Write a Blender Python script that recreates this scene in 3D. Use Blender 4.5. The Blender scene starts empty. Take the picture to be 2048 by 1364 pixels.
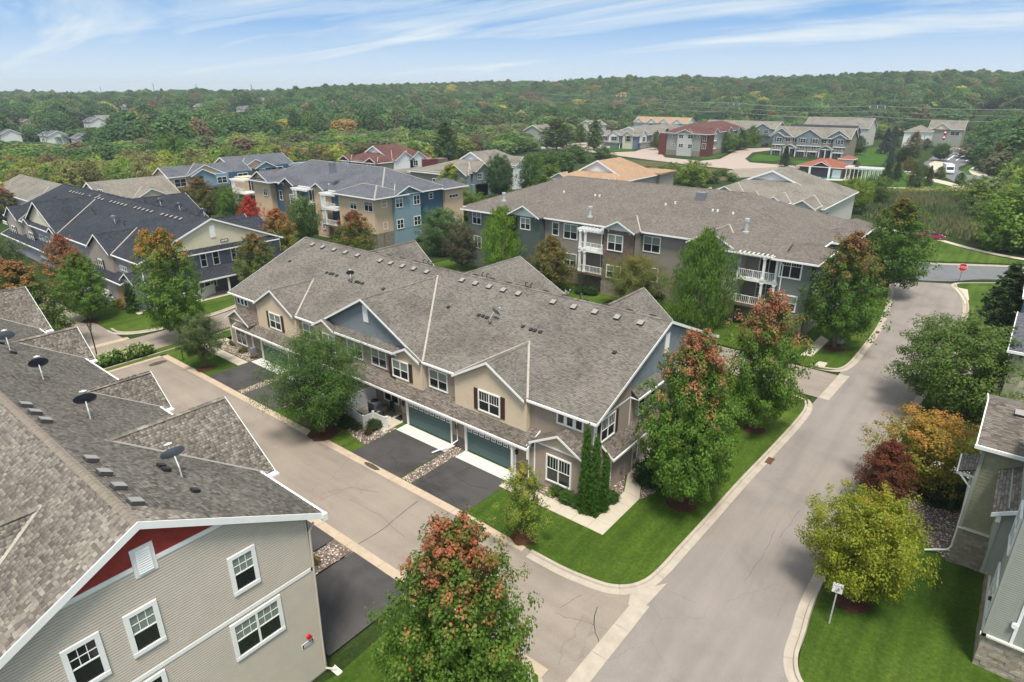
import bpy, bmesh, math, random
import numpy as np
from mathutils import Vector, Matrix
S = bpy.context.scene
R = math.radians
rng = random.Random(7)
nrg = np.random.RandomState(11)

# ---------------------------------------------------------------- camera, sky, sun, exposure
cd = bpy.data.cameras.new('camera'); cam = bpy.data.objects.new('camera', cd); S.collection.objects.link(cam)
cd.sensor_width = 36; cd.lens = 22.03; cd.clip_start = .5; cd.clip_end = 9000
cam.location = (0, 0, 26); cam.rotation_euler = (R(68.335), 0, R(38.79)); S.camera = cam
SUN_EL, SUN_AZ = 68, 140          # azimuth of the sun, clockwise from +Y
w = bpy.data.worlds.new('World'); S.world = w; w.use_nodes = True
wt = w.node_tree; wt.nodes.clear()
def N(t, kind, **kw):
    n = t.nodes.new(kind)
    for k, v in kw.items():
        if k.startswith('i_'):
            n.inputs[k[2:].replace('_', ' ')].default_value = v
        else: setattr(n, k, v)
    return n
def L(t, a, b): t.links.new(a, b)
sky = N(wt, 'ShaderNodeTexSky', sky_type='NISHITA', sun_disc=False, sun_elevation=R(SUN_EL), sun_rotation=R(SUN_AZ), air_density=1.0, dust_density=1.2, ozone_density=2.5, altitude=200)
tc = N(wt, 'ShaderNodeTexCoord')
sep = N(wt, 'ShaderNodeSeparateXYZ'); L(wt, tc.outputs['Generated'], sep.inputs[0])
# project the view direction on a cloud layer: (x, y) / (z + k)
za = N(wt, 'ShaderNodeMath', operation='ADD'); L(wt, sep.outputs['Z'], za.inputs[0]); za.inputs[1].default_value = .10
zm = N(wt, 'ShaderNodeMath', operation='MAXIMUM'); L(wt, za.outputs[0], zm.inputs[0]); zm.inputs[1].default_value = .05
dv = N(wt, 'ShaderNodeVectorMath', operation='DIVIDE'); cb = N(wt, 'ShaderNodeCombineXYZ')
for i in range(3): L(wt, zm.outputs[0], cb.inputs[i])
L(wt, tc.outputs['Generated'], dv.inputs[0]); L(wt, cb.outputs[0], dv.inputs[1])
mp = N(wt, 'ShaderNodeMapping'); L(wt, dv.outputs[0], mp.inputs[0]); mp.inputs['Rotation'].default_value = (0, 0, R(-52)); mp.inputs['Scale'].default_value = (.34, 1.15, 0.0)
mp.inputs['Location'].default_value = (3.1, 1.2, 0)
n1 = N(wt, 'ShaderNodeTexNoise', i_Scale=1.0, i_Detail=9, i_Roughness=.6, i_Distortion=.8); L(wt, mp.outputs[0], n1.inputs['Vector'])
el = N(wt, 'ShaderNodeMapRange', interpolation_type='SMOOTHSTEP'); L(wt, sep.outputs['Z'], el.inputs[0]); el.inputs[1].default_value = .13; el.inputs[2].default_value = .6; el.inputs[3].default_value = 0; el.inputs[4].default_value = .26
na = N(wt, 'ShaderNodeMath', operation='ADD'); L(wt, n1.outputs[0], na.inputs[0]); L(wt, el.outputs[0], na.inputs[1])
r1 = N(wt, 'ShaderNodeValToRGB'); L(wt, na.outputs[0], r1.inputs[0])
r1.color_ramp.elements[0].position = .33; r1.color_ramp.elements[0].color = (0, 0, 0, 1); r1.color_ramp.elements[1].position = .74; r1.color_ramp.elements[1].color = (1, 1, 1, 1)
hz = N(wt, 'ShaderNodeMapRange'); L(wt, sep.outputs['Z'], hz.inputs[0]); hz.inputs[1].default_value = 0; hz.inputs[2].default_value = .11; hz.inputs[3].default_value = .92; hz.inputs[4].default_value = .0
mx = N(wt, 'ShaderNodeMath', operation='MAXIMUM'); L(wt, r1.outputs[0], mx.inputs[0]); L(wt, hz.outputs[0], mx.inputs[1])
svc = N(wt, 'ShaderNodeVectorMath', operation='ADD'); L(wt, tc.outputs['Generated'], svc.inputs[0]); svc.inputs[1].default_value = (0, 0, .32); svn = N(wt, 'ShaderNodeVectorMath', operation='NORMALIZE'); L(wt, svc.outputs[0], svn.inputs[0]); L(wt, svn.outputs[0], sky.inputs[0])
tint = N(wt, 'ShaderNodeMix', data_type='RGBA', blend_type='MULTIPLY'); tint.inputs[0].default_value = 1
L(wt, sky.outputs[0], tint.inputs[6]); tint.inputs[7].default_value = (1.2, 1.86, 2.05, 1)
cl = N(wt, 'ShaderNodeMix', data_type='RGBA'); L(wt, mx.outputs[0], cl.inputs[0]); L(wt, tint.outputs[2], cl.inputs[6]); cl.inputs[7].default_value = (8.0, 8.6, 8.7, 1)
bg = N(wt, 'ShaderNodeBackground'); bg.inputs[1].default_value = .055; L(wt, cl.outputs[2], bg.inputs[0])
wo = N(wt, 'ShaderNodeOutputWorld'); L(wt, bg.outputs[0], wo.inputs[0])
sd = bpy.data.lights.new('sun', 'SUN'); sd.energy = 2.5; sd.angle = R(14); sd.color = (1, .93, .82)
so = bpy.data.objects.new('sun', sd); S.collection.objects.link(so); so.location = (0, 0, 300)
a = R(SUN_AZ); e = R(SUN_EL); sdir = Vector((math.sin(a) * math.cos(e), math.cos(a) * math.cos(e), math.sin(e)))
so.rotation_euler = sdir.to_track_quat('Z', 'Y').to_euler()
S.view_settings.view_transform = 'Standard'; S.view_settings.look = 'None'; S.view_settings.gamma = 1; S.view_settings.exposure = 1.05
S.view_settings.use_curve_mapping = False
S.render.engine = 'CYCLES'; S.cycles.max_bounces = 6; S.cycles.transparent_max_bounces = 6; S.cycles.diffuse_bounces = 3; S.cycles.glossy_bounces = 2; S.cycles.use_denoising = True

# ---------------------------------------------------------------- materials
M = {}
def mat(name, col, rough=.8, spec=.25, noise=0, nscale=4., col2=None, bump=0, bscale=20., metallic=0, coord='Object'):
    m = bpy.data.materials.new(name); m.use_nodes = True; t = m.node_tree; b = t.nodes['Principled BSDF']
    b.inputs['Roughness'].default_value = rough; b.inputs['Specular IOR Level'].default_value = spec; b.inputs['Metallic'].default_value = metallic
    c = (*col, 1)
    b.inputs['Base Color'].default_value = c
    if noise or bump:
        g = N(t, 'ShaderNodeNewGeometry')
    if noise:
        n = N(t, 'ShaderNodeTexNoise', i_Scale=nscale, i_Detail=6, i_Roughness=.65); L(t, g.outputs['Position'], n.inputs['Vector'])
        mr = N(t, 'ShaderNodeMapRange'); L(t, n.outputs[0], mr.inputs[0]); mr.inputs[1].default_value = .3; mr.inputs[2].default_value = .7
        x = N(t, 'ShaderNodeMix', data_type='RGBA'); L(t, mr.outputs[0], x.inputs[0])
        c2 = col2 or tuple(min(1, v * (1 + noise)) for v in col)
        c1 = col if col2 else tuple(v * (1 - noise) for v in col)
        x.inputs[6].default_value = (*c1, 1); x.inputs[7].default_value = (*c2, 1); L(t, x.outputs[2], b.inputs['Base Color'])
    if bump:
        n2 = N(t, 'ShaderNodeTexNoise', i_Scale=bscale, i_Detail=3); L(t, g.outputs['Position'], n2.inputs['Vector'])
        bp = N(t, 'ShaderNodeBump', i_Strength=bump, i_Distance=.02); L(t, n2.outputs[0], bp.inputs['Height']); L(t, bp.outputs[0], b.inputs['Normal'])
    M[name] = m; return m
def math2(t, op, a, b=None, c=None):
    n = N(t, 'ShaderNodeMath', operation=op)
    for i, v in enumerate((a, b, c)):
        if v is None: continue
        if isinstance(v, (int, float)): n.inputs[i].default_value = v
        else: L(t, v, n.inputs[i])
    return n.outputs[0]
def ramp(t, fac, stops, interp='LINEAR'):
    r = N(t, 'ShaderNodeValToRGB'); L(t, fac, r.inputs[0]); cr = r.color_ramp; cr.interpolation = interp
    while len(cr.elements) < len(stops): cr.elements.new(.5)
    for e_, (p, c) in zip(cr.elements, stops): e_.position = p; e_.color = (*c, 1)
    return r.outputs[0]
def mixc(t, fac, a, b, mode='MIX'):
    x = N(t, 'ShaderNodeMix', data_type='RGBA', blend_type=mode)
    for i, v in ((0, fac), (6, a), (7, b)):
        if isinstance(v, (int, float)): x.inputs[i].default_value = v
        elif isinstance(v, tuple): x.inputs[i].default_value = (*v, 1)
        else: L(t, v, x.inputs[i])
    return x.outputs[2]
def shingle_mat(name, cols, row=.143, wid=.24, stain=.25, contrast=1, tabs=False):
    """laminated shingles laid out in metres on the UV map; tabs=True: one colour for each tab mesh"""
    m = bpy.data.materials.new(name); m.use_nodes = True; t = m.node_tree; b = t.nodes['Principled BSDF']
    b.inputs['Roughness'].default_value = .9; b.inputs['Specular IOR Level'].default_value = .15
    uv = N(t, 'ShaderNodeUVMap'); sp = N(t, 'ShaderNodeSeparateXYZ'); L(t, uv.outputs[0], sp.inputs[0])
    g = N(t, 'ShaderNodeNewGeometry')
    if tabs:
        oi = N(t, 'ShaderNodeObjectInfo')
        wn = N(t, 'ShaderNodeTexWhiteNoise', noise_dimensions='4D'); L(t, uv.outputs[0], wn.inputs['Vector']); L(t, oi.outputs['Random'], wn.inputs['W'])
        f = wn.outputs[0]
        col = ramp(t, f, cols, 'LINEAR'); edge = None
    else:
        u, v = sp.outputs[0], sp.outputs[1]
        vr = math2(t, 'DIVIDE', v, row); vi = math2(t, 'FLOOR', vr); vf = math2(t, 'FRACT', vr)
        w1 = N(t, 'ShaderNodeTexWhiteNoise', noise_dimensions='1D'); L(t, vi, w1.inputs['W'])
        uo = math2(t, 'ADD', math2(t, 'DIVIDE', u, wid), math2(t, 'MULTIPLY', w1.outputs[0], 7.0)); ui = math2(t, 'FLOOR', uo); uf = math2(t, 'FRACT', uo)
        cx = N(t, 'ShaderNodeCombineXYZ'); L(t, ui, cx.inputs[0]); L(t, vi, cx.inputs[1])
        wn = N(t, 'ShaderNodeTexWhiteNoise', noise_dimensions='2D'); L(t, cx.outputs[0], wn.inputs['Vector'])
        f = wn.outputs[0]; col = ramp(t, f, cols, 'LINEAR')
        # shadow line painted along the foot of raised tabs, fainter row line on all
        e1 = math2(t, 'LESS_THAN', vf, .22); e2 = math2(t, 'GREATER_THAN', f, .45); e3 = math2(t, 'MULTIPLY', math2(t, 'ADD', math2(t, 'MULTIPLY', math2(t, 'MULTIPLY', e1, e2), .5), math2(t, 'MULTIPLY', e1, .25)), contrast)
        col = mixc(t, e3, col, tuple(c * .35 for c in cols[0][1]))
    n = N(t, 'ShaderNodeTexNoise', i_Scale=.28, i_Detail=5, i_Roughness=.6); L(t, g.outputs['Position'], n.inputs['Vector'])
    st = ramp(t, n.outputs[0], [(.36, (1 - stain, 1 - stain, 1 - stain)), (.56, (1, 1, 1)), (.8, (1.0, 1.0, 1.0))])
    col = mixc(t, 1.0, col, st, 'MULTIPLY')
    n3 = N(t, 'ShaderNodeTexNoise', i_Scale=45, i_Detail=2); L(t, g.outputs['Position'], n3.inputs['Vector'])
    col = mixc(t, .35, col, ramp(t, n3.outputs[0], [(.3, (.6, .6, .6)), (.7, (1.05, 1.05, 1.05))]), 'MULTIPLY')
    L(t, col, b.inputs['Base Color'])
    M[name] = m; return m
TAN = [(0, (.095, .08, .07)), (.3, (.14, .118, .103)), (.62, (.18, .156, .136)), (1, (.23, .205, .18))]
BRN = [(0, (.115, .102, .091)), (.25, (.152, .137, .122)), (.6, (.187, .170, .152)), (1, (.222, .205, .185))]
FGC = [(0, (.11, .092, .082)), (.25, (.165, .143, .125)), (.55, (.225, .20, .172)), (.8, (.265, .242, .205)), (1, (.34, .315, .26))]
NAVY = [(0, (.025, .028, .036)), (.5, (.038, .042, .054)), (1, (.058, .062, .078))]
BLUG = [(0, (.085, .09, .105)), (.5, (.115, .12, .14)), (1, (.15, .155, .18))]
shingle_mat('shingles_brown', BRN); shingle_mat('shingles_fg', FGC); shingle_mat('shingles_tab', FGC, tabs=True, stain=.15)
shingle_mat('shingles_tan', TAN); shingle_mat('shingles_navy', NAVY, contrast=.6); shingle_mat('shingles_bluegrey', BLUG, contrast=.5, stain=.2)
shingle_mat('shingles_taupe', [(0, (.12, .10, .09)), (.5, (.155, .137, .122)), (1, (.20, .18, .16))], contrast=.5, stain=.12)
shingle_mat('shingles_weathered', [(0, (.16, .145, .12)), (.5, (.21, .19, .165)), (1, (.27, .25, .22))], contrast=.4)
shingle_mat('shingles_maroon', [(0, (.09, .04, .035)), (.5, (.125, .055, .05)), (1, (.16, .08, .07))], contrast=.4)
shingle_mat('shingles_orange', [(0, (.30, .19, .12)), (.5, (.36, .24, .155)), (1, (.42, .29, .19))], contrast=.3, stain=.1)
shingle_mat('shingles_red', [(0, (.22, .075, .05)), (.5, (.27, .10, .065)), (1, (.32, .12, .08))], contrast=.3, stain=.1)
mat('trim_white', (.80, .80, .79), .5, .4, noise=.04, nscale=2)
mat('trim_cream', (.66, .63, .56), .6)
mat('siding_tan', (.52, .465, .40), .75, .2, noise=.05, nscale=1.5)
mat('siding_taupe', (.33, .27, .225), .75, .2, noise=.05, nscale=1.5)
mat('siding_beige', (.60, .50, .375), .75, .2, noise=.04, nscale=1.5)
mat('siding_red', (.27, .04, .032), .75, .2, noise=.15, nscale=3)
mat('siding_bluegrey', (.20, .235, .26), .75, .2, noise=.1, nscale=2)
mat('siding_slate', (.15, .175, .225), .75, .2, noise=.05, nscale=2)
mat('siding_cream', (.60, .55, .41), .75, .2, noise=.05, nscale=2)
mat('siding_lilac', (.30, .28, .32), .75, .2, noise=.05)
mat('siding_greige', (.34, .30, .265), .75, .2, noise=.05)
mat('siding_darkgreen', (.085, .105, .10), .75, .2, noise=.08)
mat('siding_pewter', (.26, .235, .205), .75, .2, noise=.06)
mat('siding_greengrey', (.15, .168, .16), .75, .2, noise=.06)
mat('siding_light', (.50, .485, .45), .75, .2, noise=.05)
mat('siding_peach', (.60, .45, .31), .75, .2, noise=.05)
mat('siding_navyblue', (.055, .11, .175), .75, .2, noise=.08)
mat('siding_skyblue', (.20, .30, .35), .75, .2, noise=.08)
mat('siding_maroon', (.13, .036, .032), .75, .2, noise=.08)
mat('siding_white', (.74, .75, .76), .7, .2, noise=.03)
mat('siding_steelblue', (.13, .185, .27), .7, .2, noise=.05)
mat('siding_olive', (.30, .295, .20), .75, .2, noise=.12, nscale=3)
mat('siding_sage', (.30, .31, .275), .75, .2, noise=.05, nscale=3)
mat('shutter_brown', (.055, .026, .018), .6); mat('shutter_dark', (.03, .032, .04), .6)
mat('garage_teal', (.07, .125, .125), .5, .35, noise=.06, nscale=2)
mat('glass_dark', (.018, .02, .022), .06, .6); mat('glass_blind', (.20, .235, .205), .25, .5, noise=.08, nscale=5)
mat('glass_grey', (.09, .11, .11), .15, .5)
mat('black_metal', (.02, .02, .022), .45, .4); mat('grey_metal', (.22, .23, .25), .4, .5, metallic=.3); mat('dish_grey', (.17, .20, .235), .35, .5); mat('dish_navy', (.022, .03, .05), .35, .5); mat('pale_metal', (.50, .52, .52), .4, .5, metallic=.2)
mat('vent_top', (.27, .255, .245), .6); mat('vent_dark', (.05, .05, .052), .7)
mat('asphalt_far', (.145, .15, .158), .95, .1, noise=.12, nscale=.5)
def asphalt(name, c, lo=.82, speck=.25, cracks=.5, cs=.35):
    m = bpy.data.materials.new(name); m.use_nodes = True; t = m.node_tree; b = t.nodes['Principled BSDF']; b.inputs['Roughness'].default_value = .93; b.inputs['Specular IOR Level'].default_value = .12
    g = N(t, 'ShaderNodeNewGeometry'); P = g.outputs['Position']
    n = N(t, 'ShaderNodeTexNoise', i_Scale=.22, i_Detail=6, i_Roughness=.62, i_Distortion=.5); L(t, P, n.inputs['Vector'])
    col = mixc(t, 1, c, ramp(t, n.outputs[0], [(.3, (lo, lo, lo)), (.52, (1, 1, 1)), (.72, (1.1, 1.09, 1.07))]), 'MULTIPLY')
    mp_ = N(t, 'ShaderNodeMapping'); mp_.inputs['Scale'].default_value = (3.0, .25, 1) if 'road' in name else (.25, 3.0, 1); L(t, P, mp_.inputs[0]); n4 = N(t, 'ShaderNodeTexNoise', i_Scale=.35, i_Detail=4); L(t, mp_.outputs[0], n4.inputs['Vector'])
    col = mixc(t, .6, col, ramp(t, n4.outputs[0], [(.35, (.86, .86, .86)), (.6, (1.05, 1.05, 1.05))]), 'MULTIPLY')
    n2 = N(t, 'ShaderNodeTexNoise', i_Scale=26, i_Detail=3, i_Roughness=.8); L(t, P, n2.inputs['Vector'])
    col = mixc(t, 1, col, ramp(t, n2.outputs[0], [(.3, (1 - speck,) * 3), (.7, (1 + speck,) * 3)]), 'MULTIPLY')
    nd = N(t, 'ShaderNodeTexNoise', i_Scale=1.3, i_Detail=4); L(t, P, nd.inputs['Vector']); va = mixc(t, .55, P, nd.outputs['Color'], 'ADD')
    v = N(t, 'ShaderNodeTexVoronoi', feature='DISTANCE_TO_EDGE', i_Scale=cs); L(t, va, v.inputs['Vector']); ck = math2(t, 'LESS_THAN', v.outputs['Distance'], .006); nm = N(t, 'ShaderNodeTexNoise', i_Scale=.13, i_Detail=2); L(t, P, nm.inputs['Vector']); mk = math2(t, 'GREATER_THAN', nm.outputs[0], .52)
    col = mixc(t, math2(t, 'MULTIPLY', math2(t, 'MULTIPLY', ck, mk), cracks), col, tuple(x * .3 for x in c))
    L(t, col, b.inputs['Base Color']); bp = N(t, 'ShaderNodeBump', i_Strength=.4, i_Distance=.01); L(t, n2.outputs[0], bp.inputs['Height']); L(t, bp.outputs[0], b.inputs['Normal']); M[name] = m
asphalt('asphalt_alley', (.262, .222, .19), .84, .3, .2, .3); asphalt('asphalt_road', (.242, .214, .197), .82, .28, .12, .22); asphalt('asphalt_black', (.072, .068, .068), .55, .35, .3, .5)
mat('concrete_pan', (.43, .345, .26), .9, .15, noise=.12, nscale=1.5, bump=.2)
mat('concrete_curb', (.39, .34, .285), .9, .15, noise=.14, nscale=1.2, bump=.2)
mat('concrete_walk', (.47, .42, .34), .9, .15, noise=.07, nscale=1.5, bump=.2)
mat('concrete_apron', (.56, .56, .54), .9, .15, noise=.08, nscale=1.5, bump=.2)
mat('crack', (.035, .034, .035), .8); mat('mulch', (.075, .035, .022), .95, .1, noise=.5, nscale=8, bump=1, bscale=30)
mat('bed_soil', (.13, .10, .085), .95, .1, noise=.4, nscale=10, bump=1, bscale=30)
mat('bark', (.16, .12, .09), .95, .1, noise=.3, nscale=12, bump=.8, bscale=30); mat('bark_pale', (.30, .27, .23), .95, .1, noise=.3, nscale=10)
mat('paint_white', (.75, .75, .73), .6); mat('sign_red', (.55, .02, .025), .4); mat('sign_white', (.78, .77, .77), .4); mat('sign_purple', (.32, .12, .42), .5)
mat('water', (.03, .22, .23), .08, .5); mat('tyre', (.015, .015, .015), .8); mat('lamp_red', (.6, .02, .02), .3)
mat('door_dark', (.05, .035, .03), .4, .4); mat('plastic_orange', (.45, .22, .08), .6); mat('wood', (.30, .19, .10), .8, noise=.2)
mat('dirt', (.16, .105, .07), .95, .1, noise=.3, nscale=2)
for n_, c_ in (('paint_silver', (.42, .44, .47)), ('paint_carwhite', (.75, .76, .78)), ('paint_carred', (.28, .02, .05)), ('paint_black', (.012, .014, .02)), ('paint_blue', (.03, .10, .28))): mat(n_, c_, .25, .6)
def stone_mat(name, cols, bw, rh, mortar=(.2, .18, .15)):
    m = bpy.data.materials.new(name); m.use_nodes = True; t = m.node_tree; b = t.nodes['Principled BSDF']; b.inputs['Roughness'].default_value = .9
    uv = N(t, 'ShaderNodeUVMap'); br = N(t, 'ShaderNodeTexBrick', offset=.5); L(t, uv.outputs[0], br.inputs['Vector'])
    br.inputs['Scale'].default_value = 1; br.inputs['Brick Width'].default_value = bw; br.inputs['Row Height'].default_value = rh; br.inputs['Mortar Size'].default_value = .008; br.inputs['Bias'].default_value = 0
    br.inputs['Color1'].default_value = (*cols[0], 1); br.inputs['Color2'].default_value = (*cols[1], 1); br.inputs['Mortar'].default_value = (*mortar, 1)
    g = N(t, 'ShaderNodeNewGeometry'); n = N(t, 'ShaderNodeTexNoise', i_Scale=1.7, i_Detail=5); L(t, g.outputs['Position'], n.inputs['Vector'])
    c = mixc(t, 1.0, br.outputs[0], ramp(t, n.outputs[0], [(.3, (.72, .72, .72)), (.7, (1, 1, 1))]), 'MULTIPLY'); L(t, c, b.inputs['Base Color'])
    bp = N(t, 'ShaderNodeBump', i_Strength=.5, i_Distance=.01); L(t, br.outputs['Fac'], bp.inputs['Height']); bp.invert = True; L(t, bp.outputs[0], b.inputs['Normal'])
    M[name] = m
stone_mat('brick_brown', [(.20, .125, .095), (.115, .075, .06)], .22, .075, (.22, .19, .16))
stone_mat('brick_dark', [(.13, .10, .085), (.07, .06, .055)], .22, .075, (.20, .19, .18))
stone_mat('block_tan', [(.30, .255, .20), (.235, .20, .16)], .45, .2, (.2, .18, .15))
stone_mat('block_sand', [(.42, .36, .28), (.34, .29, .22)], .45, .2, (.22, .2, .17))
def grass_mat(name, c1, c2, c3, stripe=0):
    m = bpy.data.materials.new(name); m.use_nodes = True; t = m.node_tree; b = t.nodes['Principled BSDF']; b.inputs['Roughness'].default_value = .95; b.inputs['Specular IOR Level'].default_value = .1
    g = N(t, 'ShaderNodeNewGeometry')
    n = N(t, 'ShaderNodeTexNoise', i_Scale=.16, i_Detail=5, i_Roughness=.6, i_Distortion=.6); L(t, g.outputs['Position'], n.inputs['Vector'])
    c = ramp(t, n.outputs[0], [(.3, c1), (.55, c2), (.75, c3)])
    n2 = N(t, 'ShaderNodeTexNoise', i_Scale=5, i_Detail=6, i_Roughness=.8); L(t, g.outputs['Position'], n2.inputs['Vector'])
    c = mixc(t, 1, c, ramp(t, n2.outputs[0], [(.3, (.5, .52, .5)), (.7, (1.3, 1.25, 1.2))]), 'MULTIPLY')
    n3 = N(t, 'ShaderNodeTexNoise', i_Scale=60, i_Detail=2, i_Roughness=.8); L(t, g.outputs['Position'], n3.inputs['Vector'])
    c = mixc(t, .7, c, ramp(t, n3.outputs[0], [(.3, (.45, .5, .4)), (.7, (1.3, 1.25, 1.2))]), 'MULTIPLY')
    mp_ = N(t, 'ShaderNodeMapping'); mp_.inputs['Rotation'].default_value = (0, 0, R(24)); mp_.inputs['Scale'].default_value = (1.5, .06, 1); L(t, g.outputs['Position'], mp_.inputs[0]); n5 = N(t, 'ShaderNodeTexNoise', i_Scale=1.0, i_Detail=3, i_Distortion=.3); L(t, mp_.outputs[0], n5.inputs['Vector']); c = mixc(t, .8, c, ramp(t, n5.outputs[0], [(.35, (.78, .82, .8)), (.65, (1.28, 1.22, 1.15))]), 'MULTIPLY')
    bp = N(t, 'ShaderNodeBump', i_Strength=.8, i_Distance=.03); L(t, n3.outputs[0], bp.inputs['Height']); L(t, bp.outputs[0], b.inputs['Normal'])
    L(t, c, b.inputs['Base Color']); M[name] = m
grass_mat('grass', (.044, .088, .012), (.068, .122, .018), (.118, .165, .036))
mat('flash_tan', (.34, .31, .27), .85, noise=.15, nscale=3)
grass_mat('grass_rough', (.035, .055, .018), (.06, .085, .022), (.10, .10, .045))
grass_mat('meadow', (.07, .07, .035), (.105, .10, .05), (.13, .12, .06))

# leaves: obj.color is the leaf colour, ["tip"] the autumn colour, ["tiph"] how far down it reaches (0..1), ["mott"] scattered patches
def leaf_mat(name, instanced=False, rgb=None):
    m = bpy.data.materials.new(name); m.use_nodes = True; t = m.node_tree; t.nodes.clear()
    oi = N(t, 'ShaderNodeObjectInfo'); g = N(t, 'ShaderNodeNewGeometry'); tcn = N(t, 'ShaderNodeTexCoord')
    rn = N(t, 'ShaderNodeAttribute', attribute_name='rnd'); sp = N(t, 'ShaderNodeSeparateXYZ'); L(t, tcn.outputs['Generated'], sp.inputs[0])
    if instanced:
        ca = N(t, 'ShaderNodeAttribute', attribute_type='INSTANCER', attribute_name='icol'); col = ca.outputs['Color']
    else:
        col = oi.outputs['Color']
        tp = N(t, 'ShaderNodeAttribute', attribute_type='OBJECT', attribute_name='tip'); th = N(t, 'ShaderNodeAttribute', attribute_type='OBJECT', attribute_name='tiph')
        n = N(t, 'ShaderNodeTexNoise', i_Scale=1.0, i_Detail=4, i_Roughness=.7); L(t, g.outputs['Position'], n.inputs['Vector'])
        h = math2(t, 'ADD', sp.outputs[2], math2(t, 'MULTIPLY', math2(t, 'SUBTRACT', n.outputs[0], .5), 1.5))
        h = math2(t, 'ADD', h, math2(t, 'MULTIPLY', math2(t, 'SUBTRACT', rn.outputs['Fac'], .5), .55))
        h = math2(t, 'ADD', h, th.outputs['Fac'])
        f = N(t, 'ShaderNodeMapRange', interpolation_type='SMOOTHSTEP'); L(t, h, f.inputs[0]); f.inputs[1].default_value = .78; f.inputs[2].default_value = 1.12
        tcol = mixc(t, math2(t, 'MULTIPLY', rn.outputs['Fac'], .35), tp.outputs['Color'], (.12, .10, .02))
        col = mixc(t, f.outputs[0], col, tcol)
    # brightness of each leaf
    br = ramp(t, rn.outputs['Fac'], [(0, (.55, .58, .55)), (.55, (1, 1, 1)), (1, (1.5, 1.42, 1.25))])
    col = mixc(t, 1, col, br, 'MULTIPLY')
    d = N(t, 'ShaderNodeBsdfPrincipled'); d.inputs['Roughness'].default_value = .55; d.inputs['Specular IOR Level'].default_value = .25; L(t, col, d.inputs['Base Color'])
    tr = N(t, 'ShaderNodeBsdfTranslucent'); tcc = mixc(t, 1, col, (1.3, 1.35, .7), 'MULTIPLY'); L(t, tcc, tr.inputs[0])
    ms = N(t, 'ShaderNodeMixShader'); ms.inputs[0].default_value = .34; L(t, d.outputs[0], ms.inputs[1]); L(t, tr.outputs[0], ms.inputs[2])
    o = N(t, 'ShaderNodeOutputMaterial'); L(t, ms.outputs[0], o.inputs[0]); M[name] = m
leaf_mat('leaves'); leaf_mat('leaves_far', True)

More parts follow.
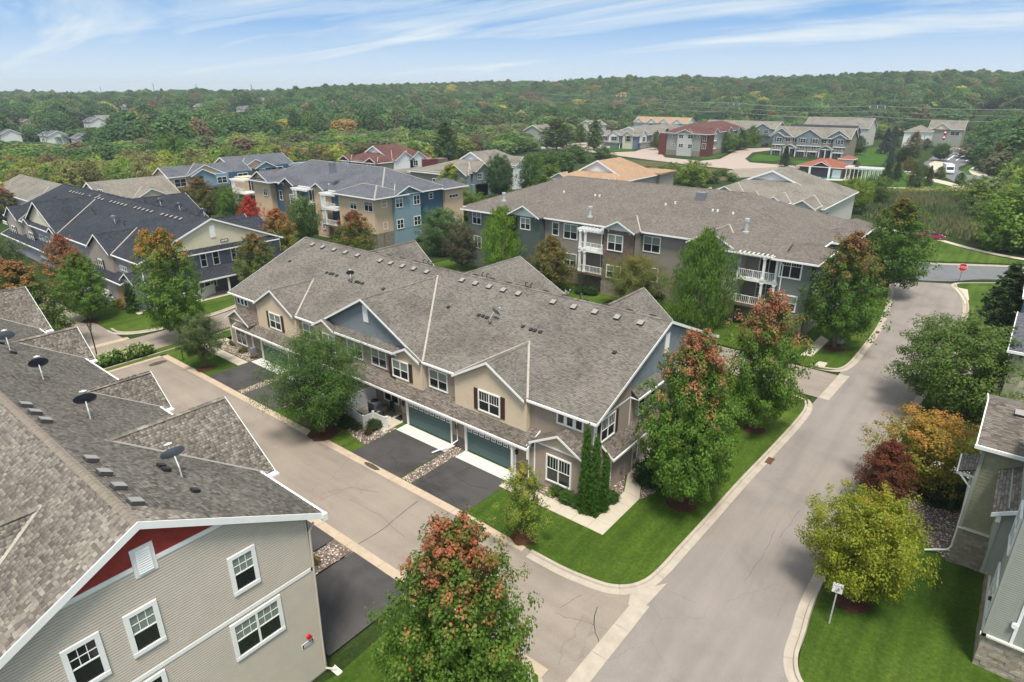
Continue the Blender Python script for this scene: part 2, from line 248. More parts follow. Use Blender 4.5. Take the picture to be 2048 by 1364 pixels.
# ---------------------------------------------------------------- object helpers
def kind(o, k='structure'): o['kind'] = k; return o
def tag(o, label, cat, group=None):
    o['label'] = label; o['category'] = cat
    if group: o['group'] = group
    return o
def empty(name, loc=(0, 0, 0), rz=0, label=None, cat=None, group=None):
    o = bpy.data.objects.new(name, None); S.collection.objects.link(o); o.location = loc; o.rotation_euler = (0, 0, rz); o.empty_display_size = .3
    if label: tag(o, label, cat, group)
    return o
def origin_of(p):
    v = Vector((0, 0, 0))
    while p is not None: v += p.location; p = p.parent
    return v
class MB:
    def __init__(s): s.v = []; s.f = []; s.uv = []; s.m = []
    def face(s, pts, uv=None):
        i = len(s.v); s.v += [tuple(p) for p in pts]; s.f.append(tuple(range(i, i + len(pts)))); s.uv.append(uv)
        return s
    def box(s, x0, x1, y0, y1, z0, z1):
        s.m.append((len(s.v), len(s.f))); x0, x1 = min(x0, x1), max(x0, x1); y0, y1 = min(y0, y1), max(y0, y1); z0, z1 = min(z0, z1), max(z0, z1)
        p = [(x0, y0, z0), (x1, y0, z0), (x1, y1, z0), (x0, y1, z0), (x0, y0, z1), (x1, y0, z1), (x1, y1, z1), (x0, y1, z1)]
        for q, ax in (((0, 3, 2, 1), 'xy'), ((4, 5, 6, 7), 'xy'), ((0, 1, 5, 4), 'xz'), ((1, 2, 6, 5), 'yz'), ((2, 3, 7, 6), 'xz'), ((3, 0, 4, 7), 'yz')):
            pts = [p[k] for k in q]
            s.face(pts, [(a[0], a[1]) if ax == 'xy' else ((a[0], a[2]) if ax == 'xz' else (a[1], a[2])) for a in pts])
        return s
    def slab(s, poly, d):
        """polygon (list of 3d points) extruded by vector d"""
        s.m.append((len(s.v), len(s.f))); d = Vector(d); a = [Vector(p) for p in poly]; b = [p + d for p in a]; n = len(a)
        s.face(a); s.face(b[::-1])
        for i in range(n):
            j = (i + 1) % n; s.face([a[j], a[i], b[i], b[j]])
        return s
    def bar(s, p, q, wd, th, up=(0, 0, 1)):
        p = Vector(p); q = Vector(q); d = (q - p).normalized(); up = Vector(up); sd = d.cross(up)
        if sd.length < 1e-4: sd = Vector((1, 0, 0))
        sd.normalize(); u = sd.cross(d).normalized(); sd *= wd / 2; u *= th / 2
        return s.slab([p - sd - u, p + sd - u, p + sd + u, p - sd + u], q - p)
    def tube(s, pts, radii, n=8, cap=True):
        rings = []; s.m.append((len(s.v), len(s.f)))
        pts = [Vector(p) for p in pts]
        for i, p in enumerate(pts):
            d = (pts[min(i + 1, len(pts) - 1)] - pts[max(i - 1, 0)]).normalized(); a_ = d.orthogonal().normalized() if abs(d.z) > .99 else d.cross(Vector((0, 0, 1))).normalized(); b_ = d.cross(a_)
            r_ = radii[i] if isinstance(radii, (list, tuple)) else radii
            k = len(s.v); s.v += [tuple(p + (a_ * math.cos(2 * math.pi * j / n) + b_ * math.sin(2 * math.pi * j / n)) * r_) for j in range(n)]; rings.append(k)
        for i in range(len(rings) - 1):
            for j in range(n):
                s.f.append((rings[i] + j, rings[i] + (j + 1) % n, rings[i + 1] + (j + 1) % n, rings[i + 1] + j)); s.uv.append(None)
        if cap:
            s.f.append(tuple(rings[0] + j for j in range(n))[::-1]); s.uv.append(None); s.f.append(tuple(rings[-1] + j for j in range(n))); s.uv.append(None)
        return s
    def split(s, name, m, parent=None):
        """one object for each box or slab that was added"""
        if not s.m: return s.build(name, m, parent)
        e = s.m + [(len(s.v), len(s.f))]; e[0] = (0, 0)
        for (a, fa), (c, fc) in zip(e, e[1:]):
            q = MB(); q.v = s.v[a:c]; q.f = [tuple(i - a for i in f) for f in s.f[fa:fc]]; q.uv = s.uv[fa:fc]; r = q.build(name, m, parent)
        return r
    def build(s, name, m, parent=None, off=None, smooth=False, fix=False):
        me = bpy.data.meshes.new(name)
        o_ = origin_of(parent) if off is None else Vector(off)
        me.from_pydata([(v[0] - o_.x, v[1] - o_.y, v[2] - o_.z) for v in s.v], [], s.f)
        me.materials.append(M[m] if isinstance(m, str) else m)
        if any(u is not None for u in s.uv):
            l = me.uv_layers.new(name='UVMap'); k = 0; arr = np.zeros(len(me.loops) * 2, 'f')
            for f, u in zip(s.f, s.uv):
                for i in range(len(f)):
                    if u is not None: arr[2 * k] = u[i][0]; arr[2 * k + 1] = u[i][1]
                    k += 1
            l.data.foreach_set('uv', arr)
        if smooth: me.shade_smooth()
        ob = bpy.data.objects.new(name, me); S.collection.objects.link(ob)
        if parent: ob.parent = parent
        elif off is not None: ob.location = off
        return ob
def clip(poly, axis, lim, keep_greater):
    out = []; n = len(poly)
    for i in range(n):
        a_, b_ = poly[i], poly[(i + 1) % n]; ia = (a_[axis] >= lim) == keep_greater; ib = (b_[axis] >= lim) == keep_greater
        if ia: out.append(a_)
        if ia != ib:
            t_ = (lim - a_[axis]) / (b_[axis] - a_[axis]); out.append(tuple(a_[k] + t_ * (b_[k] - a_[k]) for k in range(2)))
    return out
def plane_pt(pl, s_, z, o_=0.0):
    """pl = ('y', y, side) wall in plane y=const facing side (-1 or 1), or ('x', x, side); o_ = distance proud of it"""
    return (s_, pl[1] + pl[2] * o_, z) if pl[0] == 'y' else (pl[1] + pl[2] * o_, s_, z)
def siding(b, pl, poly, course=.114, lip=.032):
    """lap siding on a convex wall polygon [(s, z)...]: each course leans out at its foot"""
    zs = [p[1] for p in poly]; z0 = math.floor(min(zs) / course) * course; flip = (pl[0] == 'y') == (pl[2] < 0)
    while z0 < max(zs):
        c = clip(clip(poly, 1, z0, True), 1, z0 + course, False)
        if len(c) >= 3:
            zc = z0 + course * .80
            lo_ = clip(c, 1, zc, False); hi_ = clip(c, 1, zc, True)
            if len(lo_) >= 3: b.face([plane_pt(pl, s_, z, lip * (1 - .3 * (z - z0) / course)) for s_, z in lo_], [(s_, z) for s_, z in lo_])
            if len(hi_) >= 3: b.face([plane_pt(pl, s_, z, .002) for s_, z in hi_], [(s_, z) for s_, z in hi_])
            for zz, o0, o1 in ((z0, 0, lip), (zc, lip * .76, .002)):
                lo = [p for p in c if abs(p[1] - zz) < 1e-5] if zz == z0 else [p for p in lo_ if abs(p[1] - zz) < 1e-5]
                if len(lo) >= 2:
                    s0, s1 = min(p[0] for p in lo), max(p[0] for p in lo)
                    b.face([plane_pt(pl, s0, zz, o0), plane_pt(pl, s1, zz, o0), plane_pt(pl, s1, zz, o1), plane_pt(pl, s0, zz, o1)])
        z0 += course
    return b
def wall_poly(b, pl, poly, th=.01):
    b.face([plane_pt(pl, s_, z, th) for s_, z in poly], [(s_, z) for s_, z in poly]); return b
def pbox(b, pl, s0, s1, z0, z1, o0, o1):
    """box on a wall plane"""
    a_ = plane_pt(pl, s0, z0, o0); c_ = plane_pt(pl, s1, z1, o1)
    return b.box(a_[0], c_[0], a_[1], c_[1], a_[2], c_[2])
def window(par, pl, s0, s1, z0, z1, cols=2, style='dh', fr=.11, blind=0, muntin=0, shutters=None, trim='trim_white', glass='glass_dark', lod=0):
    """style dh: double hung sashes side by side; muntin: vertical bars in the upper sash"""
    f = MB(); g = MB(); o = .085
    pbox(f, pl, s0, s1, z1 - fr, z1, .0, o); pbox(f, pl, s0, s1, z0, z0 + fr, .0, o + .01); pbox(f, pl, s0, s0 + fr, z0 + fr, z1 - fr, .0, o); pbox(f, pl, s1 - fr, s1, z0 + fr, z1 - fr, .0, o)
    a_, b_ = s0 + fr, s1 - fr; c_, d_ = z0 + fr, z1 - fr; wd = (b_ - a_) / cols; ins = .045
    zm_ = (c_ + d_) / 2 if style == 'dh' else (c_ + (d_ - c_) * .68 if style == 'tall' else None)
    for i in range(1, cols): pbox(f, pl, a_ + i * wd - ins, a_ + i * wd + ins, c_, d_, .0, o - .012)
    if zm_: pbox(f, pl, a_, b_, zm_ - .025, zm_ + .025, .0, o - .02)
    root = f.build('window', trim, par)
    pbox(g, pl, a_, b_, c_, d_, .0, .038); g.build('pane', glass, root)
    if blind:
        z_ = zm_ if (zm_ and blind > 0) else c_ + (d_ - c_) * (1 - abs(blind))
        k = MB(); pbox(k, pl, a_ + .01, b_ - .01, z_, d_, .039, .042); k.build('blind', 'glass_blind', root)
    if muntin and not lod:
        k = MB(); zb = zm_ if zm_ else c_
        for i in range(cols):
            for j in range(1, muntin + 1):
                x_ = a_ + i * wd + wd * j / (muntin + 1); pbox(k, pl, x_ - .012, x_ + .012, zb, d_, .038, .055)
        if muntin == 2: pbox(k, pl, a_, b_, (zb + d_) / 2 - .012, (zb + d_) / 2 + .012, .038, .0555)
        k.build('muntin', trim, root)
    if shutters:
        for a0, a1 in ((s0 - .42, s0 - .03), (s1 + .03, s1 + .42)):
            k = MB(); pbox(k, pl, a0, a1, z0, z1, .0, .06)
            if not lod:
                for q in range(1, 3): pbox(k, pl, a0, a1, z0 + (z1 - z0) * q / 3 - .03, z0 + (z1 - z0) * q / 3 + .03, .06, .07)
            k.build('shutter', shutters, par)
    return root
def roofplane(b, pts, th=.10):
    """roof slope (points counter-clockwise seen from above, first edge = eave); UV in metres, v up the slope"""
    P = [Vector(p) for p in pts]; u = (P[1] - P[0]).normalized(); n = (P[1] - P[0]).cross(P[-1] - P[0]).normalized(); v = n.cross(u)
    uv = [((p - P[0]).dot(u) + P[0].dot(u), (p - P[0]).dot(v) + .07 + P[0].z * 3) for p in P]
    b.face(P, uv)
    Q = [p - Vector((0, 0, th)) for p in P]; b.face(Q[::-1])
    for i in range(len(P)):
        j = (i + 1) % len(P); b.face([P[j], P[i], Q[i], Q[j]])
    return b
def ridge_cap(b, p, q, wd=.32, step=.25, h=.05):
    """overlapping cap shingles along a ridge or hip"""
    p = Vector(p); q = Vector(q); n = max(1, int((q - p).length / step)); d = (q - p) / n; dn = d.normalized(); sd = dn.cross(Vector((0, 0, 1))).normalized() * wd / 2
    for i in range(n):
        a_ = p + d * i; c_ = p + d * (i + 1.06)
        for s_ in (-1, 1):
            lo = Vector((0, 0, -wd * .22))
            b.face([a_ + Vector((0, 0, h * .6)), c_ + Vector((0, 0, h)), c_ + sd * s_ + lo + Vector((0, 0, h)), a_ + sd * s_ + lo + Vector((0, 0, h * .6))][::s_], [(i * .37, .2)] * 4)
        b.face([c_ + sd + Vector((0, 0, h - wd * .22)), c_ + Vector((0, 0, h)), c_ - sd + Vector((0, 0, h - wd * .22)), c_ - Vector((0, 0, .03))], [(i * .37, .2)] * 4)
# ---------------------------------------------------------------- terrain
FW = Vector((-math.sin(R(38.79)), math.cos(R(38.79))))
def polar(x, y):
    D = math.hypot(x, y); phi = math.degrees(math.atan2(x * FW.y - y * FW.x, x * FW.x + y * FW.y)); return D, phi     # phi: degrees to the right of the street view
def sst(a, b, x): t_ = min(1, max(0, (x - a) / (b - a))); return t_ * t_ * (3 - 2 * t_)
HT = [(-180, 6), (-45, 6), (-36, 7), (-28, 8), (-18, 11), (-14, 16), (-9, 20), (0, 22), (8, 25), (16, 29), (25, 30), (34, 28), (45, 25), (180, 10)]
def hill(D, phi):
    for (a0, h0), (a1, h1) in zip(HT, HT[1:]):
        if a0 <= phi <= a1: hm = h0 + (h1 - h0) * (phi - a0) / (a1 - a0); break
    d0 = 420 + 60 * math.sin(math.radians(phi * 5 + 40)); z = hm * sst(d0, d0 + 420, D)
    z += 2.5 * math.sin(D / 130 + phi / 5) * sst(500, 700, D) + 2.0 * math.sin(D / 75 - phi / 3.1) * sst(500, 700, D)
    z = z * (1 - .5 * sst(1500, 2300, D)) + sst(2300, 3300, D) * (12 + 38 * math.exp(-((phi + 13) / 5) ** 2) + 5 * math.sin(phi * 1.9))
    return z
def settle(P):
    k = 1.0
    for _ in range(30): D, ph = polar(P[0] * k, P[1] * k); k = .6 * k + .4 * (1 - hill(D, ph) / 26)
    return (P[0] * k, P[1] * k, hill(*polar(P[0] * k, P[1] * k)))
def terrain():
    radii = [0] + list(np.geomspace(12, 5000, 84)); phis = list(np.arange(-50, 50.1, 1.25)) + list(np.arange(60, 301, 10)); V = []; F = []
    base = math.atan2(FW.y, FW.x)
    for r_ in radii:
        for p in phis:
            a_ = base - math.radians(p); pp = p if p <= 180 else p - 360; V.append((r_ * math.cos(a_), r_ * math.sin(a_), -.06 + hill(r_, pp)))
    n = len(phis)
    for i in range(len(radii) - 1):
        for j in range(n):
            k = (j + 1) % n; F.append((i * n + j, i * n + k, (i + 1) * n + k, (i + 1) * n + j))
    me = bpy.data.meshes.new('ground'); me.from_pydata(V, [], [f[::-1] for f in F]); me.materials.append(M['ground']); me.shade_smooth(); o = bpy.data.objects.new('ground', me); S.collection.objects.link(o); kind(o); return o
grass_mat('ground', (.022, .045, .012), (.035, .06, .016), (.06, .075, .028))
terrain()
def smooth(pts, n=6):
    out = []; P = [Vector(p) for p in pts]
    for i in range(len(P) - 1):
        p0, p1, p2, p3 = P[max(i - 1, 0)], P[i], P[i + 1], P[min(i + 2, len(P) - 1)]
        for k in range(n):
            t_ = k / n; out.append(tuple(.5 * ((2 * p1) + (-p0 + p2) * t_ + (2 * p0 - 5 * p1 + 4 * p2 - p3) * t_ ** 2 + (-p0 + 3 * p1 - 3 * p2 + p3) * t_ ** 3)))
    out.append(tuple(P[-1])); return out
def sheet(name, pts, m, z, k='structure', th=0, parent=None):
    b = MB(); P = [(p[0], p[1], z) for p in pts]
    ar = sum(P[i][0] * P[(i + 1) % len(P)][1] - P[(i + 1) % len(P)][0] * P[i][1] for i in range(len(P)))
    if ar < 0: P = P[::-1]
    if th: b.slab(P[::-1], (0, 0, -th))
    else: b.face(P, [(p[0], p[1]) for p in P])
    o = b.build(name, m, parent)
    if k and not parent: kind(o, k)
    return o
# roads
RL = smooth([(-10.75, 5), (-10.7, 18), (-10.62, 25), (-10.62, 30), (-10.4, 40), (-9.9, 50), (-9.6, 57), (-9.3, 66), (-9.0, 74), (-9.1, 82), (-9.9, 92), (-10.9, 100), (-12.5, 105)])
RR = smooth([(-4.3, 5), (-4.3, 18), (-4.35, 27), (-4.55, 32), (-4.3, 42), (-3.9, 55), (-3.4, 68), (-2.8, 80), (-2.5, 90), (-2.9, 98), (-4.0, 104), (-5.6, 109)])
sheet('road', [(p[0] - .8, p[1]) for p in RL] + [(p[0] + .9, p[1]) for p in RR][::-1], 'asphalt_road', .004)
sheet('alley', [(-67.3, 18.0), (-11.2, 17.0), (-11.2, 26.2), (-20, 25.1), (-67.3, 25.1)], 'asphalt_alley', .004)
sheet('alley_beyond', [(-140, 18.4), (-74.5, 18.4), (-74.5, 24), (-140, 24)], 'asphalt_alley', .004)
LRL = smooth([(-75.2, -6), (-75.2, 10), (-75.1, 20), (-75.0, 29), (-75.6, 36), (-77.6, 42), (-81, 50), (-85, 58)]); LRR = smooth([(-68.9, -6), (-68.7, 10), (-68.6, 20), (-68.9, 28), (-70.1, 35), (-72.3, 42), (-75.6, 50), (-79, 58)])
sheet('side_street', LRL + LRR[::-1], 'asphalt_alley', .008)
CR_L = [(-40, 103), (-24, 112), (-14, 117.5), (-8.8, 119.8), (-2.8, 123.4), (2.8, 126.6), (12, 132), (40, 148)]; CR_R = [(-38, 94), (-22, 103), (-12.3, 106.6), (-6, 109.8), (-2.1, 114.2), (3, 117.6), (12, 123), (40, 139)]
sheet('cross_street', smooth(CR_L) + smooth(CR_R)[::-1], 'asphalt_far', .012)
sheet('garage_drive', [(-9.5, 57.6), (-9.3, 64.0), (-34, 64.4), (-34, 57.9)], 'asphalt_alley', .008)
sheet('garage_lane', [(-3.3, 69.5), (-2.9, 77), (12, 77.2), (12, 69.3)], 'asphalt_alley', .008)
sheet('east_alley', [(-4.4, 17), (-4.4, 28), (-3, 25.4), (20, 25), (20, 17)], 'asphalt_road', .006)
# lawns (raised a hand's breadth, edged by the kerbs)
c1 = smooth([(-18.6, 24.35), (-16.4, 24.35), (-14.9, 24.5), (-13.3, 24.85), (-12.2, 25.6), (-11.5, 26.8), (-11.25, 28.4), (-11.15, 31), (-11.0, 35), (-10.85, 40), (-10.5, 47), (-10.3, 53), (-10.5, 55.5), (-11.2, 56.9), (-12.6, 57.3)], 5)
ALLEYK = [(-67.2, 24.95), (-18.6, 24.95)]
sheet('lawn', [(-69.6, 24.95), (-67.2, 24.95), (-24, 24.95), (-18.6, 24.75)] + [(p[0] - .25, p[1] + .28) for p in c1[3:-4]] + [(-13, 57.2), (-40, 57.6), (-40, 73), (-72, 73), (-74.5, 50), (-71, 39), (-69.6, 31)], 'grass', .06)
c2 = smooth([(-13.2, 64.3), (-11.5, 64.5), (-10.3, 65.3), (-9.75, 67.5), (-9.6, 72), (-9.65, 82), (-10.5, 92), (-11.5, 100), (-13.2, 105.2)], 5)
sheet('lawn', [(p[0] - .3, p[1]) for p in c2] + [(-22, 101), (-38, 92), (-40, 64.6), (-14, 64.5)], 'grass', .06)
c3 = smooth([(-1.6, 24.2), (-2.9, 25.1), (-3.55, 26.5), (-3.75, 28.5), (-3.95, 31), (-3.9, 36), (-3.6, 46), (-3.2, 56), (-2.95, 63), (-2.4, 67.5), (-1.2, 69)], 5)
sheet('lawn', [(p[0] + .25, p[1] + .1) for p in c3] + [(14, 69), (14, 24.4)], 'grass', .06)
c4 = smooth([(-.8, 77.6), (-2.0, 78.6), (-2.25, 82), (-2.0, 90), (-2.4, 98), (-3.4, 103.4), (-4.6, 107.4), (-4.5, 109.4), (-3.2, 110.9), (0.5, 113.8), (6, 117.5)], 5)
sheet('lawn', [(p[0] + .25, p[1]) for p in c4] + [(14, 118), (14, 77.6)], 'grass', .06)
c5 = smooth([(-80.5, 23.9), (-78.6, 24.0), (-76.9, 25.2), (-75.9, 27.6), (-75.7, 31), (-76.2, 36), (-78.2, 42), (-81.6, 50), (-85.5, 58)], 5)
sheet('lawn', [(p[0] - .25, p[1] + .1) for p in c5] + [(-98, 60), (-98, 24.4)], 'grass', .06)
sheet('lawn', [(-67.4, 18.1), (-67.4, 25.0), (-69.6, 25.2), (-68.9, 18), (-68.9, 5), (-67, 5)], 'grass', .056)
sheet('lawn', [(-20.6, 17.95), (-12.8, 17.9), (-12.2, 17.2), (-11.5, 15.8), (-11.3, 12), (-11.3, 5), (-22, 5), (-20.3, 12)], 'grass', .06)
sheet('lawn', smooth([(-16, 119.5), (-8.8, 122.6), (-3, 126), (3, 129.3), (12, 134.5), (20, 138), (24, 146), (10, 138), (2.6, 132.2), (-4.4, 135.3), (-10.9, 141.2), (-24, 148), (-30, 138)], 4), 'grass', .03)
sheet('footpath', smooth([(-26, 151), (-17, 147), (-10.9, 143.2), (-4.4, 137.6), (2.6, 134.2), (10, 134.6), (24, 138)], 5) + smooth([(-26, 149.4), (-17, 145.3), (-10.9, 141.4), (-4.4, 135.8), (2.6, 132.6), (10, 133), (24, 136.2)], 5)[::-1], 'concrete_walk', .04)
sheet('lawn', ((-57.13, 198.58), (-42.46, 232.75), (-29.26, 220.98), (-13.46, 218.19), (-16.89, 222.93), (-28.32, 252.47), (-38.65, 256.72), (-47.78, 280.37), (-47.81, 236.79), (-55.8, 214.15)), 'grass_bright', .03) if 0 else None

# kerbs made of cast segments: gutter pan and raised kerb
def offset(pts, d):
    out = []; P = [Vector(p[:2]) for p in pts]
    for i, p in enumerate(P):
        t_ = (P[min(i + 1, len(P) - 1)] - P[max(i - 1, 0)]).normalized(); out.append((p.x - t_.y * d, p.y + t_.x * d))
    return out
def resample(pts, step):
    P = [Vector(p[:2]) for p in pts]; out = [[P[0]]]; acc = 0; 
    for a_, b_ in zip(P, P[1:]):
        l = (b_ - a_).length; d = 0
        while acc + (l - d) >= step:
            d += step - acc; q = a_ + (b_ - a_) * (d / l); out[-1].append(q); out.append([q]); acc = 0
        acc += l - d; out[-1].append(b_)
    return [s_ for s_ in out if len(s_) > 1 and sum((y - x).length for x, y in zip(s_, s_[1:])) > .15]
def strip_segments(par, name, pts, prof, m, step=3.0, gap=.02):
    """prof: list of (offset to the left, z) across the strip"""
    lines = [offset(pts, o_) for o_, z in prof]
    P = [Vector(p[:2]) for p in pts]; L_ = [0]
    for a_, b_ in zip(P, P[1:]): L_.append(L_[-1] + (b_ - a_).length)
    def at(line, s_):
        for i in range(len(L_) - 1):
            if s_ <= L_[i + 1] or i == len(L_) - 2:
                t_ = (s_ - L_[i]) / max(1e-6, L_[i + 1] - L_[i]); a_, b_ = line[i], line[i + 1]; return (a_[0] + (b_[0] - a_[0]) * t_, a_[1] + (b_[1] - a_[1]) * t_)
    s0 = 0; tot = L_[-1]; n = max(1, round(tot / step)); st = tot / n
    for i in range(n):
        b = MB(); a0, a1 = i * st + gap / 2, (i + 1) * st - gap / 2
        cuts = [a0] + [l for l in L_ if a0 + .05 < l < a1 - .05] + [a1]
        for c0, c1_ in zip(cuts, cuts[1:]):
            for k in range(len(prof) - 1):
                p0, p1 = at(lines[k], c0), at(lines[k], c1_); q0, q1 = at(lines[k + 1], c0), at(lines[k + 1], c1_)
                b.face([(*p0, prof[k][1]), (*p1, prof[k][1]), (*q1, prof[k + 1][1]), (*q0, prof[k + 1][1])])
        for c0 in (a0, a1):
            b.face([(*at(lines[k], c0), prof[k][1]) for k in range(len(prof))] + [(*at(lines[k], c0), -.02) for k in (len(prof) - 1, 0)])
        b.build(name, m, par)
KERB = [(0, .0), (0, .014), (.42, .022), (.46, .13), (.60, .145), (.64, .14), (.64, .02)]      # pan towards the road, kerb to the left of the line
def kerb(label_name, pts, left=True, step=3.0, m='concrete_curb'):
    e_ = empty(label_name); kind(e_); pts = pts if left else pts[::-1]
    strip_segments(e_, 'kerb_segment', pts, KERB, m, step); return e_
def rev(p): return p[::-1]
kerb('kerb', [(p[0] + .28, p[1] - .25) for p in c1][::1] , left=True)
kerb('kerb', [(p[0] + .3, p[1]) for p in c2], left=True)
kerb('kerb', [(p[0] - .45, p[1]) for p in c3][::-1], left=True)
kerb('kerb', [(p[0] - .45, p[1]) for p in c4][::-1], left=True)
kerb('kerb', [(p[0] + .35, p[1] - .1) for p in c5][::-1], left=False)
kerb('kerb', [(p[0], p[1]) for p in LRR], left=False)
kerb('kerb', smooth([(-12.95, 18.2), (-12.0, 17.4), (-11.2, 16.0), (-10.9, 14), (-10.85, 10), (-10.85, 5)]), left=False)
kerb('kerb', smooth([(-40, 103.2), (-24, 112.2), (-14, 117.7), (-8.8, 120.0), (-2.8, 123.6), (2.8, 126.8), (12, 132.2), (40, 148.2)]), left=True)
FLAT = [(0, .0), (0, .02), (.62, .035), (.62, .0)]
e_ = kind(empty('alley_edging')); strip_segments(e_, 'edging_slab', [(-67.0, 24.32), (-18.8, 24.32)], FLAT, 'concrete_pan', 3.05)
e_ = kind(empty('alley_edging')); strip_segments(e_, 'edging_slab', [(-12.6, 18.5), (-66.4, 18.5)], FLAT, 'concrete_pan', 3.05)
e_ = kind(empty('alley_edging')); strip_segments(e_, 'edging_slab', [(-66.95, 18.6), (-66.95, 24.3)], FLAT, 'concrete_pan', 3.05)
e_ = kind(empty('valley_gutter')); strip_segments(e_, 'edging_slab', [(-10.72, 5.2), (-10.68, 18.4), (-10.66, 25.2)], [(0, .0), (0, .014), (.45, .006), (.9, .014), (.9, 0)], 'concrete_curb', 2.2)
e_ = kind(empty('valley_gutter')); strip_segments(e_, 'edging_slab', [(-9.45, 57.6), (-9.2, 64.4)], [(0, .0), (0, .02), (.45, .014), (.9, .02), (.9, 0)], 'concrete_curb', 2.2)
e_ = kind(empty('valley_gutter')); strip_segments(e_, 'edging_slab', [(-75.3, 18.3), (-75.1, 24.4)], [(0, .0), (0, .02), (.45, .014), (.9, .02), (.9, 0)], 'concrete_pan', 2.2)
# thin concrete fillets at the corner of the valley gutter
sheet('gutter_fillet', [(-11.65, 24.6), (-10.85, 24.9), (-10.7, 27.4), (-11.25, 26.6), (-11.9, 25.3)], 'concrete_curb', .018)
def slabs(name, cells, m, z, th=.05, gap=.015):
    e_ = kind(empty(name))
    for c in cells:
        cx = sum(p[0] for p in c) / len(c); cy = sum(p[1] for p in c) / len(c)
        q = [(cx + (p[0] - cx) * (1 - gap), cy + (p[1] - cy) * (1 - gap), z) for p in c]
        ar = sum(q[i][0] * q[(i + 1) % len(q)][1] - q[(i + 1) % len(q)][0] * q[i][1] for i in range(len(q)))
        b = MB(); b.slab(q[::-1] if ar > 0 else q, (0, 0, -th)); b.build('paving_slab', m, e_)
def cells_between(A, B, n):
    def lerp(P, t_):
        k = t_ * (len(P) - 1); i = min(int(k), len(P) - 2); f = k - i; return (P[i][0] + (P[i + 1][0] - P[i][0]) * f, P[i][1] + (P[i + 1][1] - P[i][1]) * f)
    return [[lerp(A, i / n), lerp(A, (i + 1) / n), lerp(B, (i + 1) / n), lerp(B, i / n)] for i in range(n)]
# corner unit walk
slabs('front_walk', cells_between([(-24.2, 28.6), (-16.9, 28.65)], [(-24.2, 29.75), (-16.9, 29.75)], 6) + [[(-16.9, 28.65), (-15.7, 28.65), (-15.7, 29.75), (-16.9, 29.75)]]
      + cells_between([(-16.9, 29.75), (-16.95, 33.6)], [(-15.7, 29.75), (-15.7, 33.5)], 3) + cells_between([(-16.95, 33.6), (-18.05, 36.2)], [(-15.7, 33.5), (-17.1, 36.6)], 2), 'concrete_walk', .085)
slabs('side_walk', cells_between(((4.37, 50.32), (1.69, 51.46)), ((4.33, 51.43), (1.19, 51.9)), 4), 'concrete_walk', .085) if 0 else None
slabs('walk', cells_between([(-66.9, 31.3), (-64.0, 31.2)], [(-66.9, 32.4), (-64.0, 32.4)], 2) + cells_between([(-66.9, 32.4), (-66.9, 28.1), (-58.6, 28.0)][:2], [(-65.8, 31.3), (-65.8, 29.2)], 3) + cells_between([(-66.9, 28.1), (-58.4, 28.1)], [(-65.8, 29.2), (-58.4, 29.2)], 6), 'concrete_walk', .085)
slabs('garden_walk', cells_between([(-92.9, 28.4), (-84.2, 28.5)], [(-92.9, 29.2), (-84.2, 29.6)], 4) + cells_between([(-84.2, 28.5), (-83.0, 28.5)], [(-84.2, 34), (-83.0, 34)], 1), 'concrete_walk', .085)
slabs('walk', cells_between(((-14.5, 66.79), (-14.35, 74.43)), ((-13.44, 67.3), (-13.23, 73.34)), 3) + [((-12.66, 65.08), (-12.5, 66.36), (-11.71, 66.49), (-11.7, 64.89))], 'concrete_walk', .085)
slabs('walk', [((-4.81, 107.04), (-3.04, 106.58), (-2.43, 101.2), (-2.58, 97.8), (-3.36, 101.58))], 'concrete_walk', .085)
slabs('garden_walk', cells_between([(-2.9, 52), (3, 51.6)], [(-2.9, 50.8), (3, 50.4)], 4), 'concrete_walk', .085)
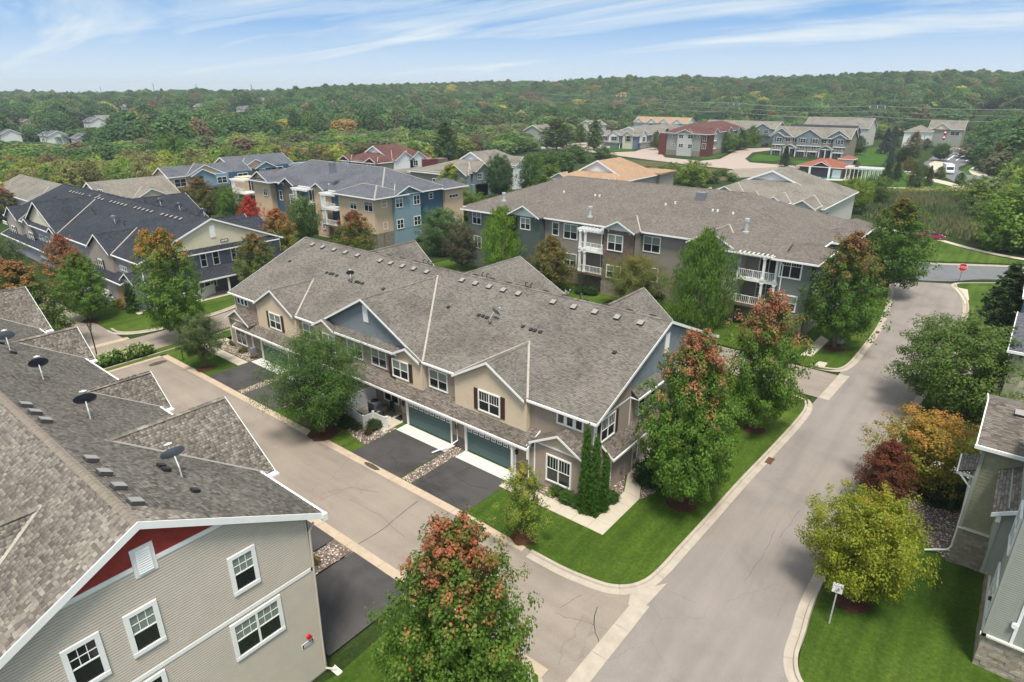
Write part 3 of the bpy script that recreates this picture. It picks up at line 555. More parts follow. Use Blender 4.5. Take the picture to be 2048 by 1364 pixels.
# driveways of the brown row house and of the tan one
DR = [(-35.95, -30.35), (-29.25, -23.9), (-51.9, -46.8), (-58.3, -53.0)]
for i, (a_, b_) in enumerate(DR):
    sheet('driveway', [(a_, 24.93), (b_ - .1, 24.93), (b_, 29.4), (a_, 29.4)], 'asphalt_black', .075)
    slabs('garage_apron', cells_between([(a_, 29.42), (b_, 29.42)], [(a_, 30.62), (b_, 30.62)], 4), 'concrete_apron', .09)
for a_, b_ in ((-26.7, -21.5), (-34.4, -28.6), (-44.8, -38.9), (-54.6, -48.8)):
    sheet('driveway', [(a_, 12.3), (b_, 12.3), (b_, 17.86), (a_, 17.86)], 'asphalt_black', .075)
sheet('driveway', [(-96.5, 24.2), (-90, 24.2), (-90, 29.4), (-96.5, 29.4)], 'asphalt_black', .075)
BEDS = [([(-30.3, 25.0), (-29.3, 25.0), (-29.3, 30.6), (-30.3, 30.6)], 'gravel_strip'), ([(-36.0, 26.2), (-36.0, 29.6), (-37.5, 29.6), (-46.6, 29.8), (-46.6, 28.2), (-42.6, 28.0), (-40.5, 27.3), (-38.2, 26.6)], 'gravel_bed'),
        ([(-52.95, 25.0), (-51.95, 25.0), (-51.95, 30.6), (-52.95, 30.6)], 'gravel_strip'), ([(-46.8, 25), (-46.0, 27.4), (-44.5, 28.3), (-46.8, 28.5)], 'gravel_bed'),
        ([(-24.0, 29.8), (-17.0, 29.8), (-17.0, 33.6), (-18.2, 36), (-18.2, 30.6), (-24, 30.7)], 'gravel_bed'), ([(-15.65, 33.4), (-15.2, 35.0), (-15.3, 37.6), (-17.0, 36.9)], 'gravel_bed'),
        ([(-28.5, 12.2), (-26.8, 12.2), (-26.8, 17.8), (-28.5, 17.8)], 'gravel_strip'), ([(-65.6, 29.3), (-58.5, 29.3), (-58.5, 30.8), (-64, 30.8), (-65.6, 31.2)], 'gravel_bed'),
        ([(1.4, 39.5), (-1.3, 42.5), (-1.9, 45.6), (-0.6, 48.6), (1.6, 50.3), (3, 50.4), (3, 39.5)], 'gravel_bed'), ([(-92.5, 29.3), (-84.5, 29.7), (-84.5, 31.5), (-92.5, 31)], 'gravel_bed')]
def pebble_mesh(n, poly_fn, dens, z, size, cols):
    pass
for poly, nm in BEDS:
    sheet(nm, poly, 'bed_soil', .078)
# river stones lying in the beds: countless, one object
def inpoly(x, y, P):
    c = False
    for i in range(len(P)):
        (x0, y0), (x1, y1) = P[i], P[(i + 1) % len(P)]
        if (y0 > y) != (y1 > y) and x < (x1 - x0) * (y - y0) / (y1 - y0) + x0: c = not c
    return c
pm = bpy.data.materials.new('river_stone'); pm.use_nodes = True; t = pm.node_tree
ra = N(t, 'ShaderNodeAttribute', attribute_name='rnd'); c_ = ramp(t, ra.outputs['Fac'], [(0, (.12, .085, .07)), (.3, (.26, .20, .165)), (.55, (.36, .27, .22)), (.8, (.45, .40, .36)), (1, (.66, .62, .57))]); L(t, c_, t.nodes['Principled BSDF'].inputs['Base Color']); t.nodes['Principled BSDF'].inputs['Roughness'].default_value = .8; M['river_stone'] = pm
def np_mesh(name, V, F, m, rnd_=None, parent=None, smooth_=False):
    """V (n,3), F (m,k) arrays to a mesh object"""
    me = bpy.data.meshes.new(name); n, k = F.shape
    me.vertices.add(len(V)); me.vertices.foreach_set('co', np.ascontiguousarray(V, 'f').ravel()); me.loops.add(n * k); me.loops.foreach_set('vertex_index', np.ascontiguousarray(F, 'i').ravel())
    me.polygons.add(n); me.polygons.foreach_set('loop_start', np.arange(0, n * k, k, dtype='i')); me.polygons.foreach_set('loop_total', np.full(n, k, 'i'))
    if smooth_: me.polygons.foreach_set('use_smooth', np.ones(n, bool))
    me.update(calc_edges=True)
    if rnd_ is not None:
        at_ = me.attributes.new('rnd', 'FLOAT', 'FACE'); at_.data.foreach_set('value', np.ascontiguousarray(rnd_, 'f'))
    me.materials.append(M[m])
    o = bpy.data.objects.new(name, me)
    if parent != 'none': S.collection.objects.link(o)
    return o
octv = np.array([(1, 0, 0), (0, 1, 0), (-1, 0, 0), (0, -1, 0), (0, 0, 1)], 'f'); octf = np.array([(0, 1, 4), (1, 2, 4), (2, 3, 4), (3, 0, 4)])
V = []; Fc = []; rn_ = []
for poly, nm in BEDS:
    xs = [p[0] for p in poly]; ys = [p[1] for p in poly]; A = (max(xs) - min(xs)) * (max(ys) - min(ys)); far = min(xs) < -80
    for _ in range(int(A * (60 if not far else 15))):
        x, y = rng.uniform(min(xs), max(xs)), rng.uniform(min(ys), max(ys))
        if not inpoly(x, y, poly): continue
        s_ = rng.uniform(.035, .075) * (1.5 if far else 1); an = rng.uniform(0, 6.28); ca_, sa_ = math.cos(an), math.sin(an); sx, sy = s_ * rng.uniform(.9, 1.4), s_ * rng.uniform(.7, 1)
        k = len(V)
        for v in octv: X_, Y_ = v[0] * sx, v[1] * sy; V.append((x + X_ * ca_ - Y_ * sa_, y + X_ * sa_ + Y_ * ca_, .078 + v[2] * s_ * .8))
        Fc += [(a_ + k, b_ + k, d_ + k) for a_, b_, d_ in octf]; rn_ += [rng.random()] * 4
tag(kind(np_mesh('river_stones', np.array(V), np.array(Fc), 'river_stone', np.array(rn_)), 'stuff'), 'tan and grey river stones spread in the garden beds', 'stones')
# tar-sealed cracks and stains on the paving
def crack(pts, wd, z):
    b = MB(); P = [Vector((p[0], p[1], 0)) for p in pts]
    fine = [P[0]]
    for a_, c_ in zip(P, P[1:]):
        n = max(2, int((c_ - a_).length / .5))
        for i in range(1, n + 1): fine.append(a_ + (c_ - a_) * i / n + Vector((rng.uniform(-.06, .06), rng.uniform(-.06, .06), 0)) * (0 if i == n else 1))
    for a_, c_ in zip(fine, fine[1:]):
        d = (c_ - a_).normalized(); s_ = Vector((-d.y, d.x, 0)) * wd * rng.uniform(.7, 1.2)
        b.face([(a_.x - s_.x, a_.y - s_.y, z), (c_.x - s_.x, c_.y - s_.y, z), (c_.x + s_.x, c_.y + s_.y, z), (a_.x + s_.x, a_.y + s_.y, z)])
    kind(b.build('pavement_crack', 'crack'))
for p in (((-27.09, 18.46), (-27.0, 20.25), (-27.24, 22.07), (-27.44, 23.87)), ((-12.86, 23.41), (-12.35, 22.23), (-12.04, 21.84), (-11.57, 21.46))): crack(p, .022, .0085)
for p in (((-12.35, 22.23), (-13.1, 22.05), (-13.82, 21.7), (-14.43, 21.65)), ((-14.01, 23.6), (-14.42, 22.1)), ((-31.16, 21.03), (-28.28, 21.24), (-25.3, 20.75)), ((-32.76, 19.74), (-32.35, 21.95), (-30.23, 22.89)), ((-7.41, 36.05), (-7.22, 32.66), (-7.35, 30.34)), ((-6.77, 39.21), (-6.94, 35.5))): crack(p, .008, .0085)
for p in ([(-27.9, 25.2), (-27.6, 27.5), (-27.3, 29.2)], [(-27.5, 27.6), (-25.8, 27.4), (-24.6, 27.9)], [(-29.1, 25.6), (-27.8, 25.8), (-25.4, 25.3)], [(-33.9, 24.98), (-33.6, 26.6), (-33.9, 27.6)], [(-33.6, 26.6), (-32.1, 26.1), (-31.2, 25.0)], [(-28.8, 25.1), (-28.7, 27.2)]): crack(p, .03, .0795)
b = MB()
for (x, y, rx, ry) in ((-33.2, 24.65, .85, .22), (-65.6, 23.3, .5, .9)):
    b.face([(x + rx * math.cos(q / 14 * 6.283) * rng.uniform(.85, 1.1), y + ry * math.sin(q / 14 * 6.283) * rng.uniform(.85, 1.1), .045 if y > 24.3 else .009) for q in range(14)])
mat('stain_dark', (.08, .062, .045), .9, noise=.4, nscale=5); kind(b.build('drain_stain', 'stain_dark'))
# storm drain in the kerb
for (x, y) in ((-10.28, 44.08), (-9.52, 79.75)):
    b = MB(); b.box(x - .3, x + .18, y - .5, y + .5, -.01, .026)
    for q in range(6): b.box(x - .3, x + .18, y - .46 + q * .17, y - .40 + q * .17, .026, .034)
    tag(b.build('storm_drain', 'rust'), 'rusty iron storm drain grate in the gutter ' + ('by the corner lawn' if y < 50 else 'beside the apartment walk'), 'drain') if 'rust' in M else (mat('rust', (.12, .06, .035), .8, noise=.3), tag(b.build('storm_drain', 'rust'), 'rusty iron storm drain grate in the gutter beside the corner lawn', 'drain'))
# ---------------------------------------------------------------- row houses
def fascia(b, p, q, h=.2, out=.03):
    """white board along an eave or rake, p->q, hanging h below the roof top"""
    p = Vector(p); q = Vector(q); d = (q - p).normalized(); n = Vector((d.y, -d.x, 0)).normalized()
    b.slab([p + n * 0, q + n * 0, q - Vector((0, 0, h)), p - Vector((0, 0, h))], n * out)
def cross_gable(par, pl, xc, hw, sl, ze, face_o, main, mats, vent=False, over=.35, back=None, cap=True, wallz=None, wallmat='siding_beige', roofmat=None, body=True, course=.114, em=.4, valley=True):
    """gable facing -y (or any wall plane): pl plane of its wall; ze eave height; main=(eave plane coordinate, ze, slope) of the slope it dies into"""
    ax, w0, sd = pl; h = hw * sl; zt = ze + h; eo = over
    def P(s_, dpt, z): return (s_, w0 + sd * dpt, z) if ax == 'y' else (w0 + sd * dpt, s_, z)
    depth = h / main if back is None else back       # run of the gable ridge back into the main slope
    fr = face_o + eo
    # both slopes, from the front rake back to the valley
    lo = ze - .0
    for q in (-1, 1):
        b = MB(); e0 = P(xc + q * hw, max(fr, em + .01), lo); e1 = P(xc, fr, zt); r1 = P(xc, em - depth, zt); v = P(xc + q * hw, em, lo)
        pts = [v, e0, e1, r1] if ((q < 0) == (sd * (1 if ax == 'y' else -1) < 0)) else [e0, v, r1, e1]
        P0 = [Vector(p) for p in pts]
        roofplane(b, pts, .08); b.build('roof', roofmat or mats['roof'], par)
    t_ = MB()
    for q in (-1, 1):
        a_ = Vector(P(xc + q * hw, fr + .004, lo + .0)); c_ = Vector(P(xc, fr + .004, zt + .0)); dn = Vector((0, 0, -.20)); out = Vector(P(0, .03, 0)) - Vector(P(0, 0, 0))
        t_.slab([a_, c_, c_ + dn, a_ + dn], out)
        # soffit return
    t_.split('rake_trim', 'trim_white', par)
    if cap:
        c = MB(); ridge_cap(c, P(xc, fr - .02, zt), P(xc, em - depth, zt), .3, .3, .035); c.build('ridge_cap', roofmat or mats['roof'], par)
    # valley metal
    vm = MB()
    for q in (-1, 1):
        vm.bar(Vector(P(xc + q * hw, em - .05, lo + .03)), Vector(P(xc, em - depth, zt + .03)), .16, .03)
    if valley: vm.split('valley_flashing', 'flash_tan', par)
    if body:
        wz = wallz if wallz is not None else ze - .2
        b = MB(); i_ = .25
        siding(b, (ax, w0 + sd * face_o, sd), [(xc - hw + i_ * 0, wz), (xc + hw - i_ * 0, wz), (xc + hw, ze - .1), (xc, zt - .1), (xc - hw, ze - .1)], course); b.build('gable_wall', wallmat, par)
    if vent:
        v_ = MB(); pl2 = (ax, w0 + sd * face_o, sd); zc = ze + h * .62; pbox(v_, pl2, xc - .32, xc + .32, zc - .75, zc + .75, .0, .07); o = v_.build('gable_vent', 'trim_white', par)
        s_ = MB()
        for k in range(9): pbox(s_, pl2, xc - .25, xc + .25, zc - .66 + k * .15, zc - .60 + k * .15, .07, .085)
        s_.build('louvre', 'trim_white', o)
def garage_door(par, pl, s0, s1, z1, m='garage_teal'):
    t_ = MB(); pbox(t_, pl, s0 - .22, s0, .09, z1 + .2, 0, .08); pbox(t_, pl, s1, s1 + .14, .09, z1 + .2, 0, .08); pbox(t_, pl, s0, s1, z1, z1 + .2, 0, .082)
    root = t_.build('garage_door', 'trim_white', par); n = 5; h = (z1 - .11) / n
    for i in range(n):
        b = MB(); pbox(b, pl, s0 + .003, s1 - .003, .11 + i * h + .006, .11 + (i + 1) * h - .006, -.12, -.02 if i < n - 1 else -.022); b.build('door_panel', m, root)
    w_ = (s1 - s0) / 8
    f = MB(); g = MB()
    for k in range(8):
        a_ = s0 + k * w_ + .08; pbox(f, pl, a_, a_ + w_ - .16, z1 - .34, z1 - .06, -.02, .005)
        for j in range(2): pbox(g, pl, a_ + .07 + j * (w_ - .26) / 2, a_ + .03 + (j + 1) * (w_ - .26) / 2, z1 - .26, z1 - .13, .005, .009)
    f.build('window_frame', 'trim_white', root); g.build('pane', 'glass_dark', root)
    return root
def downspout(par, x, y, ztop, m='trim_white', run=(-.7, -.9)):
    b = MB(); b.tube([(x, y - .35, ztop), (x, y - .12, ztop - .35), (x, y - .12, .55), (x, y - .15, .35), (x + run[0], y + run[1], .16)], .055, 6); b.build('downspout', m, par)
def rowhouse(o):
    """two-storey row house, long side facing -y. o: dict of sizes and colours"""
    xl, xr, yf = o['xl'], o['xr'], o['yf']; m = o['mats']; yu = yf + 1.0; ye = yu - .4; ze = 6.0; sl = .417; run = 10.2; yr = ye + run; zr = ze + sl * run; yb = yr + run
    root = empty(o['name'], ((xl + xr) / 2, yf, 0), 0, o['label'], 'row house'); wl, wr = xl + .35, xr - .3
    F = ('y', yu, -1); Lw = ('y', yf, -1); E_ = ('x', wr, 1)
    b = MB(); b.box(wl, wr - .02, yu + .0, yb - .4, 0, 5.95)
    b.slab([(wl, yu, 5.95), (wl, yb - .4, 5.95), (wl, yr, zr - .35)], (wr - .02 - wl, 0, 0)); b.build('wall', m['side'], root)
    # main roof
    for pts in ([(xl, ye, ze), (xr, ye, ze), (xr, yr, zr), (xl, yr, zr)], [(xr, yb, ze), (xl, yb, ze), (xl, yr, zr), (xr, yr, zr)]):
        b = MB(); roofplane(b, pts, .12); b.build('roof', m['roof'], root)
    c = MB(); ridge_cap(c, (xl, yr, zr), (xr, yr, zr), .34, .3, .05); c.build('ridge_cap', m['cap'] if 'cap' in m else m['roof'], root)
    t_ = MB()
    for x, q in ((xr, 1), (xl, -1)):
        for a_, c_ in (((x, ye, ze), (x, yr, zr)), ((x, yb, ze), (x, yr, zr))):
            a_ = Vector(a_); c_ = Vector(c_); t_.slab([a_ + Vector((q * .004, 0, .01)), c_ + Vector((q * .004, 0, .01)), c_ + Vector((q * .004, 0, -.22)), a_ + Vector((q * .004, 0, -.22))], (q * .03, 0, 0))
    t_.split('rake_trim', 'trim_white', root)
    # white eave board and gutter between the gables
    cuts = sorted([(g['x'] - g['hw'], g['x'] + g['hw']) for g in o['gables']]); s0 = xl; t_ = MB()
    for a_, b_ in cuts + [(xr, xr)]:
        if a_ - s0 > .2: t_.box(s0, a_, ye - .12, ye - .005, ze - .16, ze - .01); t_.box(s0, a_, ye, yu - .02, ze - .17, ze - .14)
        s0 = b_
    t_.box(xl, xr, yb + .005, yb + .12, ze - .16, ze - .01)
    t_.split('gutter', 'trim_white', root)
    # upper wall, alternating colours
    for a_, b_, k in o['upper']:
        b = MB(); siding(b, F, [(a_, 3.2), (b_, 3.2), (b_, ze - .15), (a_, ze - .15)]); b.build('siding', m[k], root)
        cb = MB(); pbox(cb, F, b_ - .05, b_ + .05, 3.3, ze - .15, .0, .045); cb.split('corner_board', 'trim_white', root)
    cb = MB(); pbox(cb, F, wl, wl + .12, 3.2, ze - .15, 0, .04); pbox(cb, F, wr - .12, wr, 3.2, ze - .15, 0, .04); cb.split('corner_board', 'trim_white', root)
    for g in o['gables']:
        if g.get('big'):
            cross_gable(root, F, g['x'], g['hw'], .53, ze, 0.0, sl, m, vent=True, wallmat=m['peak'], wallz=ze - .1, over=.45)
            # skirt roof under the peak and the two bays standing forward of it
            hw = g['hw']; bw = 3.3
            b = MB(); roofplane(b, [(g['x'] - hw + bw - .5, yu - .62, ze - .02), (g['x'] + hw - bw + .5, yu - .62, ze - .02), (g['x'] + hw - bw + .5, yu - .02, ze + .42), (g['x'] - hw + bw - .5, yu - .02, ze + .42)], .08); b.build('skirt_roof', m['roof'], root)
            t2 = MB(); t2.box(g['x'] - hw + bw - .5, g['x'] + hw - bw + .5, yu - .70, yu - .625, ze - .2, ze - .03); t2.split('gutter', 'trim_white', root)
            for q in (-1, 1):
                xa = g['x'] + q * (hw - bw / 2); h = bw / 2 * .5
                cross_gable(root, F, xa, bw / 2, .50, ze, .45, sl, m, wallmat='siding_beige' if 'bay' not in m else m['bay'], wallz=3.25, over=.32, cap=False, back=.9, valley=False); c = MB(); c.box(xa - bw / 2, xa + bw / 2, yu - .445, yu + .01, 3.2, ze - .05); c.build('bay_wall', m['bay'], root)
        else:
            cross_gable(root, F, g['x'], g['hw'], .57, ze, .42, sl, m, wallmat=m['bay'], wallz=3.25, over=.32); c = MB(); c.box(g['x'] - g['hw'], g['x'] + g['hw'], yu - .415, yu + .01, 3.2, ze - .05); c.build('bay_wall', m['bay'], root)
    # ground floor: piers, doors, recessed porch
    c = MB()
    for a_, b_ in o['lower']: b = MB(); siding(b, Lw, [(a_, .1), (b_, .1), (b_, 2.85), (a_, 2.85)]); b.build('siding', m['low'], root); c.box(a_, b_, yf + .002, yu + .02, 0, 2.86)
    c.split('wall', m['side'], root)
    P_ = ('y', yu - .03, -1); b = MB()
    for a_, b_ in o['porch']: siding(b, P_, [(a_, .1), (b_, .1), (b_, 3.2), (a_, 3.2)])
    if o['porch']: b.build('siding', m['low'], root)
    for a_, b_ in o['doors']: garage_door(root, Lw, a_, b_, 2.18)
    b = MB()
    for a_, b_ in o['doors']: b.box(a_ - .2, b_ + .2, yf + .13, yu, 0, 2.85); b.box(a_ - .2, b_ + .2, yf + .004, yf + .13, 2.38, 2.85)
    if b.m: b.split('wall', m['side'], root)
    # wainscot of brick on the piers
    b = MB()
    for a_, b_ in o['piers']: pbox(b, Lw, a_, b_, .08, 1.0, .0, .09)
    b.split('brick_base', 'brick_dark', root)
    # pent roof over the ground floor
    pa, pb = o['pent']; b = MB(); roofplane(b, [(pa, yf - .55, 2.9), (pb, yf - .55, 2.9), (pb, yu - .01, 3.63), (pa, yu - .01, 3.63)], .08); b.build('pent_roof', m['roof_low'], root)
    t_ = MB(); t_.box(pa, pb, yf - .66, yf - .555, 2.72, 2.88); t_.box(pa, pb, yf - .55, yf, 2.74, 2.77)
    for x, q in ((pa, -1), (pb, 1)): t_.slab([(x, yf - .6, 2.92), (x, yu, 3.68), (x, yu, 3.5), (x, yf - .6, 2.74)], (q * .05, 0, 0))
    t_.split('gutter', 'trim_white', root)
    # entry bays with their own little gable
    for x0, x1 in o['bays']:
        xc = (x0 + x1) / 2; hw = (x1 - x0) / 2 + .25; b = MB()
        siding(b, ('y', yf - .05, -1), [(x0, .1), (x1, .1), (x1, 3.45), (x0, 3.45)]); b.build('siding', m['low'], root)
        c = MB(); c.box(x0, x1, yf - .045, yu, 0, 3.45); c.slab([(x0, yf - .045, 3.45), (x1, yf - .045, 3.45), (xc, yf - .045, 3.45 + hw * .5)], (0, 1.05, 0)); c.build('wall', m['low'], root)
        b = MB(); siding(b, ('y', yf - .06, -1), [(x0, 3.5), (x1, 3.5), (xc, 3.5 + (x1 - x0) / 2 * .52)]); b.build('gable_wall', m['bay'], root)
        for q in (-1, 1):
            b = MB(); e0 = (xc + q * hw, yf - .4, 3.42); e1 = (xc, yf - .4, 3.42 + hw * .55); r1 = (xc, yu, 3.42 + hw * .55); v = (xc + q * hw, yu, 3.42)
            roofplane(b, [v, e0, e1, r1] if q < 0 else [e0, v, r1, e1], .08); b.build('bay_roof', m['roof_low'], root)
        t_ = MB()
        for q in (-1, 1):
            a_ = Vector((xc + q * hw, yf - .405, 3.43)); c_ = Vector((xc, yf - .405, 3.43 + hw * .55)); t_.slab([a_, c_, c_ - Vector((0, 0, .18)), a_ - Vector((0, 0, .18))], (0, -.03, 0))
        t_.box(x0, x1, yf - .12, yf - .06, 3.36, 3.5); t_.box(x0 - .02, x0 + .09, yf - .1, yf - .05, .1, 3.36); t_.box(x1 - .09, x1 + .02, yf - .1, yf - .05, .1, 3.36)
        t_.split('bay_trim', 'trim_white', root)
        window(root, ('y', yf - .07, -1), xc - 1.05, xc + 1.05, .72, 2.86, 2, muntin=3 if o.get('near') else 0, fr=.12, blind=o.get('bayblind', 0))
    for wdw in o['windows']: window(root, wdw[0], *wdw[1:5], **(wdw[5] if len(wdw) > 5 else {}))
    return root, dict(yu=yu, ye=ye, ze=ze, yr=yr, zr=zr, yb=yb, wl=wl, wr=wr, F=F, E=E_)
def end_gable(root, g, m, o, side=1):
    """+x end: siding, peak in its own colour, skirt roof, trim"""
    x = g['wr']; pl = ('x', x, 1); sl = .417; y0, y1 = g['yu'], g['yb'] - .4; zr = g['zr']; ys = o['skirt']
    b = MB(); siding(b, pl, [(y0, .1), (y1, .1), (y1, 5.95), (y0, 5.95)]); b.build('siding', m['end'], root)
    b = MB(); rz = lambda y: (g['ze'] + sl * (y - g['ye']) if y <= g['yr'] else g['ze'] + sl * (g['yb'] - y)) - .14
    siding(b, pl, [(y0, 5.95), (ys[0], 5.95), (ys[0], rz(ys[0])), (y0, rz(y0))]); b.build('siding', m['end'], root)
    b = MB(); siding(b, pl, [(ys[0], 5.95), (ys[1], 5.95), (ys[1], rz(ys[1])), (g['yr'], rz(g['yr'])), (ys[0], rz(ys[0]))], .2 if m['peak'] != 'siding_cream' else .15, .02); b.build('gable_wall', m['peak'], root)
    b = MB(); roofplane(b, [(x + .62, ys[0], 5.96), (x + .62, ys[1], 5.96), (x + .0, ys[1], 6.5), (x + .0, ys[0], 6.5)], .08); b.build('skirt_roof', m['roof'], root)
    t_ = MB(); t_.box(x + .6, x + .7, ys[0], ys[1], 5.8, 5.94); t_.box(x + .0, x + .6, ys[0], ys[1], 5.82, 5.86)
    pbox(t_, pl, y0 - .02, y0 + .1, .1, 5.95, .02, .06); pbox(t_, pl, ys[0] - .05, ys[0] + .05, .1, 5.85, .02, .05); pbox(t_, pl, y1 - .1, y1, .1, 5.95, .02, .06); t_.split('corner_board', 'trim_white', root)
    v_ = MB(); pbox(v_, pl, g['yr'] - .35, g['yr'] + .35, 7.6, 9.2, .01, .08); ov = v_.build('gable_vent', 'trim_white', root); s_ = MB()
    for k in range(9): pbox(s_, pl, g['yr'] - .28, g['yr'] + .28, 7.7 + k * .16, 7.77 + k * .16, .08, .095)
    s_.build('louvre', 'trim_white', ov)
MM = dict(roof='shingles_brown', roof_low='shingles_tan', side='siding_taupe', end='siding_taupe', low='siding_taupe', taupe='siding_taupe', bay='siding_beige', peak='siding_bluegrey')
F_ = ('y', 31.7, -1); FG_ = ('y', 31.26, -1); FB_ = ('y', 31.23, -1)
BL = dict(blind=1); SH = dict(blind=1, shutters='shutter_brown')
def trip(par, pl, s0, s1, z0, z1):
    w_ = (s1 - s0) / 3; t_ = MB(); pbox(t_, pl, s0, s1, z0, z0 + .14, 0, .06); pbox(t_, pl, s0, s1, z1 - .14, z1, 0, .06)
    for k in range(4): a_ = s0 + k * w_; pbox(t_, pl, max(s0, a_ - .13), min(s1, a_ + .13), z0 + .14, z1 - .14, 0, .08)
    r_ = t_.build('window', 'trim_white', par); g = MB()
    for k in range(3): pbox(g, pl, s0 + k * w_ + .13, s0 + (k + 1) * w_ - .13, z0 + .14, z1 - .14, 0, .038)
    g.build('pane', 'glass_dark', r_)
main = dict(name='row_house', label='brown and beige two-storey row house with teal garage doors on the street corner', xl=-64.4, xr=-18.1, yf=30.7, mats=MM, near=1,
    gables=[dict(x=-27.3, hw=3.5), dict(x=-41.55, hw=7.2, big=1), dict(x=-55.4, hw=3.5)],
    upper=[(-64.05, -58.9, 'taupe'), (-51.9, -48.75, 'taupe'), (-45.4, -37.6, 'taupe'), (-34.35, -30.8, 'taupe'), (-23.8, -18.4, 'taupe')],
    lower=[(-30.8, -29.1), (-24.4, -22.6), (-36.45, -35.7), (-53.1, -51.4), (-46.5, -45.7), (-59.6, -57.8)], porch=[(-45.7, -36.45)], doors=[(-35.7, -30.8), (-29.1, -24.4), (-51.4, -46.5), (-57.8, -53.1)],
    piers=[(-30.6, -29.3), (-36.45, -35.9), (-24.2, -22.7), (-52.9, -51.6), (-59.5, -58.0)], pent=(-62.4, -22.9), bays=[(-22.6, -18.4), (-63.9, -59.6)],
    windows=[(FG_, -28.35, -26.2, 3.7, 5.45, dict(muntin=3, shutters='shutter_brown')), (F_, -34.05, -31.95, 3.75, 5.45, BL), (FB_, -37.95, -37.95 + 2.0, 3.75, 5.4, dict(blind=1, shutters='shutter_brown')), (F_, -41.25, -39.2, 3.75, 5.45, BL), (F_, -44.6, -42.4, 3.75, 5.45, BL),
             (FB_, -47.6, -45.7, 3.75, 5.4, SH), (F_, -51.4, -49.2, 3.75, 5.45, BL), (FG_, -56.6, -54.5, 3.75, 5.45, SH),
             (('y', 31.67, -1), -39.9, -37.95, .75, 2.6, dict(blind=0, muntin=0)), (('y', 31.67, -1), -44.6, -42.6, .75, 2.6, dict(blind=1))])
mroot, G_ = rowhouse(main)
trip(mroot, F_, -21.5, -19.3, 4.75, 5.7); trip(mroot, F_, -63.5, -61.3, 4.75, 5.6)
end_gable(mroot, G_, MM, dict(skirt=(36.3, 46.8)))
EX = G_['E']
window(mroot, EX, 32.3, 34.2, 3.95, 5.75, muntin=3, shutters='shutter_brown'); window(mroot, EX, 39.2, 40.3, 3.9, 5.5, cols=1); window(mroot, EX, 37.5, 38.6, 3.9, 5.5, cols=1)
# trim triangle at the front corner of the side wall
b = MB(); pl = EX; pbox(b, pl, 31.7, 36.3, 5.86, 5.98, .02, .05); b.build('trim_board', 'trim_white', mroot)
# side lean-to, porch door and post
x = G_['wr']; b = MB(); b.box(x, x + .55, 33.0, 36.2, 0, 2.95); b.build('wall', 'siding_taupe', mroot)
b = MB(); siding(b, ('x', x + .55, 1), [(33.0, .1), (36.2, .1), (36.2, 2.95), (33.0, 2.95)]); siding(b, ('y', 33.0, -1), [(x, .1), (x + .55, .1), (x + .55, 2.95), (x, 2.95)]); b.build('siding', 'siding_taupe', mroot)
b = MB(); roofplane(b, [(x + .95, 32.6, 2.95), (x + .95, 38.4, 2.95), (x, 38.4, 3.75), (x, 32.6, 3.75)], .08); b.build('side_roof', 'shingles_tan', mroot)
b = MB(); b.box(x + .95, x + 1.04, 32.6, 38.4, 2.78, 2.93); b.slab([(x, 32.6, 3.78), (x + 1.0, 32.6, 2.96), (x + 1.0, 32.6, 2.78), (x, 32.6, 3.6)], (0, -.04, 0)); pbox(b, ('x', x + .55, 1), 33.0, 33.1, .1, 2.95, .0, .05); pbox(b, ('x', x + .55, 1), 36.1, 36.2, .1, 2.95, .0, .05); b.split('corner_board', 'trim_white', mroot)
def door(par, pl, s0, s1, z1, m='door_dark', lite=True):
    t_ = MB(); pbox(t_, pl, s0 - .12, s0, .1, z1 + .12, 0, .06); pbox(t_, pl, s1, s1 + .12, .1, z1 + .12, 0, .06); pbox(t_, pl, s0, s1, z1, z1 + .12, 0, .06); r_ = t_.build('door', 'trim_white', par)
    b = MB(); pbox(b, pl, s0, s1, .12, z1, 0, .03); b.build('door_leaf', m, r_); b = MB(); pbox(b, pl, s0 + .15, s1 - .15, .9, z1 - .2, .03, .036); b.build('pane', 'glass_grey', r_); b = MB(); pbox(b, pl, s1 - .12, s1 - .07, 1.0, 1.12, .03, .08); b.build('handle', 'grey_metal', r_)
door(mroot, EX, 37.0, 37.9, 2.2); door(mroot, ('y', 31.67, -1), -37.5, -36.7, 2.25)
sheet('porch_slab', [(-46.4, 28.5), (-36.4, 28.5), (-36.4, 31.65), (-46.4, 31.65)], 'concrete_walk', .09)
sheet('porch_slab', [(-18.4, 36.2), (-16.4, 36.9), (-16.4, 40.5), (-18.4, 40.5)], 'concrete_walk', .09)
# porch posts, wall lamps
b = MB(); b.box(-24.35, -24.2, 30.15, 30.3, .1, 2.8); b.box(-22.95, -22.83, 30.15, 30.3, 2.0, 2.8); b.split('porch_post', 'trim_white', mroot)
for x_ in (-30.1, -24.15, -36.2, -52.3):
    b = MB(); pbox(b, ('y', 30.66, -1), x_ - .07, x_ + .07, 1.75, 2.05, .0, .16); pbox(b, ('y', 30.66, -1), x_ - .1, x_ + .1, 2.05, 2.09, .0, .2); b.build('wall_lamp', 'black_metal', mroot)
b = MB(); pbox(b, ('x', -17.85, 1), 34.4, 34.7, .9, 1.35, .0, .14); b.build('meter_box', 'grey_metal', mroot)
b = MB(); b.tube([(-30.05, 30.05, 2.75), (-30.05, 30.55, 2.4), (-30.0, 30.55, .75), (-30.3, 30.0, .4), (-30.9, 28.6, .2)], .055, 6); b.build('downspout', 'trim_white', mroot)
b = MB(); b.tube([(-22.9, 30.1, 3.2), (-23.0, 30.5, 3.0), (-23.0, 30.5, .2)], .045, 6); b.build('downspout', 'trim_white', mroot)
b = MB(); b.tube([(x_ := -59.2, 30.1, 2.75), (x_, 30.5, 2.4), (x_, 30.5, .2)], .045, 6); b.build('downspout', 'trim_white', mroot)

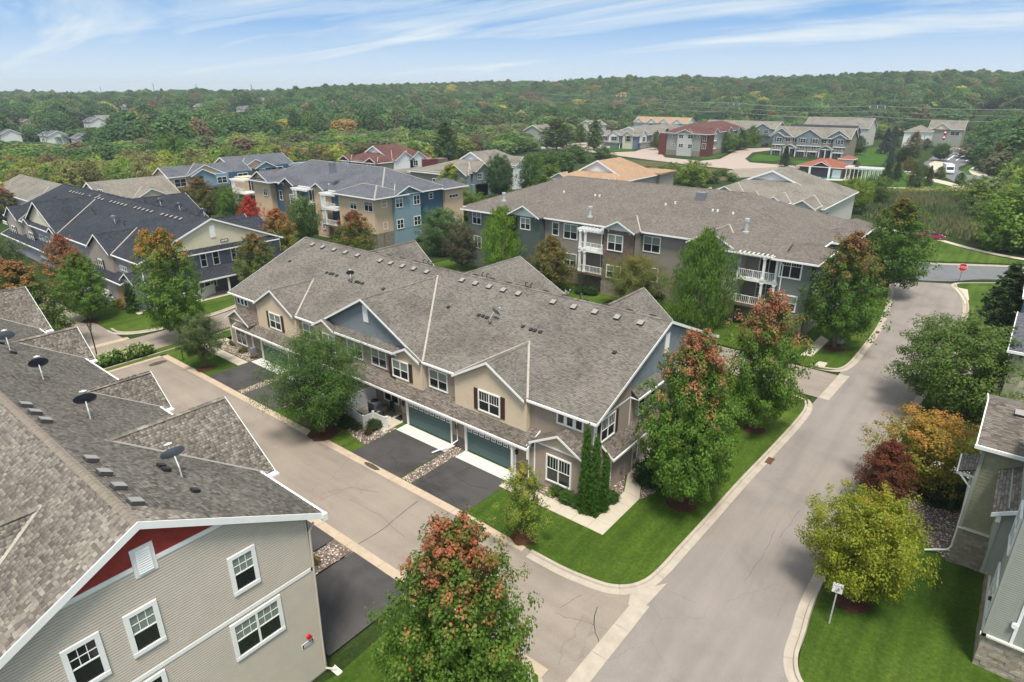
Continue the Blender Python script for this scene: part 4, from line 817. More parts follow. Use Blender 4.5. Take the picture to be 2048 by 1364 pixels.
# ---- dark-roofed slate row house across the side street
DM = dict(roof='shingles_navy', roof_low='shingles_navy', side='siding_slate', end='siding_slate', low='siding_lilac', taupe='siding_lilac', bay='siding_greige', peak='siding_cream')
FD = ('y', 30.13, -1); FE_D = ('y', 30.58, -1)
dark = dict(name='row_house', label='slate-blue row house with near-black roof and cream gable beyond the side street', xl=-139.2, xr=-84.4, yf=29.6, mats=DM,
    gables=[dict(x=-96.45, hw=3.9), dict(x=-120.45, hw=7.6, big=1), dict(x=-134.09, hw=3.4)],
    upper=[(-138.8, -84.8, 'taupe')], lower=[(-138.8, -84.8)], porch=[], doors=[], piers=[], pent=(-138.8, -88.2), bays=[(-88.6, -84.9)],
    windows=[(FD, *(-97.61, -96.06, 2.96, 4.69), dict(shutters='shutter_dark'))] + [(FE_D, *q, dict(lod=1)) for q in ((-129.37, -128.35, 3.13, 4.6), (-122.94, -121.5, 3.17, 4.61), (-120.08, -118.63, 3.02, 4.67))]
        + [(FD, *(-126.57, -124.35, 3.18, 4.63), dict(shutters='shutter_dark')), (FD, *(-135.76, -133.57, 3.11, 4.57), dict(shutters='shutter_dark')), (FD, *(-116.83, -115.58, 3.23, 4.47), dict(shutters='shutter_dark')),
         (('y', 29.55, -1), *(-120.98, -117.77, 1.32, 1.63)), (('y', 29.55, -1), *(-116.97, -114.64, 1.34, 1.77))])
droot, G2 = rowhouse(dark)
trip(droot, FE_D, *(-91.42, -89.3, 3.98, 4.71)); trip(droot, FE_D, *(-142.29, -139.98, 3.96, 4.58))
end_gable(droot, G2, DM, dict(skirt=(33.5, 49.8)))
ED = G2['E']; XD = G2['wr']
for q in ((38.06, 38.98, 3.82, 5.95), (39.78, 40.75, 3.81, 5.9), (42.45, 43.28, 3.95, 6.04)): window(droot, ED, *q, cols=1, fr=.12)
b = MB(); roofplane(b, [(XD + 2.6, 36, 2.75), (XD + 2.6, 50.8, 2.75), (XD, 50.8, 3.9), (XD, 36, 3.9)], .1); b.build('porch_roof', 'shingles_navy', droot)
b = MB(); b.box(XD + 2.6, XD + 2.7, 36, 50.8, 2.55, 2.74)
for y_ in (36.2, 40.3, 43.5, 46.5, 50.4): b.box(XD + 2.3, XD + 2.5, y_ - .1, y_ + .1, .1, 2.6)
b.split('porch_post', 'trim_white', droot)
for q in ((38, 39.8), (45.6, 48)): window(droot, ED, *q, .9, 2.4, cols=2)
door(droot, ED, 41.5, 43.0, 2.2, 'door_dark')
# the small number board on its cream gable (unreadable figures)
b = MB(); pbox(b, ED, 41.3, 42.4, 6.75, 7.15, .02, .06); nb = b.build('number_board', 'shutter_dark', droot); b = MB()
for k in range(4): pbox(b, ED, 41.42 + k * .23, 41.58 + k * .23, 6.83, 7.07, .06, .065)
b.build('number', 'paint_white', nb)
sheet('porch_slab', [(XD, 36), (XD + 2.7, 36), (XD + 2.7, 51), (XD, 51)], 'concrete_walk', .09)
b = MB(); b.box(-91.2, -88.75, 29.48, 29.58, .1, 2.4); b.split('garage_door', 'wood', droot)
mat('cap_brown', (.21, .18, .15), .9, .1, noise=.15, nscale=3)
# ---------------------------------------------------------------- tan row house nearest the street, its shingles laid one by one
def dirs(P):
    u = (P[1] - P[0]).normalized(); n = (P[1] - P[0]).cross(P[-1] - P[0]).normalized(); return u, n.cross(u), n
TABS = []
def lay_tabs(pts, row=.143, hide=None):
    P = [Vector(p) for p in pts]; u, v, n = dirs(P); pol = [((p - P[0]).dot(u), (p - P[0]).dot(v)) for p in P]
    vmax = max(q[1] for q in pol); k = 0; y = 0.0
    while y < vmax:
        c = clip(clip(pol, 1, y + .02, True), 1, y + .05, False)
        if len(c) >= 3:
            x0, x1 = min(q[0] for q in c), max(q[0] for q in c); x = x0 + rng.uniform(0, .2)
            while x < x1 - .1:
                w_ = rng.uniform(.12, .28); w_ = min(w_, x1 - x)
                p = P[0] + u * (x + w_ / 2) + v * (y + .07)
                if hide is None or not hide(p): TABS.append((p, u, v, n, w_ - .012))
                x += w_ + (rng.choice((0, 0, .05, .10)))
        y += row
FX, FY0, FY1, FE, FR_ = -20.62, -1.3, 12.5, 8.9, 12.6; FSL = (12.6 - 8.9) / 6.9; FXL = -70.0
fg = empty('row_house', (-45, 11.8, 0), 0, 'tan-sided row house with red gable peak and weathered grey-brown shingle roof', 'row house')
FM = dict(roof='shingles_fg')
front = [(FXL, FY1, FE), (FX, FY1, FE), (FX, 5.6, FR_), (FXL, 5.6, FR_)]
front = [front[1], front[0], front[3], front[2]]
back = [(FXL, FY0, FE), (FX, FY0, FE), (FX, 5.6, FR_), (FXL, 5.6, FR_)]
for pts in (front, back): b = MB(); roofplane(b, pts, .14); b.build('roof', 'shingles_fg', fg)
# (centre, half width, eave coordinate, ridge height, front)
FG = [(-29.5, 3.9, 8.7, 11.5, 13.2), (-38.35, 1.95, 8.7, 10.45, 13.1), (-50.0, 2.15, 8.7, 10.6, 13.1), (-61.2, 4.1, 8.7, 11.4, 13.3)]
def in_gables(p):
    for xc, hw, z0, z1, yf_ in FG:
        sl_ = (z1 - z0) / hw
        if abs(p.x - xc) < hw and z1 - sl_ * abs(p.x - xc) > p.z + .02: return True
    return False
lay_tabs(front, hide=in_gables); lay_tabs([back[0], back[1], back[2], back[3]], hide=lambda p: p.x < -42 or (abs(p.x + 26.3) < (p.y - 4.0) * -1.1 + 0.0 and p.y < 4.0 and 11.8 - .9 * abs(p.x + 25.6) > p.z))
for xc, hw, z0, z1, yf_ in FG:
    yb_ = FY1 - (z1 - FE) / FSL; yv = FY1 - (z0 - FE) / FSL
    for q in (-1, 1):
        e0 = (xc + q * hw, yf_, z0); e1 = (xc, yf_, z1); r1 = (xc, yb_, z1); v = (xc + q * hw, yv, z0)
        pts = [e0, v, r1, e1] if q < 0 else [v, e0, e1, r1]; pts = pts if Vector(dirs([Vector(p) for p in pts])[2]).z > 0 else [e0, v, r1, e1]
        b = MB(); roofplane(b, pts, .08); b.build('roof', 'shingles_fg', fg); lay_tabs(pts)
        b = MB(); b.bar(Vector(v) + Vector((0, 0, .035)), Vector(r1) + Vector((0, 0, .035)), .12, .02); b.build('valley_flashing', 'vent_top', fg)
    b = MB(); ridge_cap(b, (xc, yf_ - .02, z1), (xc, yb_, z1), .32, .22, .05); b.build('ridge_cap', 'shingles_fg', fg)
    b = MB()
    for q in (-1, 1):
        a_ = Vector((xc + q * hw, yf_ + .003, z0 + .01)); c_ = Vector((xc, yf_ + .003, z1 + .01)); dn = Vector((0, 0, -.2)); b.slab([a_, c_, c_ + dn, a_ + dn], (0, .03, 0))
    b.box(xc + hw - .05, xc + hw + .35, yf_ - .45, yf_ + .03, z0 - .14, z0 - .02); b.build('rake_trim', 'trim_white', fg)
    b = MB(); siding(b, ('y', yf_ - .4, 1), [(xc - hw + .2, 5), (xc + hw - .2, 5), (xc + hw - .2, z0), (xc, z1 - .2), (xc - hw + .2, z0)]); b.build('gable_wall', 'siding_beige', fg)
# cross gable on the far slope
xg, hz_ = -25.6, 11.8; yt = FY0 + (hz_ - FE) / FSL
for q in (-1, 1):
    hw = 3.2; z0 = hz_ - hw * .9; e0 = (xg + q * hw, -2.0, z0); e1 = (xg, -2.0, hz_); r1 = (xg, yt, hz_); v = (xg + q * hw, FY0 + (z0 - FE) / FSL, z0)
    pts = [v, e0, e1, r1] if q < 0 else [e0, v, r1, e1]; b = MB(); roofplane(b, pts, .08); b.build('roof', 'shingles_fg', fg); lay_tabs(pts)
    b = MB(); b.bar(Vector(v) + Vector((0, 0, .04)), Vector(r1) + Vector((0, 0, .04)), .16, .03); b.build('valley_flashing', 'flash_tan', fg)
b = MB(); ridge_cap(b, (FXL, 5.6, FR_), (FX, 5.6, FR_), .36, .28, .035); b.build('ridge_cap', 'cap_brown', fg)
b = MB(); ridge_cap(b, (xg, -2, hz_), (xg, yt, hz_), .3, .22, .05); b.build('ridge_cap', 'shingles_fg', fg)
# individual shingles: the 300 nearest are parts, the rest one mesh
CAM = Vector((0, 0, 26)); TABS.sort(key=lambda s_: (s_[0] - CAM).length)
TV = np.array([(-.5, -.075, .0), (.5, -.075, .0), (.5, .075, .0), (-.5, .075, .0), (-.5, -.075, .015), (.5, -.075, .015), (.5, .075, .006), (-.5, .075, .006)]); TF = np.array([(4, 5, 6, 7), (0, 1, 5, 4), (1, 2, 6, 5), (3, 0, 4, 7)])
meshes = []
for wk in (.16, .22, .28, .33):
    b = MB(); 
    for f in TF: b.face([(TV[i][0] * wk, TV[i][1], TV[i][2]) for i in f], [(wk, 0)] * 4)
    o = b.build('shingle', 'shingles_tab', None, (0, 0, 0)); meshes.append((wk, o.data)); bpy.data.objects.remove(o)
for p, u, v, n, w_ in TABS[:300]:
    me = min(meshes, key=lambda q: abs(q[0] - w_))[1]; o = bpy.data.objects.new('shingle', me); S.collection.objects.link(o); o.parent = fg
    o.matrix_local = Matrix.Translation(p - fg.location) @ Matrix((u, v, n)).transposed().to_4x4()
V = []; Fq = []; UVs = []
for i, (p, u, v, n, w_) in enumerate(TABS[300:]):
    A = np.array([u, v, n]); loc = (TV * [w_, 1, 1]) @ A + np.array(p) - np.array(fg.location); V.append(loc); Fq.append(TF + 8 * i); UVs.append((rng.random() * 97, rng.random() * 31))
o = np_mesh('shingles', np.concatenate(V), np.concatenate(Fq), 'shingles_tab', None); kind(o, 'stuff'); o.parent = fg
l = o.data.uv_layers.new(name='UVMap'); l.data.foreach_set('uv', np.repeat(np.array(UVs, 'f'), 16, axis=0).ravel())
# gable wall facing the street
WX_ = FX - .35; pl = ('x', WX_, 1); y0, y1 = -.6, 11.8; rz = lambda y: (FE + FSL * (y - FY0) if y <= 5.6 else FE + FSL * (FY1 - y)) - .16
b = MB(); b.box(FXL + .5, WX_, y0, y1, 0, 8.7); b.slab([(FXL + .5, y0, 8.7), (FXL + .5, y1, 8.7), (FXL + .5, 5.6, 12.2)], (WX_ - FXL - .5, 0, 0)); b.build('wall', 'siding_tan', fg)
b = MB(); siding(b, pl, [(y0, .1), (y1, .1), (y1, rz(y1)), (11.2 - (FY0 + (10.91 - FE) / FSL), 10.75), (FY0 + (10.91 - FE) / FSL, 10.75), (y0, rz(y0))], .116); b.build('siding', 'siding_tan', fg)
zt = 10.75; yl = FY0 + (zt + .16 - FE) / FSL; yr_ = 11.2 - yl
red = MB(); ro = kind(empty('dummy')) if 0 else None
# red fish-scale courses: each shake panel a part
zz = zt; pnl = 0
while zz < 12.5:
    a_ = FY0 + (zz + .14 - FE) / FSL; c_ = 11.2 - a_; x_ = a_ - rng.uniform(0, .8)
    while x_ < c_:
        w_ = 1.15; poly = [(x_, zz), (x_ + w_, zz), (x_ + w_, zz + .21), (x_, zz + .21)]; a2 = FY0 + (zz + .21 + .14 - FE) / FSL
        tri = [(a_, zz), (c_, zz), (11.2 - a2, zz + .21), (a2, zz + .21)] if a2 < 5.6 else [(a_, zz), (c_, zz), (5.6, zz + (5.6 - a_) * FSL)]
        cl_ = clip(clip(tri, 0, x_ + .006, True), 0, x_ + w_ - .006, False)
        if len(cl_) >= 3:
            b = MB(); b.face([plane_pt(pl, s_, z, .035 - .02 * (z - zz) / .21) for s_, z in cl_]); lo = [q for q in cl_ if abs(q[1] - zz) < 1e-5]
            if len(lo) > 1: b.face([plane_pt(pl, min(q[0] for q in lo), zz, 0), plane_pt(pl, max(q[0] for q in lo), zz, 0), plane_pt(pl, max(q[0] for q in lo), zz, .035), plane_pt(pl, min(q[0] for q in lo), zz, .035)])
            b.build('shake_panel', 'siding_red', fg)
        x_ += w_
    zz += .21
b = MB(); wall_poly(b, pl, [(yl, zt), (yr_, zt), (5.6, 12.45)], .004); b.build('gable_wall', 'siding_red', fg)
b = MB(); pbox(b, pl, yl - .1, 5.19, zt - .12, zt + .06, .0, .05); b.build('trim_board', 'trim_white', fg)
b = MB(); pbox(b, pl, 5.97, yr_ + .1, zt - .12, zt + .06, .0, .05); b.build('trim_board', 'trim_white', fg)
b = MB(); pbox(b, pl, y0, y1, 6.1, 6.28, .0, .05); b.build('trim_board', 'trim_white', fg)
for a_, c_ in (((FX, FY1, FE), (FX, 5.6, FR_)), ((FX, FY0, FE), (FX, 5.6, FR_))):
    b = MB(); a_ = Vector(a_) + Vector((.01, 0, .03)); c_ = Vector(c_) + Vector((.01, 0, .03)); b.slab([a_, c_, c_ - Vector((0, 0, .3)), a_ - Vector((0, 0, .3))], (.04, 0, 0)); b.slab([a_ - Vector((0, 0, .26)), c_ - Vector((0, 0, .26)), c_ - Vector((0, 0, .28)), a_ - Vector((0, 0, .28))], (-.36, 0, 0)); b.build('rake_trim', 'trim_white', fg)
b = MB(); pbox(b, pl, 5.28, 5.88, 10.35, 11.38, .0, .06); gv = b.build('gable_vent', 'trim_white', fg); b = MB(); pbox(b, pl, 5.2, 5.96, 10.27, 10.35, .0, .05); pbox(b, pl, 5.2, 5.28, 10.35, 11.38, .0, .05); pbox(b, pl, 5.88, 5.96, 10.35, 11.38, .0, .05); pbox(b, pl, 5.2, 5.96, 11.38, 11.46, .0, .05); b.build('vent_frame', 'trim_white', gv)
for k in range(10):
    b = MB(); b.slab([plane_pt(pl, 5.34, 10.4 + k * .094, .10), plane_pt(pl, 5.82, 10.4 + k * .094, .10), plane_pt(pl, 5.82, 10.47 + k * .094, .062), plane_pt(pl, 5.34, 10.47 + k * .094, .062)], (0, 0, .015)); b.build('louvre', 'trim_white', gv)
b = MB(); pbox(b, pl, y1 - .1, y1 + .04, .1, 8.8, .01, .05); b.box(WX_ - .3, WX_ + .05, y1, y1 + .04, .1, 8.8); b.build('corner_board', 'siding_tan', fg)
b = MB(); b.box(FXL, FX, FY1 + .01, FY1 + .13, FE - .16, FE - .02); b.box(FX - .02, FX + .1, FY1 - .1, FY1 + .14, FE - .34, FE + .0); b.build('gutter', 'trim_white', fg)
b = MB(); b.tube([(WX_ + .12, y1 + .3, 8.55), (WX_ + .1, y1 + .06, 8.2), (WX_ + .1, y1 - .12, .6), (WX_ + .1, y1 - .12, .3), (WX_ + .45, y1 + .25, .12)], .05, 6); b.build('downspout', 'siding_tan', fg)
b = MB(); b.box(WX_ + .15, WX_ + .75, y1 + .05, y1 + .09, .07, .13); b.box(WX_ + .15, WX_ + .75, y1 + .31, y1 + .35, .07, .13); b.box(WX_ + .15, WX_ + .75, y1 + .09, y1 + .31, .065, .08); b.build('splash_block', 'trim_cream', fg)
for q, kw in (((4.58, 4.89, 9.56, 11.93) if 0 else (8.28, 9.42, 7.2, 9.07), dict(cols=1, muntin=2, blind=.5)), ((4.5, 5.62, 7.2, 9.1), dict(cols=1, muntin=2, blind=1)), ((2.6, 3.75, 7.2, 9.1), dict(cols=1, muntin=2)), ((7.85, 10.1, 4.05, 5.97), dict(cols=2, muntin=2, blind=.5)), ((4.0, 5.3, 4.05, 5.97), dict(cols=1, muntin=2))):
    window(fg, pl, *q, fr=.17, **kw)
# fire bell and its plate
b = MB(); b.tube([plane_pt(pl, 11.1, 2.75, .02), plane_pt(pl, 11.1, 2.75, .14)], .11, 14); b.tube([plane_pt(pl, 11.22, 2.62, .02), plane_pt(pl, 11.22, 2.62, .10)], .05, 8); b.build('alarm_bell', 'sign_red', fg)
b = MB(); pbox(b, pl, 10.7, 11.35, 2.2, 2.5, .02, .05); ap = b.build('alarm_plate', 'sign_white', fg); b = MB(); pbox(b, pl, 10.74, 11.31, 2.23, 2.47, .05, .055); b.build('plate_face', 'black_metal', ap)
b = MB()
for k in range(3): pbox(b, pl, 10.8, 11.25, 2.27 + k * .065, 2.30 + k * .065, .055, .058)
b.build('lettering', 'sign_white', ap)

# ---------------------------------------------------------------- roof furniture
def part_copy(src, parent, loc, rot=None, scale=1):
    o = src.copy(); S.collection.objects.link(o); o.parent = parent; M_ = Matrix.Translation(loc)
    if rot is not None: M_ = M_ @ rot
    if scale != 1: M_ = M_ @ Matrix.Scale(scale, 4)
    o.matrix_local = M_; return o
def proto(name, b, m):
    o = b.build(name, m, None, (0, 0, 0)); S.collection.objects.unlink(o); return o
b = MB(); s_ = .24; b.face([(-s_, -s_, .01), (s_, -s_, .01), (s_ * .9, -s_, .17), (-s_ * .9, -s_, .17)]); b.face([(-s_ * .9, -s_, .17), (s_ * .9, -s_, .17), (s_ * .9, s_, .13), (-s_ * .9, s_, .13)]); b.face([(s_, -s_, .01), (s_, s_, .01), (s_ * .9, s_, .13), (s_ * .9, -s_, .17)]); b.face([(-s_, s_, .01), (-s_, -s_, .01), (-s_ * .9, -s_, .17), (-s_ * .9, s_, .13)]); b.face([(s_, s_, .01), (-s_, s_, .01), (-s_ * .9, s_, .13), (s_ * .9, s_, .13)])
VENT = proto('roof_vent', b, 'vent_dark')
b = MB(); b.box(-.225, .225, -.24, .25, .171, .178); b.face([(-.22, -.24, .178), (.22, -.24, .178), (.22, .24, .14), (-.22, .24, .14)]); VTOP = proto('vent_lid', b, 'vent_top')
b = MB(); b.tube([(0, 0, -.1), (0, 0, .45)], .05, 8); PIPE = proto('vent_pipe', b, 'vent_top'); b = MB(); b.tube([(0, 0, -.1), (0, 0, .42)], .05, 8); b.tube([(0, 0, .42), (0, .12, .52), (0, .26, .42)], .05, 8); PIPEH = proto('vent_pipe', b, 'vent_dark')
b = MB(); b.box(-.13, .13, -.14, .14, 0, .12); HOOD = proto('exhaust_hood', b, 'black_metal')
def slope_rot(sl_, flip=False): return Matrix.Rotation(math.atan(sl_), 4, 'X') if not flip else Matrix.Rotation(math.pi, 4, 'Z') @ Matrix.Rotation(math.atan(sl_), 4, 'X')
def vents(par, xs, y, zf, sl_, flip=False, sc=1.0):
    for x in xs:
        o = part_copy(VENT, par, Vector((x, y, zf(y))) - par.location, slope_rot(sl_, flip), sc)
        c = VTOP.copy(); S.collection.objects.link(c); c.parent = o
zmain = lambda y: 6.0 + .417 * (y - 31.3) if y < 41.5 else 6.0 + .417 * (51.7 - y)
def group5(x0, n=5, st=1.27): return [x0 + st * i for i in range(n)]
vents(mroot, [p[0] for p in ((-61.54, 40.85), (-59.65, 40.92), (-57.58, 40.86), (-55.58, 40.8), (-53.51, 40.78), (-49.87, 40.84), (-48.25, 40.84), (-46.49, 40.8), (-44.86, 40.83), (-43.05, 40.83), (-38.42, 40.73), (-36.77, 40.75), (-35.13, 40.79), (-33.5, 40.84), (-31.83, 40.84), (-28.17, 40.8), (-26.14, 40.79), (-24.16, 40.78), (-22.16, 40.75), (-20.15, 40.76))], 40.5, zmain, .417)
vents(mroot, list(np.arange(-63.3, -19, 2.05)), 42.55, zmain, .417, True)
for (px_, h_) in ((-56.6, 38.12), (-56.44, 38.34), (-55.86, 38.23), (-53.88, 38.15), (-47.5, 37.94), (-47.29, 38.16), (-46.75, 38.07), (-44.95, 37.89)): part_copy(PIPE, mroot, Vector((px_, h_, zmain(h_))) - mroot.location)
for (px_, h_) in ((-37.14, 37.81), (-36.52, 38.0), (-35.68, 38.05), (-27.83, 37.55), (-26.79, 37.59), (-20.25, 37.58)): part_copy(PIPE, mroot, Vector((px_, h_, zmain(h_))) - mroot.location)
for (px_, h_) in ((-61.65, 37.42), (-54.68, 37.25), (-54.07, 37.25), (-53.68, 37.27), (-52.95, 37.23), (-50.58, 37.15), (-49.71, 37.15), (-49.28, 37.12), (-48.73, 37.12), (-45.64, 37.15)): part_copy(HOOD, mroot, Vector((px_, h_, zmain(h_))) - mroot.location, slope_rot(.417))
for (px_, h_) in ((-37.01, 37.16), (-33.48, 37.21), (-33.04, 37.22), (-32.56, 37.18), (-28.83, 37.28), (-27.97, 37.2), (-27.58, 37.21), (-27.04, 37.21), (-20.4, 37.21)): part_copy(HOOD, mroot, Vector((px_, h_, zmain(h_))) - mroot.location, slope_rot(.417))
for x in (-46.2, -45.5, -44.9, -33, -32.4, -38.2, -37.6): part_copy(PIPEH, mroot, Vector((x, 43.0, zmain(43.0))) - mroot.location); part_copy(HOOD, mroot, Vector((x - .4, 42.3, zmain(42.3))) - mroot.location, slope_rot(.417, True))
part_copy(PIPE, mroot, Vector((-28.4, 42.6, 9.6)) - mroot.location, None, 1.6); part_copy(PIPEH, mroot, Vector((-26.9, 42.6, 9.6)) - mroot.location, None, 1.4)
# wings behind the ridge (three rear cross gables)
for (xa, hw_, zt_) in ((-57.22, 3.6, 9.0), (-40.76, 7.0, 9.6), (-25.87, 3.6, 8.9)):
    cross_gable(mroot, ('y', 51.3, 1), xa, hw_, (zt_ - 6.0) / hw_, 6.0, .4, .417, MM, wallmat='siding_beige')
# dark roof vents
zd = lambda y: 6.0 + .417 * (y - 30.2) if y < 40.4 else 6.0 + .417 * (50.6 - y)
vents(droot, [q for x0 in (-131, -122.5, -113.5, -104.5, -95.5) for q in group5(x0, 5, 1.4)], 38.9, zd, .417); vents(droot, list(np.arange(-137, -86, 2.1)), 41.6, zd, .417, True)
for x, y in ((-130.7, 36.22), (-130.74, 35.74), (-114.21, 36.22), (-111.65, 35.61), (-102.45, 35.52), (-99.78, 35.2), (-129.86, 35.28)): part_copy(PIPEH, droot, Vector((x, y, zd(y))) - droot.location, None, 1.5)
for x in (-96, -92, -110): part_copy(PIPEH, droot, Vector((x, 42.5, zd(42.5))) - droot.location, None, 1.5)
for (xa, hw_, zt_) in ((-114.23, 7.5, 9.7), (-90.75, 4.0, 8.4), (-95.25, 3.0, 8.2)):
    cross_gable(droot, ('y', 50.2, 1), xa, hw_, (zt_ - 6.0) / hw_, 6.0, .4, .417, DM, wallmat='siding_slate')
zf = lambda y: FE + FSL * (FY1 - y)
for x, y in ((-22.17, 6.1), (-23.67, 6.12), (-25.14, 6.16), (-26.66, 6.22), (-31.74, 6.17), (-32.93, 6.13), (-34.09, 6.09)):
    o = part_copy(VENT, fg, Vector((x, y, zf(y) + .02)) - fg.location, slope_rot(FSL, True), .95); c = VTOP.copy(); S.collection.objects.link(c); c.parent = o
for x, y in ((-23.25, 8.53), (-26.13, 8.48), (-25.65, 8.47), (-46.19, 8.49), (-48.68, 8.48)): part_copy(HOOD, fg, Vector((x, y, zf(y) + .02)) - fg.location, slope_rot(FSL, True), 1.1)

# ---------------------------------------------------------------- satellite dishes
def dish_meshes():
    b = MB(); n, k = 20, 4; a, c = .46, .40
    for r_ in range(k + 1):
        for j in range(n):
            t_ = 2 * math.pi * j / n; rr = r_ / k; b.v.append((a * rr * math.cos(t_), .12 * rr * rr, c * rr * math.sin(t_)))
    for r_ in range(k):
        for j in range(n):
            q = (j + 1) % n; b.f.append((r_ * n + j, r_ * n + q, (r_ + 1) * n + q, (r_ + 1) * n + j)); b.uv.append(None)
    off = len(b.v)
    for r_ in range(k + 1):
        for j in range(n):
            t_ = 2 * math.pi * j / n; rr = r_ / k; b.v.append((a * rr * math.cos(t_), .12 * rr * rr - .015, c * rr * math.sin(t_)))
    for r_ in range(k):
        for j in range(n):
            q = (j + 1) % n; b.f.append((off + r_ * n + j, off + (r_ + 1) * n + j, off + (r_ + 1) * n + q, off + r_ * n + q)); b.uv.append(None)
    return b
DISH = {}
for nm in ('dish_navy', 'dish_grey', 'pale_metal'):
    o = dish_meshes().build('reflector', nm, None, (0, 0, 0), smooth=True); S.collection.objects.unlink(o); DISH[nm] = o
b = MB(); b.tube([(0, -.55, -.75), (0, -.45, -.35), (0, -.12, .0)], .028, 8); b.tube([(0, -.55, -.75), (0, -.5, -.78)], .03, 6); MAST = proto('mast', b, 'pale_metal')
b = MB(); b.box(-.12, .12, -.68, -.42, -.80, -.76); b.bar((.0, -.48, -.5), (.28, -.5, -.78), .02, .02); b.bar((.0, -.48, -.5), (-.28, -.5, -.78), .02, .02); FOOT = proto('mounting_foot', b, 'black_metal')
b = MB(); b.bar((0, .0, -.36), (0, .55, -.12), .03, .03); b.box(-.05, .05, .5, .62, -.16, -.02); b.box(-.14, .14, .54, .6, -.12, -.05); ARM = proto('receiver_arm', b, 'pale_metal')
def dish(px, py, z, rz, m, label, sc=1.0, tilt=-35, roofz=None):
    rz = math.atan2(py, px) - math.pi / 2 + rz
    x, y = px, py; e_ = empty('satellite_dish', (x, y, z), rz, label, 'satellite dish', 'satellite dishes on the roofs'); e_.scale = (sc * .8,) * 3
    for src, tl in ((MAST, 0), (FOOT, 0), (DISH[m], tilt), (ARM, tilt)):
        o = src.copy(); S.collection.objects.link(o); o.parent = e_; o.matrix_local = Matrix.Translation((0, 0, .8)) @ Matrix.Rotation(R(-tl if tl else 0), 4, 'X')
def on_roof(P): return P
for (q, m, rz, lb, sc, zfun) in (((-25.55, 8.87), 'dish_grey', 12, 'grey satellite dish on the tan house roof close to the street gable', 1.35, zf), ((-33.33, 8.27), 'dish_navy', 0, 'navy satellite dish between the two roof gables of the tan house', 1.35, zf),
        ((-40.57, 8.4), 'dish_navy', 0, 'navy satellite dish above the smallest gable of the tan house', 1.3, zf), ((-47.46, 8.62), 'dish_grey', 0, 'grey satellite dish highest up the tan roof at the photo edge', 1.3, zf),
        ((-31.66, 37.15), 'dish_grey', -55, 'grey satellite dish tilted on the brown row house roof', 1.2, zmain), ((-50.65, 37.21), 'dish_navy', 0, 'navy satellite dish on the brown row house roof', 1.1, zmain),
        ((-103.1, 35.12), 'pale_metal', 5, 'pale blue satellite dish low on the near-black roof', 1.3, zd), ((-89.09, 41.77), 'dish_grey', 5, 'round grey satellite dish over the cream gable', 1.3, zd),
        ((-100.31, 40.84), 'dish_grey', 5, 'grey satellite dish on the near-black roof ridge, farther of the pair', 1.3, zd), ((-95.25, 41.28), 'dish_grey', 5, 'grey satellite dish on the near-black roof ridge, nearer of the pair', 1.3, zd), ((-29.87, 44.88), 'pale_metal', -80, 'white satellite dish standing behind the ridge of the brown row house', .9, zmain)):
    dish(q[0], q[1], zfun(q[1]) - .02, R(rz), m, lb, sc)
# ---------------------------------------------------------------- hip-roofed apartments
def hip_roof(par, x0, x1, y0, y1, ze, sl, m, over=.5, caps=True, capm=None):
    x0 -= over; x1 += over; y0 -= over; y1 += over; hw = min(x1 - x0, y1 - y0) / 2; zt = ze + hw * sl
    if x1 - x0 >= y1 - y0: A, B = (x0 + hw, (y0 + y1) / 2, zt), (x1 - hw, (y0 + y1) / 2, zt); sl_ = [[(x0, y0, ze), (x1, y0, ze), B, A], [(x1, y0, ze), (x1, y1, ze), B], [(x1, y1, ze), (x0, y1, ze), A, B], [(x0, y1, ze), (x0, y0, ze), A]]
    else: A, B = ((x0 + x1) / 2, y0 + hw, zt), ((x0 + x1) / 2, y1 - hw, zt); sl_ = [[(x0, y0, ze), (x1, y0, ze), A], [(x1, y0, ze), (x1, y1, ze), B, A], [(x1, y1, ze), (x0, y1, ze), B], [(x0, y1, ze), (x0, y0, ze), A, B]]
    for pts in sl_: b = MB(); roofplane(b, pts, .12); b.build('roof', m, par)
    t_ = MB(); t_.box(x0 - .08, x1 + .08, y0 - .1, y0 - .003, ze - .2, ze - .01); t_.box(x1 + .003, x1 + .1, y0 - .0, y1, ze - .2, ze - .012); t_.box(x0 - .1, x0 - .003, y0, y1, ze - .2, ze - .012); t_.box(x0 - .08, x1 + .08, y1 + .003, y1 + .1, ze - .2, ze - .01); t_.box(x0, x1, y0, y1, ze - .2, ze - .17)
    t_.split('gutter', 'trim_white', par)
    if caps:
        b = MB()
        for c, e_ in (((x0, y0, ze), A), ((x1, y0, ze), B if x1 - x0 >= y1 - y0 else A), ((x1, y1, ze), B), ((x0, y1, ze), A if x1 - x0 >= y1 - y0 else B)): ridge_cap(b, c, e_, .3, .4, .05)
        if (Vector(A) - Vector(B)).length > .5: ridge_cap(b, A, B, .3, .4, .05)
        b.build('hip_cap', capm or m, par)
def block(par, x0, x1, y0, y1, z0, z1, m, name='siding', core=True, faces='fr', course=.16):
    """solid volume with lap siding on the front (-y) and right (+x) faces"""
    if core: b = MB(); b.box(x0, x1, y0, y1, 0, z1); b.build('wall', m, par)
    b = MB()
    if 'f' in faces: siding(b, ('y', y0, -1), [(x0, z0), (x1, z0), (x1, z1), (x0, z1)], course)
    if 'r' in faces: siding(b, ('x', x1, 1), [(y0, z0), (y1, z0), (y1, z1), (y0, z1)], course)
    if 'l' in faces: siding(b, ('x', x0, -1), [(y0, z0), (y1, z0), (y1, z1), (y0, z1)], course)
    b.build(name, m, par)
